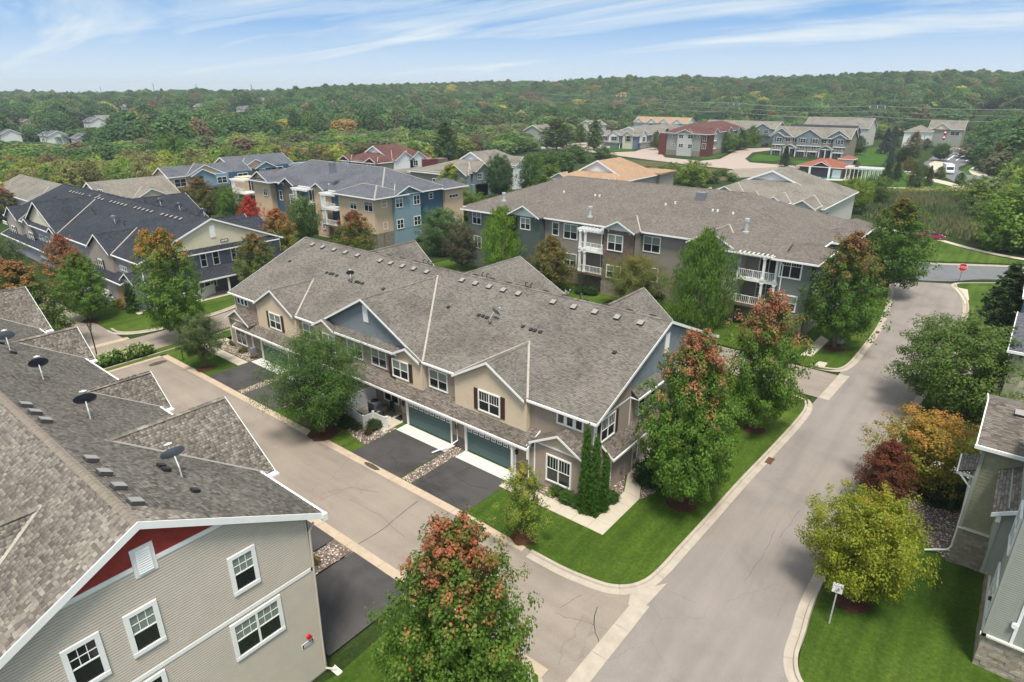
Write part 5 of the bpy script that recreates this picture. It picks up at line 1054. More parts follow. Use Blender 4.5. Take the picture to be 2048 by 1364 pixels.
def masonry(par, x0, x1, y0, y1, z0, z1, m, o_=.06, faces='fr'):
    b = MB()
    if 'f' in faces: pbox(b, ('y', y0, -1), x0 - o_, x1 + o_, z0, z1, 0, o_)
    if 'r' in faces: pbox(b, ('x', x1, 1), y0 - o_, y1, z0, z1 - .002, 0.003, o_)
    if 'l' in faces: pbox(b, ('x', x0, -1), y0 - o_, y1, z0, z1 - .002, 0.003, o_)
    b.split('stone_base', m, par)
def bracket_gable(par, xc, hw, y0, ze, m, sl=.52, main=.375, wall=None, brackets=True):
    """small gable with white rake boards and brackets on the front"""
    cross_gable(par, ('y', y0, -1), xc, hw, sl, ze, 0, main, dict(roof=m), wallmat=wall or 'siding_white', wallz=ze - .15, over=.7, course=.2, em=-.9)
    if brackets:
        for q in (-.62, 0, .62):
            b = MB(); x = xc + q * hw; zt = ze + (1 - abs(q)) * hw * sl - .3; b.slab([(x - .07, y0, zt), (x - .07, y0 - .55, zt), (x - .07, y0 - .5, zt - .14), (x - .07, y0 - .12, zt - .35), (x - .07, y0, zt - .75)], (.14, 0, 0)); b.build('bracket', 'trim_white', par)
def railing(par, x0, x1, y, z, h=1.0, ax='x', m='trim_white', step=.22):
    b = MB(); ln = x1 - x0; n = max(2, int(abs(ln) / step))
    P = (lambda s_, z_: (s_, y, z_)) if ax == 'x' else (lambda s_, z_: (y, s_, z_))
    b.bar(P(x0, z + h), P(x1, z + h), .07, .06); b.bar(P(x0, z + .1), P(x1, z + .1), .05, .05)
    for i in range(n + 1):
        s_ = x0 + ln * i / n; b.bar(P(s_, z + .1), P(s_, z + h), .1 if i % 8 == 0 else .045, .1 if i % 8 == 0 else .045)
    b.build('railing', m, par)
def balcony(par, x0, x1, yw, z1, z2, zt, dep=1.8, m='trim_white', cols=None, trellis=True, doors=(.45, .9)):
    """two stacked balconies recessed beside a bay: slabs, columns, railings, trellis on top"""
    y0 = yw - dep
    for z in (z1, z2):
        b = MB(); b.box(x0, x1, y0, yw, z - .28, z); b.build('balcony_slab', m if z == z2 else 'brick_brown', par); railing(par, x0, x1, y0 + .06, z)
        s0 = x0 + (x1 - x0) * doors[0]; s1 = x0 + (x1 - x0) * doors[1]; window(par, ('y', yw, -1), s0, s1, z + .05, z + 2.4, 2, style='tall' if z == z1 else 'one', glass='glass_grey' if z == z1 else 'glass_dark')
    for x in (cols or (x0 + .15, x0 + .95)):
        for z, zz in ((z1, z2 - .3), (z2, zt)):
            b = MB(); b.box(x - .13, x + .13, y0 - .02, y0 + .24, z, zz); b.box(x - .2, x + .2, y0 - .08, y0 + .3, zz - .15, zz - .001); b.box(x - .2, x + .2, y0 - .08, y0 + .3, z + .001, z + .3); b.build('column', m, par)
    if trellis:
        b = MB(); b.box(x0 - .3, x1 + .1, y0, y0 + .12, zt, zt + .25); b.build('beam', m, par)
        n = int((x1 - x0) / .5)
        for i in range(n + 1):
            b = MB(); x = x0 + (x1 - x0) * i / n; b.box(x - .05, x + .05, y0 - .4, yw, zt + .251, zt + .45); b.build('rafter', m, par)
# ---- grey apartment house
ap = empty('apartment_house', (-42, 74.5, 0), 0, 'long grey-green three-level apartment house with brick bays, white balconies and taupe hip roof', 'apartment house')
AY = 74.6
block(ap, -68.8, -18.2, AY, 97, 2.6, 9.0, 'siding_pewter')
masonry(ap, -68.8, -18.2, AY, 97, 0, 2.6, 'block_tan')
hip_roof(ap, -68.6, -17.6, AY + .1, 97, 9.1, .375, 'shingles_taupe', .75)
WA = ('y', AY, -1)
# far-end corner tower and green bay
block(ap, -67.71, -61.38, 73.2, AY + 3, 1.2, 8.9, 'siding_greengrey', faces='frl')
hip_roof(ap, -67.71, -61.38, 73.2, 78.5, 9.0, .375, 'shingles_taupe', .8)
block(ap, -57.92, -53.75, 73.4, AY + 2, 2.6, 9.1, 'siding_darkgreen')
bracket_gable(ap, -56.47, 3.0, 73.4, 9.1, 'shingles_taupe')
# brick bay with gable
bx0, bx1 = -42.49, -38.0
block(ap, bx0, bx1, 72.6, AY + 2, 2.6, 9.1, 'brick_brown', faces=''); masonry(ap, bx0, bx1, 72.6, AY, 1.9, 9.05, 'brick_brown', .05); masonry(ap, bx0, bx1, 72.6, AY, 0, 1.9, 'block_tan', .1)
b = MB(); siding(b, ('x', bx1 + .06, 1), [(72.7, 2.6), (AY, 2.6), (AY, 9), (72.7, 9)], .16); b.build('siding', 'siding_pewter', ap)
bracket_gable(ap, (bx0 + bx1) / 2, (bx1 - bx0) / 2 + .35, 72.6, 9.1, 'shingles_taupe')
# second gable by the weeping tree
gx = -27.77
block(ap, gx - 2.6, gx + 2.6, 72.8, AY + 2, 2.6, 9.1, 'siding_darkgreen'); bracket_gable(ap, gx, 3.0, 72.8, 9.1, 'shingles_taupe')
# light bay and corner tower at the street end
lx0, lx1 = -25.85, -23.89; tx0, tx1 = -19.19, -15.9
block(ap, lx0, lx1, 72.4, AY + 2, 2.9, 9.0, 'siding_light'); masonry(ap, lx0, lx1, 72.4, AY, 2.0, 2.9, 'brick_brown', .05); masonry(ap, lx0, lx1, 72.4, AY, 0, 2.0, 'block_tan', .1)
b = MB(); b.box(lx1, tx0, AY - .6, AY, 0, 9.0); b.build('wall', 'siding_pewter', ap)
block(ap, tx0, tx1, 71.4, 77.5, 2.9, 8.9, 'siding_greengrey'); masonry(ap, tx0, tx1, 71.4, 77.5, 0, 2.9, 'block_tan', .08)
hip_roof(ap, tx0, tx1, 71.4, 78.0, 9.0, .42, 'shingles_taupe', .75)
b = MB(); roofplane(b, [(lx0 - .4, 71.6, 8.9), (tx0, 71.6, 8.9), (tx0, 75.5, 10.2), (lx0 - .4, 75.5, 10.2)], .1); b.build('roof', 'shingles_taupe', ap); b = MB(); b.box(lx0 - .4, tx0, 71.5, 71.59, 8.7, 8.88); b.split('gutter', 'trim_white', ap)
balcony(ap, -46.46, bx0 - .06, AY, 2.6, 5.8, 8.3, 2.0, doors=(.62, .98))
balcony(ap, lx1, tx0 - .05, AY - .6, 2.9, 6.0, 8.6, 2.4, cols=(tx0 - 1.8, tx0 - .4), doors=(.35, .85))
for q, kw in (((-52.41, -51.2, 6.57, 8.54), dict(cols=1)), ((-50.39, -47.99, 6.36, 8.56), dict(blind=1)), ((-50.24, -47.97, 2.26, 4.35), dict(blind=1)), ((-37.68, -35.18, 6.37, 8.53), dict(blind=1)), ((-37.47, -35.16, 2.44, 4.38), dict(blind=1)), ((-56.45, -54.99, 1.62, 3.72), {})): window(ap, WA, *q, fr=.13, **kw)
for q, kw in (((-41.91, -39.56, 6.29, 8.51), dict(blind=1)), ((-41.87, -39.59, 2.51, 4.35), dict(blind=1))): window(ap, ('y', 72.55, -1), *q, fr=.13, **kw)
window(ap, ('y', 73.4, -1), *(-57.37, -55.49, 7.02, 8.79), blind=1); window(ap, ('y', 73.2, -1), *(-66.78, -64.95, 6.69, 8.82), blind=1); window(ap, ('y', 73.2, -1), *(-66.58, -64.94, 2.88, 4.89), blind=1); window(ap, ('y', 72.8, -1), gx - 1.1, gx + 1.1, 6.2, 8.2, blind=1); window(ap, ('y', 72.8, -1), gx - 1.1, gx + 1.1, 3.2, 5.2, blind=1)
window(ap, ('y', 71.4, -1), *(-19.25, -16.85, 6.83, 8.97), muntin=3, style='tall', fr=.15); window(ap, ('y', 71.4, -1), -19.25, -16.85, 3.1, 5.0, fr=.15, blind=1); window(ap, ('x', tx1, 1), 73.2, 75.0, 6.1, 8.3, muntin=2); window(ap, ('x', tx1, 1), 73.2, 75.0, 3.1, 5.1)
b = MB(); b.tube([(tx0 + .1, 70.9, 8.7), (tx0 + .3, 71.3, 8.3), (tx0 + .3, 71.3, .3)], .07, 6); b.build('downspout', 'trim_white', ap)
zap = lambda y: 9.1 + .375 * (y - 73.95)
def stack(par, x, y, z, h, r_, m='pale_metal'):
    b = MB(); b.tube([(x, y, z - .4), (x, y, z + h * .8)], r_, 10); b.tube([(x, y, z + h * .8), (x, y, z + h)], r_ * 1.5, 10); b.tube([(x, y, z - .1), (x, y, z + .15)], r_ * 2, 10); b.build('flue', m, par)
for q, h in (((-46.69, 75.57), 1.5), ((-25.26, 76.73), 1.7), ((-63.26, 76.7), 1.3)): stack(ap, q[0], q[1], zap(q[1]), h, .2)
q = (-33.93, 83.11); b = MB(); b.box(q[0] - .6, q[0] + .6, q[1] - .5, q[1] + .5, zap(q[1]) - .3, zap(q[1]) + .9); b.build('air_handler', 'grey_metal', ap)
for q in ((-54.86, 80.96), (-49.32, 80.96), (-48.55, 80.96), (-37.88, 80.7), (-36.8, 81.32), (-31.15, 80.55), (-30.48, 80.56), (-28.37, 80.4)): b = MB(); b.tube([(q[0], q[1], zap(q[1]) - .1), (q[0], q[1], zap(q[1]) + .25)], .13, 8); b.build('roof_cap', 'trim_white', ap)
# side towers towards the street
for y0_ in (84, 92.5): block(ap, -18.0, -15.4, y0_, y0_ + 5.4, 2.6, 8.9, 'siding_greengrey', faces='fr'); hip_roof(ap, -18.6, -15.4, y0_, y0_ + 5.4, 9.0, .4, 'shingles_taupe', .8)
window(ap, ('x', -15.4, 1), 85.5, 87.5, 6, 8); window(ap, ('y', 84, -1), -17.6, -16.2, 6, 8)
# ---- blue apartment house
bl = empty('apartment_house', (-106, 71, 0), 0, 'blue and peach three-level apartment house with blue-grey hip roof and white pergolas', 'apartment house')
BY = 72.0; BX = -87.0
block(bl, -125, BX, BY, 87, 2.8, 9.0, 'siding_navyblue'); masonry(bl, -125, BX, BY, 87, 0, 2.8, 'block_tan')
hip_roof(bl, -125, BX, BY, 87, 9.1, .46, 'shingles_bluegrey', .75, capm='vent_top')
pe = ('x', BX, 1)
sy0, sy1 = 74.25, 80.42
block(bl, BX, BX + .7, sy0, sy1, 2.9, 9.0, 'siding_skyblue', faces='fr'); cross_gable(bl, ('x', BX + .7, 1), (sy0 + sy1) / 2, (sy1 - sy0) / 2 + .3, .42, 9.1, .0, .40, dict(roof='shingles_bluegrey'), wallmat='siding_skyblue', wallz=8.9, over=.6)
cx1 = -87.35; cx0 = -96.93
block(bl, cx0, BX + .02, 70.2, 75, 2.8, 9.0, 'siding_peach'); hip_roof(bl, cx0, BX + .4, 70.2, 76.5, 9.1, .40, 'shingles_bluegrey', .8, capm='vent_top')
masonry(bl, cx0, BX + .03, 70.2, 71.9, 0, 2.8, 'block_tan')
block(bl, BX - 4, BX + .6, 87.0, 92, 2.8, 8.9, 'siding_peach'); hip_roof(bl, BX - 4, BX + .6, 87.0, 92, 9.0, .45, 'shingles_bluegrey', .8)
P_ = ('x', BX, 1)
for q in ((71.82, 73.05, 7.17, 8.45), (71.89, 72.91, 3.29, 4.61), (83.26, 84.36, 7.27, 8.42)): window(bl, P_, *q, cols=1)
for q, k in (((74.4, 76.14, 6.83, 8.46), 1), ((78.7, 80.3, 6.83, 8.57), 0), ((74.42, 76.06, 3.06, 4.76), 0), ((78.53, 80.28, 3.05, 4.79), 0)): window(bl, ('x', BX + .7, 1), *q, blind=k)
for q in ((-93.61, -91.67, 6.52, 7.73), (-89.63, -87.29, 6.56, 8.3)): window(bl, ('y', 70.2, -1), *q, muntin=2, style='tall')
window(bl, ('x', BX + .6, 1), 88, 90.6, 6.9, 7.6, cols=3, style='one')
for px0, px1, wl_, zz in ((-126.63, -120.23, 'siding_peach', 9.1), (-115.62, -111.21, 'brick_brown', 9.1), (-105.22, -101.54, 'siding_peach', 9.1)):
    block(bl, px0, px1, 70.8, BY + 2, .5, 9.0, wl_, faces='fr' if 'brick' not in wl_ else ''); 
    if 'brick' in wl_: masonry(bl, px0, px1, 70.8, BY, .5, 9.0, wl_, .05)
    bracket_gable(bl, (px0 + px1) / 2, (px1 - px0) / 2 + .4, 70.8, 9.1, 'shingles_bluegrey', wall=wl_ if 'brick' not in wl_ else 'brick_brown')
block(bl, -134.09, -131.13, 70.8, BY + 2, .5, 9.0, 'siding_peach', faces='frl'); hip_roof(bl, -125.4, -119.6, 70.6, 76, 9.1, .4, 'shingles_bluegrey', .7)
balcony(bl, -133.05, -128.04, BY, 3, 6.1, 8.4, 2.6); balcony(bl, -101.71 + .6, cx0 - .1, BY, 3, 6.1, 8.4, 2.6); balcony(bl, -110.78, -106.06, BY, 3, 6.1, 8.4, 2.2)
for q in ((-122.87, -121.38, 6.07, 7.56), (-113.38, -111.59, 5.25, 7.23), (-103.07, -102.2, 5.67, 7.72), (-103.38, -102.48, 1.55, 3.55)): window(bl, ('y', 70.72 if q[2] < 99 else 0, -1), *q, muntin=2)
window(bl, ('y', BY, -1), *(-119.13, -117.98, 5.35, 7.36), cols=1)
zbl = lambda y: 9.1 + .46 * (y - BY + .75)
q = (-100.93, 72.52); b = MB(); b.box(q[0] - .5, q[0] + .5, q[1] - .5, q[1] + .5, 12, 13.7); b.tube([(q[0], q[1], 13.7), (q[0], q[1], 14.0)], .6, 12); b.build('air_handler', 'grey_metal', bl)
for q in ((-103.95, 72.43), (-102.99, 72.19), (-102.62, 72.48), (-95.42, 72.44), (-94.55, 72.2), (-94.27, 72.43)): b = MB(); b.tube([(q[0], q[1], zbl(q[1]) - .1), (q[0], q[1], zbl(q[1]) + .3)], .15, 8); b.build('roof_cap', 'trim_white', bl)
# ramp railing beside it
rt = empty('handrail', (*(-89.57, 78.38), 0), 0, 'white metal handrail by the entrance ramp of the blue apartment house', 'handrail')
for a_, c_ in (((-89.89, 75.94), (-91.37, 80.9)), ((-91.37, 80.9), (-92.1, 84.48))):
    b = MB(); b.bar((*a_, 1.1), (*c_, 1.1), .07, .07); b.bar((*a_, .3), (*c_, .3), .05, .05)
    for i in range(9): f = i / 8; x = a_[0] + (c_[0] - a_[0]) * f; y = a_[1] + (c_[1] - a_[1]) * f; b.bar((x, y, 0), (x, y, 1.1), .05, .05)
    b.build('rail_panel', 'trim_white', rt)

# ---------------------------------------------------------------- right-hand apartment house (stone base, sage siding)
rg = empty('apartment_house', (6, 36, 0), 0, 'sage-green sided apartment house on a pale stone base beside the lawn', 'apartment house')
b = MB(); b.box(1.65, 14, 39.65, 46.8, 0, 7.95); b.build('wall', 'siding_olive', rg)
b = MB(); siding(b, ('y', 39.62, -1), [(1.6, 2.55), (9, 2.55), (9, 7.95), (1.6, 7.95)], .22, .02); b.build('siding', 'siding_olive', rg)
b = MB(); siding(b, ('x', 1.63, -1), [(39.7, 2.55), (46.8, 2.55), (46.8, 7.95), (39.7, 7.95)], .22, .02); b.build('siding', 'siding_olive', rg)
def stone_blocks(par, pl, s0, s1, z0, z1, mt=('block_a', 'block_b', 'block_c'), bw=.42, rh=.2, n=9999):
    """individual stone blocks, rough and uneven, courses offset"""
    z = z0; r_ = 0
    while z < z1 - .03:
        h = min(rh, z1 - z); x = s0 - (bw / 2 if r_ % 2 else 0)
        while x < s1:
            a_ = max(s0, x) + .006; c_ = min(s1, x + bw * rng.uniform(.9, 1.1)) - .006
            if c_ - a_ > .05:
                o_ = rng.uniform(.035, .075); b = MB(); pbox(b, pl, a_, c_, z + .006, z + h - .006, -.01, o_)
                ob = b.build('stone_block', rng.choice(mt), par)
            x = max(s0, x) + (c_ + .006 - max(s0, x)) if c_ > a_ else x + bw
            if c_ <= a_: x += .01
        z += h; r_ += 1
for nm, c in (('block_a', (.33, .285, .225)), ('block_b', (.285, .245, .20)), ('block_c', (.37, .325, .265))): mat(nm, c, .95, .1, noise=.18, nscale=6, bump=1, bscale=14)
mat('mortar', (.17, .15, .125), .95)
b = MB(); b.box(1.6, 9, 39.6, 46.8, 0, 2.5); b.build('foundation', 'mortar', rg); stone_blocks(rg, ('y', 39.6, -1), 1.57, 3.35, 0, 2.5)
stone_blocks(rg, ('x', 1.6, -1), 39.6, 44, 0, 2.5, bw=.6, rh=.25)
b = MB(); pbox(b, ('y', 39.55, -1), 1.5, 6, 2.5, 2.6, -.1, .1); pbox(b, ('x', 1.6, -1), 39.5, 46.8, 2.5, 2.6, -.1, .1); b.split('ledge', 'trim_cream', rg)
b = MB(); b.box(1.5, 1.66, 39.52, 39.66, 2.6, 7.9); b.split('corner_board', 'siding_sage', rg)
b = MB(); roofplane(b, [(1.2, 39.2, 8.05), (14, 39.2, 8.05), (14, 45.9, 10.8), (1.2, 45.9, 10.8)], .1)
b = MB(); yy = 39.2; pts = [(1.2, 39.2, 8.05), (14, 39.2, 8.05), (14, 44.9, 8.05), (1.2, 44.9, 8.05)]
b = MB(); roofplane(b, [(1.2, 39.2, 8.05), (14, 39.2, 8.05), (14, 43.2, 9.25), (1.2, 43.2, 9.25)], .12); b.build('roof', 'shingles_tan', rg)
b = MB(); roofplane(b, [(14, 47.2, 8.05), (1.2, 47.2, 8.05), (1.2, 43.2, 9.25), (14, 43.2, 9.25)], .12); b.build('roof', 'shingles_tan', rg)
b = MB(); b.box(1.1, 14, 39.08, 39.195, 7.86, 8.06); b.slab([(1.195, 39.15, 8.08), (1.195, 43.2, 9.3), (1.195, 43.2, 9.1), (1.195, 39.15, 7.88)], (-.06, 0, 0)); b.slab([(1.195, 47.25, 8.08), (1.195, 43.2, 9.3), (1.195, 43.2, 9.1), (1.195, 47.25, 7.88)], (-.06, 0, 0)); b.split('gutter', 'trim_white', rg)
ov = part_copy(VENT, rg, Vector((2.7, 42.5, 9.03)) - rg.location, slope_rot(.3), 1.0); c = VTOP.copy(); S.collection.objects.link(c); c.parent = ov
# canopy and downspout on the lawn side
b = MB(); roofplane(b, [(.75, 42.6, 5.6), (.75, 40.4, 5.6), (1.62, 40.4, 6.0), (1.62, 42.6, 6.0)], .08); b.build('canopy_roof', 'shingles_tan', rg); b = MB(); b.box(.68, .76, 40.3, 42.7, 5.45, 5.6); b.box(.7, 1.62, 40.34, 40.42, 5.4, 5.55); b.split('canopy_trim', 'trim_white', rg)
b = MB(); b.tube([(.9, 40.3, 5.45), (1.5, 39.9, 5.0), (1.5, 39.9, .9), (1.35, 39.9, .55), (.3, 39.7, .12)], .06, 6); b.build('downspout', 'trim_white', rg)
b = MB(); pbox(b, ('x', 1.6, -1), 41.2, 42.0, 2.9, 4.6, .02, .07); b.build('window', 'trim_white', rg)
# bay window hanging off the wall, and the nearer gable end
b = MB(); b.box(2.95, 3.8, 34.9, 39.58, 3.2, 7.2); b.build('wall', 'siding_sage', rg)
b = MB(); siding(b, ('y', 34.88, -1), [(2.75, 3.3), (3.62, 3.3), (3.62, 7.1), (2.75, 7.1)], .12); b.build('siding', 'siding_sage', rg); b = MB(); siding(b, ('x', 2.93, -1), [(34.9, 3.2), (39.5, 3.2), (39.5, 7.1), (34.9, 7.1)], .12); b.build('siding', 'siding_sage', rg)
b = MB(); b.box(2.72, 2.85, 34.8, 34.95, 3.2, 6.9); b.box(2.72, 3.7, 34.82, 34.9, 3.18, 3.3); b.split('corner_board', 'siding_sage', rg)
b = MB(); roofplane(b, [(2.4, 39.4, 6.85), (2.4, 34.5, 6.85), (3.7, 34.5, 7.6), (3.7, 39.4, 7.6)], .1); b.build('bay_roof', 'shingles_tan', rg)
b = MB(); b.slab([(2.38, 34.48, 6.9), (3.6, 34.48, 7.6), (3.6, 34.48, 7.38), (2.38, 34.48, 6.68)], (0, -.05, 0)); b.box(2.62, 2.8, 34.6, 34.75, 6.4, 6.75); b.split('rake_trim', 'trim_white', rg)
b = MB(); b.box(3.4, 14, 31.78, 39.6, 0, 9.6); b.build('wall', 'siding_sage', rg)
b = MB(); siding(b, ('y', 31.76, -1), [(3.36, 2.0), (9, 2.0), (9, 9.6), (3.36, 9.6)], .12); b.build('siding', 'siding_sage', rg)
b = MB(); siding(b, ('x', 3.38, -1), [(31.8, 2.0), (39.6, 2.0), (39.6, 9.6), (31.8, 9.6)], .12); b.build('siding', 'siding_sage', rg)
b = MB(); b.box(3.42, 9, 31.8, 39.6, 0, 2.0); b.build('foundation', 'mortar', rg); stone_blocks(rg, ('y', 31.78, -1), 3.33, 6.3, 0, 1.95, bw=.45, rh=.22); stone_blocks(rg, ('x', 3.38, -1), 31.75, 39.5, 0, 1.95, bw=.6, rh=.24)
b = MB(); pbox(b, ('y', 31.7, -1), 3.22, 8, 1.95, 2.05, -.1, .1); pbox(b, ('x', 3.36, -1), 31.6, 39.4, 1.95, 2.05, -.1, .1); b.split('ledge', 'trim_cream', rg)
b = MB(); pbox(b, ('y', 31.74, -1), 4.32, 4.44, 2.05, 9.5, .0, .06); b.build('trim_board', 'trim_white', rg); b = MB(); b.box(3.3, 3.42, 31.7, 31.8, 2.05, 9.5); b.split('corner_board', 'siding_sage', rg)
window(rg, ('x', 3.36, -1), 32.6, 34.4, 6.0, 8.1, 2, fr=.12); window(rg, ('x', 3.36, -1), 32.4, 34.6, 2.4, 4.3, 3, fr=.12); window(rg, ('y', 31.74, -1), 4.9, 6.1, 2.3, 4.2, 1, fr=.12)
b = MB(); b.tube([(4.28, 31.72, 3.15), (4.28, 31.55, 3.15)], .13, 12); b.build('flood_lamp', 'trim_white', rg); b = MB(); b.tube([(4.28, 31.75, 3.15), (4.28, 31.70, 3.15)], .18, 12); b.build('lamp_plate', 'grey_metal', rg)
b = MB(); b.box(3.15, 3.36, 32.45, 32.6, 3.4, 3.55); b.build('bracket_lamp', 'black_metal', rg)
for p_ in ([(3.2, 31.5, 9.62), (14, 31.5, 9.62), (14, 35.7, 11.4), (3.2, 35.7, 11.4)], [(14, 39.9, 9.62), (3.2, 39.9, 9.62), (3.2, 35.7, 11.4), (14, 35.7, 11.4)]): b = MB(); roofplane(b, p_, .12); b.build('roof', 'shingles_tan', rg)
# tan house and blue house farther along
tn = empty('apartment_house', (7, 62, 0), 0, 'pale tan sided end of the apartment house by the garage lane', 'apartment house')
block(tn, 2.3, 12, 60, 68.5, 1.2, 7.2, 'siding_cream', faces='fl'); masonry(tn, 2.3, 12, 60, 68.5, 0, 1.6, 'block_sand', .1, 'fl')
window(tn, ('y', 60, -1), 3.6, 5.4, 3.6, 6.4, 2, style='tall'); b = MB(); roofplane(b, [(1.9, 59.5, 7.3), (12, 59.5, 7.3), (12, 64, 9.2), (1.9, 64, 9.2)], .1); b.build('roof', 'shingles_bluegrey', tn); b = MB(); b.box(1.8, 12, 59.38, 59.49, 7.1, 7.3); b.slab([(1.89, 59.45, 7.33), (1.89, 64, 9.25), (1.89, 64, 9.0), (1.89, 59.45, 7.1)], (-.06, 0, 0)); b.split('gutter', 'trim_white', tn)
be = empty('apartment_house', (7, 74, 0), 0, 'steel-blue sided apartment end behind the tan one', 'apartment house')
block(be, 2.75, 12, 74.5, 92, 1.2, 8.0, 'siding_steelblue', faces='fl'); masonry(be, 2.75, 12, 74.5, 92, 0, 1.2, 'block_sand', .08, 'fl'); hip_roof(be, 2.75, 14, 74.5, 92, 8.1, .35, 'shingles_bluegrey', .5)
# ---------------------------------------------------------------- generic houses farther away
def house(name, label, cat, x0, x1, y0, y1, ze, sl, wall, roof, ridge='x', gables=(), wins=(), z0=0, over=.4, hip=False, end=None, core=0, base=None, blocks=()):
    """gables: (face, centre, half width, wall material or None, slope, forward); wins: (plane, s0, s1, z0, z1, kwargs)"""
    r_ = empty(name, ((x0 + x1) / 2, (y0 + y1) / 2, z0), 0, label, cat)
    off = Vector((0, 0, z0)); 
    b = MB(); b.box(x0, x1, y0, y1, core, z0 + ze)
    if not hip:
        h = ((y1 - y0) if ridge == 'x' else (x1 - x0)) / 2 * sl
        if ridge == 'x': b.slab([(x0, y0, z0 + ze), (x0, y1, z0 + ze), (x0, (y0 + y1) / 2, z0 + ze + h)], (x1 - x0, 0, 0))
        else: b.slab([(x0, y0, z0 + ze), (x1, y0, z0 + ze), ((x0 + x1) / 2, y0, z0 + ze + h)], (0, y1 - y0, 0))
    b.build('wall', wall, r_)
    if base: b = MB(); b.box(x0 - .08, x1 + .08, y0 - .08, y1 + .08, core, z0 + base[0]); b.build('base_wall', base[1], r_)
    if hip: hip_roof(r_, x0, x1, y0, y1, z0 + ze, sl, roof, over, caps=False)
    else:
        o_ = over
        if ridge == 'x':
            ym = (y0 + y1) / 2; zt = z0 + ze + (ym - y0 + o_) * sl; e_ = z0 + ze + .02
            P = [[(x0 - o_, y0 - o_, e_), (x1 + o_, y0 - o_, e_), (x1 + o_, ym, zt), (x0 - o_, ym, zt)], [(x1 + o_, y1 + o_, e_), (x0 - o_, y1 + o_, e_), (x0 - o_, ym, zt), (x1 + o_, ym, zt)]]
            T_ = [((x, ya, e_), (x, ym, zt), q) for x, q in ((x0 - o_, -1), (x1 + o_, 1)) for ya in (y0 - o_, y1 + o_)]; ev = [(x0 - o_, x1 + o_, y0 - o_ - .1, y0 - o_ - .003)]
        else:
            xm = (x0 + x1) / 2; zt = z0 + ze + (xm - x0 + o_) * sl; e_ = z0 + ze + .02
            P = [[(x1 + o_, y0 - o_, e_), (x1 + o_, y1 + o_, e_), (xm, y1 + o_, zt), (xm, y0 - o_, zt)], [(x0 - o_, y1 + o_, e_), (x0 - o_, y0 - o_, e_), (xm, y0 - o_, zt), (xm, y1 + o_, zt)]]
            T_ = [((xa, y, e_), (xm, y, zt), q) for y, q in ((y0 - o_, -1), (y1 + o_, 1)) for xa in (x0 - o_, x1 + o_)]; ev = [(x1 + o_ + .003, x1 + o_ + .1, y0 - o_, y1 + o_)]
        for p in P: b = MB(); roofplane(b, p, .12); b.build('roof', roof, r_)
        for a_, c_, q in T_:
            b = MB(); a_ = Vector(a_); c_ = Vector(c_); out = (q * .05, 0, 0) if ridge == 'x' else (0, q * .05, 0); b.slab([a_ + Vector((0, 0, .03)), c_ + Vector((0, 0, .03)), c_ - Vector((0, 0, .3)), a_ - Vector((0, 0, .3))], out); b.split('rake_trim', 'trim_white', r_)
        b = MB()
        for q in ev: b.box(*q, e_ - .22, e_ - .01)
        b.split('gutter', 'trim_white', r_)
    for face, c, hw, wm, gs, fwd in gables:
        if face == 'f': cross_gable(r_, ('y', y0, -1), c, hw, gs, z0 + ze, fwd, sl, dict(roof=roof), wallmat=wm or wall, wallz=z0 + ze - .2, over=.35, cap=False, course=.25)
        else: cross_gable(r_, ('x', x1, 1), c, hw, gs, z0 + ze, fwd, sl, dict(roof=roof), wallmat=wm or wall, wallz=z0 + ze - .2, over=.35, cap=False, course=.25)
    for bx in blocks:      # (x0, x1, y0, y1, z0, z1, material, name)
        b = MB(); b.box(*[v + (z0 if i in (4, 5) else 0) for i, v in enumerate(bx[:6])]); b.build(bx[7] if len(bx) > 7 else 'wall', bx[6], r_)
    for w_ in wins: window(r_, w_[0], w_[1], w_[2], z0 + w_[3] if z0 else w_[3], z0 + w_[4] if z0 else w_[4], lod=1, **(w_[5] if len(w_) > 5 else {}))
    return r_
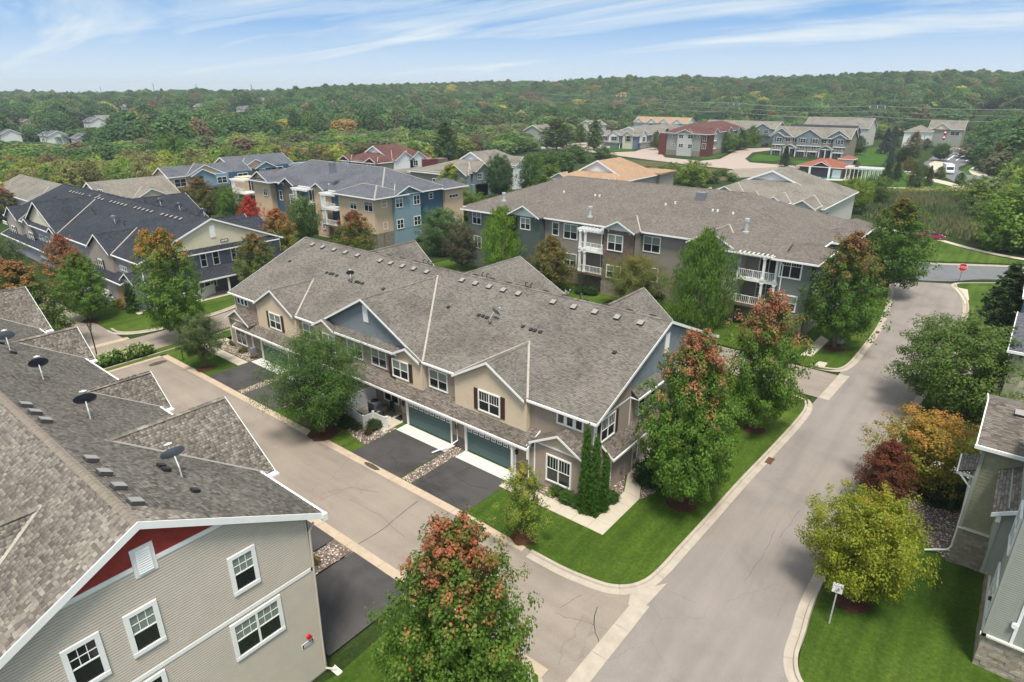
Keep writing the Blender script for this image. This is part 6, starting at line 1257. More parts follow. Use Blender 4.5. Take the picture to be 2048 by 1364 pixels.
# tan-roofed pair at the far end of the side street
WR = 'siding_white'
def far_row(name, label, x0, x1, y0, y1, ze, sl, ty, thw, wall, roof, peak='siding_white', gables=(), wins=(), blocks=()):
    """row house whose ridge runs away from the street; gable end set back behind a lower skirt roof"""
    xc = (x0 + x1) / 2; zr = ze + (x1 - x0) / 2 * sl; r_ = empty(name, (xc, (y0 + y1) / 2, 0), 0, label, 'row house')
    b = MB(); b.box(x0, x1, y0, y1, 0, ze); b.slab([(x0, ty, ze), (x1, ty, ze), (xc, ty, zr - .1)], (0, max(.3, y1 - (xc - x0) * .8 - ty), 0)); b.build('wall', wall, r_)
    o_ = .5; e_ = ze + .02 - o_ * sl
    ye_ = y1 - (xc - x0) * .8
    for p in ([(x1 + o_, ty - .4, e_), (x1 + o_, y1 + o_, e_), (xc, ye_, zr), (xc, ty - .4, zr)], [(x0 - o_, y1 + o_, e_), (x0 - o_, ty - .4, e_), (xc, ty - .4, zr), (xc, ye_, zr)], [(x1 + o_, y1 + o_, e_), (x0 - o_, y1 + o_, e_), (xc, ye_, zr)]): b = MB(); roofplane(b, p, .15); b.build('roof', roof, r_)
    zs = zr - thw * sl; 
    for p in ([(x0 - o_, y0 - o_, e_), (x1 + o_, y0 - o_, e_), (xc + thw, ty, zs), (xc - thw, ty, zs)], [(x1 + o_, y0 - o_, e_), (x1 + o_, ty, e_), (xc + thw, ty, zs)], [(x0 - o_, ty, e_), (x0 - o_, y0 - o_, e_), (xc - thw, ty, zs)]): b = MB(); roofplane(b, p, .15); b.build('skirt_roof', roof, r_)
    b = MB(); b.face([(xc - thw, ty - .02, zs), (xc + thw, ty - .02, zs), (xc, ty - .02, zr - .1)]); b.build('gable_wall', peak, r_)
    for q in (-1, 1):
        b = MB(); b.slab([(xc + q * (thw + 1.2), ty - .42, zr - (thw + 1.2) * sl + .05), (xc, ty - .42, zr + .05), (xc, ty - .42, zr - .32), (xc + q * (thw + 1.2), ty - .42, zr - (thw + 1.2) * sl - .32)], (0, -.06, 0)); b.split('rake_trim', 'trim_white', r_)
    b = MB(); b.box(x0 - o_, x1 + o_, y0 - o_ - .1, y0 - o_ - .003, e_ - .22, e_ - .01); b.box(x1 + o_ + .003, x1 + o_ + .1, y0 - o_, y1, e_ - .22, e_ - .01); b.split('gutter', 'trim_white', r_)
    for face, c, hw, wm, gs, fwd in gables:
        pl = ('y', y0, -1) if face == 'f' else ('x', x1, 1); 
        b = MB(); w0 = plane_pt(pl, c - hw + .2, 0, fwd); w1 = plane_pt(pl, c + hw - .2, ze + .3, -1.0); b.box(w0[0], w1[0], w0[1], w1[1], 0, ze + .2); b.build('bay_wall', wm, r_)
        cross_gable(r_, pl, c, hw, gs, ze, fwd, sl, dict(roof=roof), wallmat=wm, wallz=ze - .3, over=.4, cap=False, course=.25, em=0)
    for bx in blocks: b = MB(); b.box(*bx[:6]); b.build(bx[7] if len(bx) > 7 else 'wall', bx[6], r_)
    for w_ in wins: window(r_, w_[0], *w_[1:5], lod=1, **(w_[5] if len(w_) > 5 else {}))
    return r_
house('house', 'tan-roofed house with pale gable behind the near-black roof, at the photo edge', 'house', -186, -158, 40, 52, 5, .45, 'siding_light', 'shingles_weathered', gables=[('r', 44.5, 4.5, 'siding_cream', .5, .0)])
house('house', 'tan-roofed house with white rake board and grey wall beside the red maples', 'house', -160, -146.5, 49, 64, 4.9, .5, 'siding_light', 'shingles_weathered', ridge='y', gables=[('r', 58, 4.0, 'siding_cream', .5, 1.0)], wins=[(('y', 49, -1), *(-148.63, -146.2, 6.39, 7.48)), (('x', -146.5, 1), 51, 53, 3.4, 5), (('y', 49, -1), *(-158.44, -155.16, 5.65, 6.61))])
house('townhouse', 'peach and blue townhouse with blue-grey roof, nearer of the two', 'townhouse', -176.86, -169, 72, 94, 6, .5, 'siding_peach', 'shingles_bluegrey', ridge='y',
    gables=[('r', 81.25, 5.0, 'siding_peach', .5, .6), ('r', 79.72, 3.2, 'siding_skyblue', .5, 2.2)], wins=[(('x', -169, 1), 73.2, 76.2, 3.4, 5.4), (('x', -168.4, 1), 90.0, 93.0, 3.4, 5.4), (('x', -166.8, 1), 83.3, 86, 3.5, 5.2), (('y', 72, -1), -170.8, -169.8, 3.5, 5)],
    blocks=[(-168.98, -166.8, 79.8, 86.6, 0, 6, 'siding_skyblue'), (-169.1, -168.4, 86.6, 94, 0, 6, 'siding_navyblue'), (-169.2, -163.5, 73, 90, 2.6, 3.1, 'shingles_navy', 'pent_roof')])
house('townhouse', 'peach and blue townhouse with blue-grey roof, farther of the two', 'townhouse', -188, -175.5, 93, 112, 5.6, .46, 'siding_peach', 'shingles_bluegrey', ridge='y',
    gables=[('r', 99.43, 5.0, 'siding_peach', .5, .6), ('r', 101.47, 3.6, 'siding_skyblue', .5, 2.2)], wins=[(('x', -175.5, 1), 95, 97.2, 3.2, 5.2), (('x', -174.9, 1), 104, 108, 4, 5.4), (('x', -173.3, 1), *(99.47, 101.23, 3.56, 5.41)), (('y', 93, -1), -177.5, -176.3, 3, 5)],
    blocks=[(-175.6, -174.9, 99.5, 110, 0, 6, 'siding_navyblue'), (-175.6, -173.3, 111.0, 118, 0, 6, 'siding_skyblue')])
far_row('row_house', 'maroon-roofed row house with white gables and red siding', -168, -152, 124.5, 147, 6.6, .5, 130.9, 4.0, 'siding_greige', 'shingles_maroon',
    gables=[('f', -166.27, 2.6, 'siding_maroon', .5, .3), ('f', -153.84, 2.6, 'siding_maroon', .5, .3), ('r', 135.28, 4.2, 'siding_white', .62, .8), ('r', 140.88, 3.6, 'siding_white', .62, .8)],
    wins=[(('y', 124.1, -1), *(-167.67, -164.29, 5.56, 6.1)), (('y', 124.1, -1), *(-155.58, -151.79, 5.36, 6.27)), (('y', 124.5, -1), *(-161.01, -158.27, 5.51, 6.36)), (('x', -151.1, 1), *(138.63, 140.63, 4.47, 6.15))],
    blocks=[(-151.9, -148.5, 143.4 - 1, 144.94 + 2, 0, 6.2, 'siding_maroon', 'wall'), (-152, -149, 146, 152, 0, 6, 'brick_brown', 'wall'), (-152, -147.5, 143, 157, 2.9, 3.2, 'shingles_maroon', 'pent_roof')])
far_row('row_house', 'grey row house with white set-back gable beside the tall poplar', -131, -115, 119, 152, 6.5, .5, 135, 4.2, 'siding_pewter', 'shingles_weathered',
    gables=[('f', -113.86, 4.2, 'siding_bluegrey', .6, .4), ('r', 129.28, 3.4, 'siding_bluegrey', .6, 1.2), ('r', 147, 4, 'siding_white', .6, .8)], wins=[(('x', -113.8, 1), *(127.03, 128.78, 4.28, 6.0)), (('x', -115, 1), 121, 122.5, 3.2, 5), (('y', 118.5, -1), -122, -120, 3.4, 5), (('x', -115, 1), 133, 135, .8, 2.4)], blocks=[(-115.1, -113.8, 125, 131.2, 0, 3.2, 'siding_skyblue'), (-142, -131, 121, 133, 0, 5, 'siding_pewter'), (-142.5, -130.5, 120.5, 133.5, 5, 5.3, 'shingles_weathered', 'roof')])
far_row('row_house', 'orange-tan roofed row house with wide white gable behind the grey apartments', -91, -75, 130, 154, 6.5, .5, 137, 5.2, 'siding_greige', 'shingles_orange',
    gables=[('f', -89.2, 2.6, 'siding_light', .5, .4), ('f', -75.79, 2.4, 'siding_white', .5, .3)], wins=[(('y', 129.5, -1), -90.4, -88.2, 3.6, 5.2)], blocks=[(-83.0, -74, 153, 161, 0, 6.3, 'siding_greige', 'wall'), (-83.6, -73.4, 152, 161.6, 6.3, 6.7, 'shingles_orange', 'roof')])
far_row('row_house', 'grey-roofed row house with several white gables beyond the long apartment roof', -52, -28, 125, 152, 6.5, .42, 133, 4.6, 'siding_light', 'shingles_weathered',
    gables=[('f', -50.5, 2.2, 'siding_light', .6, 3.0), ('f', -45.96, 4.4, 'siding_light', .55, 1.0), ('f', -41.24, 2.3, 'siding_white', .6, 2.6), ('f', -35.97, 2.6, 'siding_white', .6, 2.6), ('f', -30.6, 2.6, 'siding_light', .6, 3.6)], wins=[(('y', 121.4, -1), -29.01, -29.01 + 1.3, 2, 4.6, dict(cols=2)), (('x', -28, 1), 128, 130, 3.4, 5.2)])
for z_ in (): pass
far_row('row_house', 'blue and cream row house with white garage doors by the far pale street', -172, -153, 287, 352, 6.4, .35, 296, 4.5, 'siding_steelblue', 'shingles_weathered',
    gables=[('f', -170.79, 2.6, 'siding_white', .7, .8), ('f', -165.39, 2.8, 'siding_white', .7, .8), ('f', -157.58, 2.8, 'siding_cream', .7, .8)] + [('r', y_, 3.2, 'siding_white', .7, .8) for y_ in (293, 306, 316, 327, 338)],
    wins=[(('y', 286.1, -1), c - 1.5, c + 1.5, 3.5, 5.6, dict(shutters='shutter_dark')) for c in (-170.2, -164.81)] + [(('y', 286.1, -1), -157.03 - 1.2, -157.03 + 1.2, 3.5, 6.2, dict(cols=1, shutters='shutter_dark'))] + [(('x', -152.1, 1), y_ - 1.6, y_ + 1.6, 3.4, 5.6) for y_ in (293, 306, 316, 327, 338)],
    blocks=[(-153, -150.6, 289, 350, 2.5, 2.9, 'shingles_weathered', 'pent_roof')] + [(-153, -152.6, y_, y_ + 4.6, .1, 2.3, 'trim_white', 'garage_door') for y_ in (290, 297, 305, 313, 321, 329, 337)] + [(-172, -160.5, 284.2, 287, 2.5, 2.9, 'shingles_weathered', 'porch_roof'), (-171.6, -171.3, 284.4, 284.7, 0, 2.5, 'trim_white', 'porch_post'), (-160.9, -160.6, 284.4, 284.7, 0, 2.5, 'trim_white', 'porch_post'), (-170, -166, 284.3, 284.4, 0, 1, 'trim_white', 'porch_fence')])
house('townhouse', 'orange-tan roofed white townhouse far behind the blue one', 'townhouse', -216, -178, 400, 412, 7.2, .55, 'siding_white', 'shingles_orange', gables=[('f', c, 3.6, 'siding_white', .75, 1.2) for c in (-212, -202.5, -194, -184.5)], wins=[(('y', 398.7, -1), c - 1.4, c + 1.4, 4.4, 6.6) for c in (-202.5, -194, -184.5)])
house('house', 'pale grey gabled house with a small white portico at the wood edge', 'house', -214.3, -203, 277, 291, 7.2, .45, 'siding_sage', 'shingles_weathered', ridge='y', wins=[(('y', 277, -1), -213.3, -212.1, 4.4, 6, dict(cols=1)), (('y', 277, -1), -204.8, -203.6, 1.6, 3.6, dict(cols=1))], blocks=[(-210.3, -206.6, 275, 277, 2.9, 3.5, 'trim_white', 'portico_roof'), (-210.2, -209.9, 275.1, 275.4, 0, 2.9, 'trim_white', 'column'), (-207.0, -206.7, 275.1, 275.4, 0, 2.9, 'trim_white', 'column'), (-213.9, -210.4, 276, 277, 2.7, 3.1, 'shingles_weathered', 'pent_roof')])
house('house', 'white-trimmed house end glimpsed between two tall trees', 'house', -214.52, -204.87, 330, 345, 8, .5, 'siding_light', 'shingles_weathered', ridge='y')
# maroon-roofed apartments
x_e = -113.2
mr = empty('apartment_house', (-120, 275, 0), 0, 'grey and red apartment house with maroon hip roof and dark conifers in front', 'apartment house')
block(mr, -130, x_e, 270, 322, 2.2, 9.3, 'siding_sage', course=.3); masonry(mr, -130, x_e, 270, 322, 0, 2.2, 'block_tan'); hip_roof(mr, -130, x_e, 270, 322, 9.4, .42, 'shingles_maroon', .8, caps=False)
block(mr, -123.6, -116.9, 269.3, 271, 2.2, 9.2, 'siding_light', course=.3); cross_gable(mr, ('y', 269.3, -1), -120.3, 4.2, .4, 9.4, 0, .42, dict(roof='shingles_maroon'), wallmat='siding_sage', wallz=9.2, cap=False, course=.3, over=.7)
block(mr, -132, -129, 269, 274, 0, 9.2, 'siding_maroon', course=.3); block(mr, x_e - .5, x_e + 3, 270.5, 277, 0, 9.2, 'siding_maroon', course=.3); hip_roof(mr, x_e - 1, x_e + 3, 270.5, 277, 9.3, .4, 'shingles_maroon', .7, caps=False)
for yy in (284, 300, 312): cross_gable(mr, ('x', x_e, 1), yy, 3, .6, 9.4, 1.0, .42, dict(roof='shingles_maroon'), wallmat='siding_bluegrey', wallz=6, cap=False, course=.3)
for q in ((-123.06, -120.8, 7.27, 8.84), (-118.92, -116.44, 7.24, 8.99), (-122.9, -120.63, 3.53, 5.09), (-118.49, -116.45, 3.32, 5.09)): window(mr, ('y', 269.3, -1), *q, lod=1)
for q in ((-126.42, -125.14, 7.68, 8.68), (-115.08, -113.86, 7.72, 8.49), (-126.28, -125.01, 4.11, 4.9)): window(mr, ('y', 270, -1), *q, lod=1, cols=1)
for zz in (3.3, 6.5): window(mr, ('y', 270.5, -1), x_e + .6, x_e + 2.4, zz, zz + 2.3, lod=1)
for zz in (3, 6.2):
    b = MB(); b.box(x_e, x_e + 2.2, 279, 282.5, zz - .3, zz); b.build('balcony_slab', 'trim_white', mr); railing(mr, 279, 282.5, x_e + 2.1, zz, ax='y', step=.6)
# garage court house behind it
house('row_house', 'brick and grey row house with a teal garage door and long weathered roof', 'row house', -153, -112.5, 368, 384, 7.5, .42, 'siding_greige', 'shingles_weathered', gables=[('f', -119.4, 4.8, 'siding_bluegrey', .55, 1.2), ('f', -139, 4, 'siding_bluegrey', .55, 1.0)],
    wins=[(('y', 366.7, -1), -123, -120.6, 5, 6.9), (('y', 366.7, -1), -118.4, -116, 5, 6.9)], blocks=[(-124, -114.8, 366.8, 368.1, 4.0, 7.6, 'siding_bluegrey'), (-118.6, -113.4, 367.4, 368, .1, 2.5, 'garage_teal', 'garage_door'), (-122.3, -122.0, 366.6, 366.75, 0, 7, 'trim_white', 'downspout')], base=(3.9, 'brick_brown'))
# grey three-storey townhouses
b17 = [-92.7, -61.3]
tw = house('townhouse_row', 'grey and tan three-storey townhouse row with white porches and balconies above the pool house', 'townhouse', b17[0], b17[1], 300, 313, 7.9, .58, 'block_tan', 'shingles_weathered',
    gables=[('f', -89.18, 5.2, 'siding_bluegrey', .68, .2), ('f', -89.54 - .6, 3.2, 'siding_bluegrey', .6, 1.2), ('f', -77.19, 5.6, 'siding_bluegrey', .62, 1.0), ('f', -65.88, 5.0, 'siding_bluegrey', .68, .2), ('f', -65.01, 3.0, 'siding_bluegrey', .6, 1.2)],
    wins=[])
for a_, sh in (((-89.35, 1), (-79.37, 1), (-74.45, 1), (-64.52, 1))): window(tw, ('y', 298.8, -1), a_ - 1.25, a_ + 1.25, 5.7, 7.5, lod=1, shutters='shutter_dark')
for a_ in (-86.01, -83.19, -71.18, -68.54): window(tw, ('y', 300, -1), a_ - 1.1, a_ + 1.1, 5.7, 7.4, lod=1)
for i_, (x0_, x1_) in enumerate(((-92.07, -87.07), (-81.86, -72.19), (-67.12, -62.54))): b = MB(); b.box(x0_, x1_, 298.8, 300, 4.6, 7.8); b.build('bay_wall', 'siding_bluegrey', tw); b = MB(); b.box(x0_ - .1, x1_ + .1, 298.6, 300, 4.4, 4.6); b.build('trim_board', 'trim_white', tw)
for a_ in (-89.82, -79.64, -74.86, -64.84):
    window(tw, ('y', 300, -1), a_ - 1.1, a_ + 1.1, 2.6, 4.3, lod=1); b = MB(); b.box(a_ - 2.0, a_ + 2.0, 298, 300, 2.1, 2.35); b.box(a_ - 2.0, a_ - 1.85, 298, 298.15, 0, 2.1); b.box(a_ + 1.85, a_ + 2.0, 298, 298.15, 0, 2.1); b.build('balcony_slab', 'trim_white', tw); railing(tw, a_ - 2.0, a_ + 2.0, 298.05, 2.35, step=.5)
    window(tw, ('y', 300, -1), a_ - 1.1, a_ + 1.1, .4, 1.9, lod=1)
for a_ in (-83.9, -69.39):
    b = MB()
    for q in (-2.4, 0, 2.4): b.box(a_ + q - .15, a_ + q + .15, 297, 297.3, 0, 3.3)
    b.box(a_ - 2.7, a_ + 2.7, 296.9, 300, 3.3, 3.6); b.build('porch_post', 'trim_white', tw); cross_gable(tw, ('y', 299, -1), a_, 3.0, .5, 3.6, 2.0, .58, dict(roof='shingles_weathered'), back=.2, wallmat='siding_bluegrey', wallz=3.55, cap=False, course=.3)
    for q in (-1.2, 1.2): b = MB(); b.box(a_ + q - .5, a_ + q + .5, 299.9, 299.98, .2, 2.4); b.build('door', 'door_dark', tw)
house('row_house', 'dark-roofed row house hidden behind the grey townhouses', 'row house', -100.19, -69.13, 345, 358, 7.5, .5, 'siding_slate', 'shingles_navy')
house('row_house', 'long weathered-roof row house with a pale gable end, farthest back by the wood', 'row house', -99.59, -68.62, 372, 392, 9.0, .45, 'siding_light', 'shingles_weathered')
# pool house, pergola, pool
ph = empty('pool_house', (-53, 232, 0), 0, 'low pool house with brick piers and orange-red hip roof', 'pool house')
block(ph, -60.5, -47, 229, 239, 0, 3.2, 'brick_brown', faces=''); hip_roof(ph, -60.5, -47, 229, 239, 3.3, .38, 'shingles_red', .9, caps=False); cross_gable(ph, ('y', 228.4, -1), -53.8, 3.2, .5, 3.3, .0, .38, dict(roof='shingles_red'), wallmat='shutter_dark', wallz=3.2, cap=False)
b = MB(); b.box(-56.4, -51.2, 228.3, 229, .0, 2.9); b.build('entry_arch', 'shutter_dark', ph); b = MB(); b.box(-50.2, -47.6, 228.85, 228.98, .1, 2.6); b.build('door', 'trim_white', ph); b = MB(); [b.box(x_ - .3, x_ + .3, 227.9, 228.5, 0, 3.2) for x_ in (-57, -51)]; b.build('pier', 'trim_white', ph)
cu = empty('cupola_shed', (-49.8, 246, 0), 0, 'small square white pump shed with orange-red pyramid roof beside the townhouses', 'shed'); block(cu, -51.5, -48.0, 243.5, 247, 0, 4.8, 'siding_white', faces=''); hip_roof(cu, -51.5, -48.0, 243.5, 247, 4.9, .45, 'shingles_red', .8, caps=False)
pg = empty('pergola', (-41, 231, 0), 0, 'long white pergola with brick end piers beside the swimming pool', 'pergola')
for i_ in range(9):
    for y_ in (228.5, 232.5): b = MB(); x_ = -46 + i_ * 1.15; b.box(x_ - .12, x_ + .12, y_ - .12, y_ + .12, 0, 3.2); b.build('post', 'trim_white', pg)
b = MB(); b.box(-46.6, -36, 228.3, 228.6, 3.2, 3.6); b.box(-46.6, -36, 232.3, 232.6, 3.2, 3.6); b.build('beam', 'trim_white', pg)
for i_ in range(22): b = MB(); x_ = -46.4 + i_ * .49; b.box(x_ - .07, x_ + .07, 227.6, 233.4, 3.61, 3.85); b.build('rafter', 'trim_white', pg)
b = MB(); b.box(-36.4, -35.6, 228, 228.9, 0, 2.2); b.build('end_pier', 'brick_brown', pg)
sheet('pool_deck', ((-55.73, 232.17), (-46.2, 236.38), (-43.9, 223.71), (-53.04, 219.47)), 'concrete_walk', .03); sheet('pool_water', ((-54.05, 231.78), (-47.75, 235.14), (-46.29, 227.26), (-52.38, 223.96)), 'water', .05)
# houses at the top of the uphill street and across the wood
house('house', 'hip-roofed house with grey shingles and white walls near the traffic light', 'house', -54.31, -43.16, 385, 397, 7.6, .5, 'siding_white', 'shingles_weathered', hip=True)
house('house', 'large grey house with a yellow dormer gable at the top of the street', 'house', -45.78, -30.92, 400, 414, 8.5, .55, 'siding_sage', 'shingles_weathered', gables=[('f', -40.25, 4, 'siding_cream', .7, .6)], wins=[(('y', 400, -1), -34.14 - 2, -34.14 + 2, 5.5, 7.5)])
def at_px(x, y, w_, z): return None

for lb, P, wd, dp, ze_, wm, rm, rg_, _z in (
  ('white house with grey roof and a long rear deck in the wooded hillside', (-549.3, 184.11), 13, 10, 5.5, 'siding_white', 'shingles_bluegrey', 'x', 1), ('pale blue-grey house end right behind the white decked house', (-558.16, 194.31), 9, 10, 6.5, 'siding_skyblue', 'shingles_weathered', 'y', 2),
  ('white house with dark roof running down the wooded slope', (-409.16, 115.51), 14, 9, 4.8, 'siding_white', 'shingles_bluegrey', 'x', 0), ('brown-roofed house peeking from the trees above the white ones', (-638.69, 167.22), 14, 9, 5, 'siding_cream', 'shingles_maroon', 'x', 2),
  ('small white house low among the trees beside a grey roof', (-389.3, 122.97), 9, 8, 4, 'siding_white', 'shingles_bluegrey', 'x', 0), ('white house corner with blue roof at the photo edge among trees', (-436.09, 102.68), 8, 9, 5, 'siding_white', 'shingles_bluegrey', 'x', 0),
  ('pale gabled house in a gap of the dark wood', (-964.31, 370.82), 16, 14, 8, 'siding_light', 'shingles_weathered', 'x', 6), ('low pale house roof showing between round tree crowns', (-933.06, 454.26), 20, 14, 7, 'siding_cream', 'shingles_weathered', 'x', 6), ('white gabled house in front of the dark tree belt', (-752.26, 417.27), 16, 12, 8, 'siding_white', 'shingles_bluegrey', 'x', 6), ('pale long building roof on the horizon wood', (-1234.83, 738.18), 40, 16, 9, 'siding_cream', 'shingles_weathered', 'x', 10)):
    P = settle(P); z_ = P[2]; k_ = .7 if math.hypot(P[0], P[1]) > 560 else 1; wd *= k_; dp *= k_; ze_ *= k_
    house('house', lb, 'house', P[0] - wd / 2, P[0] + wd / 2, P[1], P[1] + dp, ze_, .5, wm, rm, ridge=rg_, z0=z_, core=-2, wins=[(('y', P[1], -1), P[0] - wd * .3, P[0] - wd * .3 + 1.6, 1.6, 3.2), (('y', P[1], -1), P[0] + wd * .15, P[0] + wd * .15 + 1.6, 1.6, 3.2)] if wd < 15 else [], gables=[('f', P[0] + wd * .2, 2.6, wm, .8, .3)] if wd > 9 else [])


# ---------------------------------------------------------------- trees
def tube_np(pts, rad, n=6):
    pts = np.array(pts, float); V = []; F = []
    for i, p in enumerate(pts):
        d = pts[min(i + 1, len(pts) - 1)] - pts[max(i - 1, 0)]; d /= max(1e-6, np.linalg.norm(d)); a_ = np.cross(d, (0.3, .95, .1)); a_ /= max(1e-6, np.linalg.norm(a_)); b_ = np.cross(d, a_)
        for j in range(n): t_ = 2 * math.pi * j / n; V.append(p + (a_ * math.cos(t_) + b_ * math.sin(t_)) * rad[i])
    for i in range(len(pts) - 1):
        for j in range(n): F.append((i * n + j, i * n + (j + 1) % n, (i + 1) * n + (j + 1) % n, (i + 1) * n + j))
    return V, F
def leaf_cloud(C, out, spread, per, size, rs, droop=0.0, aspect=.75, up=.6):
    """per small leaf quads scattered round each clump centre; every quad is a kite, slightly tilted at random"""
    C = np.repeat(C, per, 0); O = np.repeat(out, per, 0); n = len(C); sp_ = np.repeat(spread, per) if np.ndim(spread) else spread
    d = rs.normal(size=(n, 3)); d /= np.linalg.norm(d, axis=1)[:, None]; r_ = rs.rand(n) ** .45
    off = d * (r_ * sp_)[:, None] if np.ndim(sp_) else d * (r_ * sp_)[:, None]
    off[:, 2] *= .8; off[:, 2] -= droop * r_ * (sp_ if np.ndim(sp_) == 0 else sp_) * np.abs(rs.rand(n))
    P = C + off; nrm = d * .6 + O * .5 + np.array([0, 0, up]) + rs.normal(size=(n, 3)) * .45; nrm /= np.linalg.norm(nrm, axis=1)[:, None]
    t_ = np.cross(nrm, rs.normal(size=(n, 3))); t_ /= np.linalg.norm(t_, axis=1)[:, None]; b_ = np.cross(nrm, t_)
    s_ = size * (.65 + .7 * rs.rand(n))[:, None]
    if droop > .5: t_ = t_ * .35 + np.array([0, 0, -1.0]); t_ /= np.linalg.norm(t_, axis=1)[:, None]; b_ = np.cross(nrm, t_); b_ /= np.maximum(1e-6, np.linalg.norm(b_, axis=1))[:, None]
    V = np.stack([P - t_ * s_ * .5, P + b_ * s_ * .5 * aspect - t_ * s_ * .05, P + t_ * s_ * .55, P - b_ * s_ * .5 * aspect - t_ * s_ * .05], 1).reshape(-1, 3)
    F = np.arange(n * 4).reshape(n, 4); 
    clump = np.repeat(rs.rand(n // per), per)
    return V, F, np.clip(.55 * clump + .45 * rs.rand(n), 0, 1)
PROTO = {}
def env_oval(t_): return math.sin(math.pi * min(1, (t_ * .92 + .08)) ** .8) ** .62
def env_round(t_): return math.sqrt(max(0, 1 - (2 * t_ - 1) ** 2)) ** .85 * .98 + .02
def env_up(t_): return (1 - t_) ** .55 * (.45 + .55 * min(1, t_ * 4)) if t_ < 1 else 0
def env_vase(t_): return (.35 + .65 * min(1, t_ * 1.6)) * math.sqrt(max(0, 1 - max(0, t_ - .55) ** 2 / .2)) if t_ < 1 else 0
def env_flat(t_): return math.sqrt(max(0, 1 - (2 * t_ - 1) ** 2)) * .9 + .1
def env_cone(t_): return (1 - t_) ** .85 * .97 + .03
def env_col(t_): return (1 - t_) ** .42 * min(1, .75 + t_ * 3)
def make_tree(key, h, r, cb, env, limbs, per, leaf, seed, asc=.55, clumps=4, cs=.2, droop=0, aspect=.75, tr=.16, up=.6, stems=1, bark='bark', irregular=.14, inner=.3, limb_mesh=26):
    """tree of height h, crown radius r, crown base at cb*h: trunk, limbs and leaf clumps carried along the limbs"""
    rs = np.random.RandomState(seed); zb = cb * h; C = []; O = []; SP = []; tv = []; tf = []
    def add(V, F): k = len(tv); tv.extend(V); tf.extend([tuple(i + k for i in f) for f in F])
    for s_ in range(stems):
        a_ = s_ * 2.1; bx, by = (0, 0) if stems == 1 else (.22 * math.cos(a_), .22 * math.sin(a_)); lean = 0 if stems == 1 else .10 * r
        pts = [(bx + lean * math.cos(a_) * k / 5 + rs.normal() * .02 * k, by + lean * math.sin(a_) * k / 5 + rs.normal() * .02 * k, -.1 + (h * .9) * k / 6) for k in range(7)]
        add(*tube_np(pts, [tr * 1.45] + [tr * (1 - k / 6.3) for k in range(1, 7)], 8))
    ph = rs.rand(6) * 6.28
    for k in range(limbs):
        t_ = (k + rs.rand()) / limbs; t_ = t_ ** .85; az = k * 2.39996 + rs.normal() * .25
        lump = 1 + irregular * (math.sin(az * 2 + ph[0] + t_ * 3) + math.sin(az * 3 + ph[1] - t_ * 5) + rs.normal() * .6)
        rad = max(.08 * r, r * env(t_) * lump); z = zb + t_ * (h - zb) * (1 - .03 * rs.rand())
        E_ = np.array([rad * math.cos(az), rad * math.sin(az), z]); zs = max(zb * .75, z - asc * rad - .06 * h); St = np.array([0, 0, zs])
        mid = (St + E_) / 2 + np.array([0, 0, -.06 * rad + (asc * .08 * rad)])
        if k % max(1, limbs // limb_mesh) == 0: add(*tube_np([St, mid, E_ * .92 + St * .08], [tr * .35 * (1 - t_ * .6), tr * .2 * (1 - t_ * .6), .012], 4))
        for c in range(clumps):
            f = inner + (1 - inner) * (c + .6 + .4 * rs.rand()) / clumps; q = (1 - f) ** 2 * St + 2 * f * (1 - f) * mid + f * f * E_; w_ = cs * r * (.55 + .45 * env(t_)) * (.7 + .5 * rs.rand())
            q = q + rs.normal(size=3) * w_ * .55; C.append(q); o_ = q - np.array([0, 0, zb + .3 * (h - zb)]); O.append(o_ / max(.01, np.linalg.norm(o_))); SP.append(w_)
    V, F, rn__ = leaf_cloud(np.array(C), np.array(O), np.array(SP), per, leaf, rs, droop, aspect, up)
    cm = np_mesh('crown', V, F, 'leaves', rn__, 'none'); tm = np_mesh('trunk', np.array(tv), np.array(tf), bark, None, 'none', True)
    PROTO[key] = (cm, tm, h, r); return PROTO[key]
make_tree('maple_a', 10, 3.4, .16, env_oval, 130, 46, .17, 1, asc=.95, clumps=5, cs=.17, irregular=.10)
make_tree('maple_b', 10, 3.6, .15, env_oval, 140, 46, .17, 2, asc=1.1, clumps=5, cs=.16, irregular=.13)
make_tree('maple_c', 10, 3.5, .18, env_oval, 120, 48, .18, 3, asc=.85, clumps=5, cs=.18, irregular=.16)
make_tree('maple_near', 10, 4.2, .14, env_oval, 230, 60, .155, 4, asc=1.25, clumps=5, cs=.125, irregular=.12)
make_tree('round_a', 8, 3.8, .2, env_round, 170, 62, .145, 5, asc=.5, clumps=4, cs=.17, irregular=.07)
make_tree('round_b', 8, 3.6, .18, env_round, 130, 48, .17, 6, asc=.6, clumps=4, cs=.2, irregular=.14)
make_tree('locust', 8, 4.3, .24, env_flat, 210, 84, .17, 7, asc=.35, clumps=4, cs=.18, irregular=.2, aspect=.35, up=1.2, inner=.25)
make_tree('locust_small', 6, 2.6, .3, env_flat, 100, 60, .15, 8, asc=.6, clumps=4, cs=.2, irregular=.2, aspect=.4, tr=.08)
make_tree('sapling', 5, 2.2, .25, env_oval, 46, 52, .16, 9, asc=.8, clumps=4, cs=.22, irregular=.35, aspect=.4, tr=.05)
make_tree('birch', 10, 3.2, .1, env_oval, 110, 46, .26, 10, asc=.4, clumps=5, cs=.2, droop=1.6, aspect=.3, tr=.1, stems=3, bark='bark_pale', irregular=.1)
make_tree('poplar', 12, 3.0, .1, env_oval, 90, 26, .34, 11, asc=1.4, clumps=5, cs=.2, irregular=.14)
make_tree('spruce', 9, 2.4, .05, env_cone, 150, 22, .24, 12, asc=-.25, clumps=5, cs=.13, irregular=.10, aspect=.4, up=.3)
make_tree('arborvitae', 6, .75, .0, env_col, 260, 30, .10, 13, asc=1.2, clumps=4, cs=.26, irregular=.10, aspect=.45, tr=.05, up=.2, limb_mesh=1)
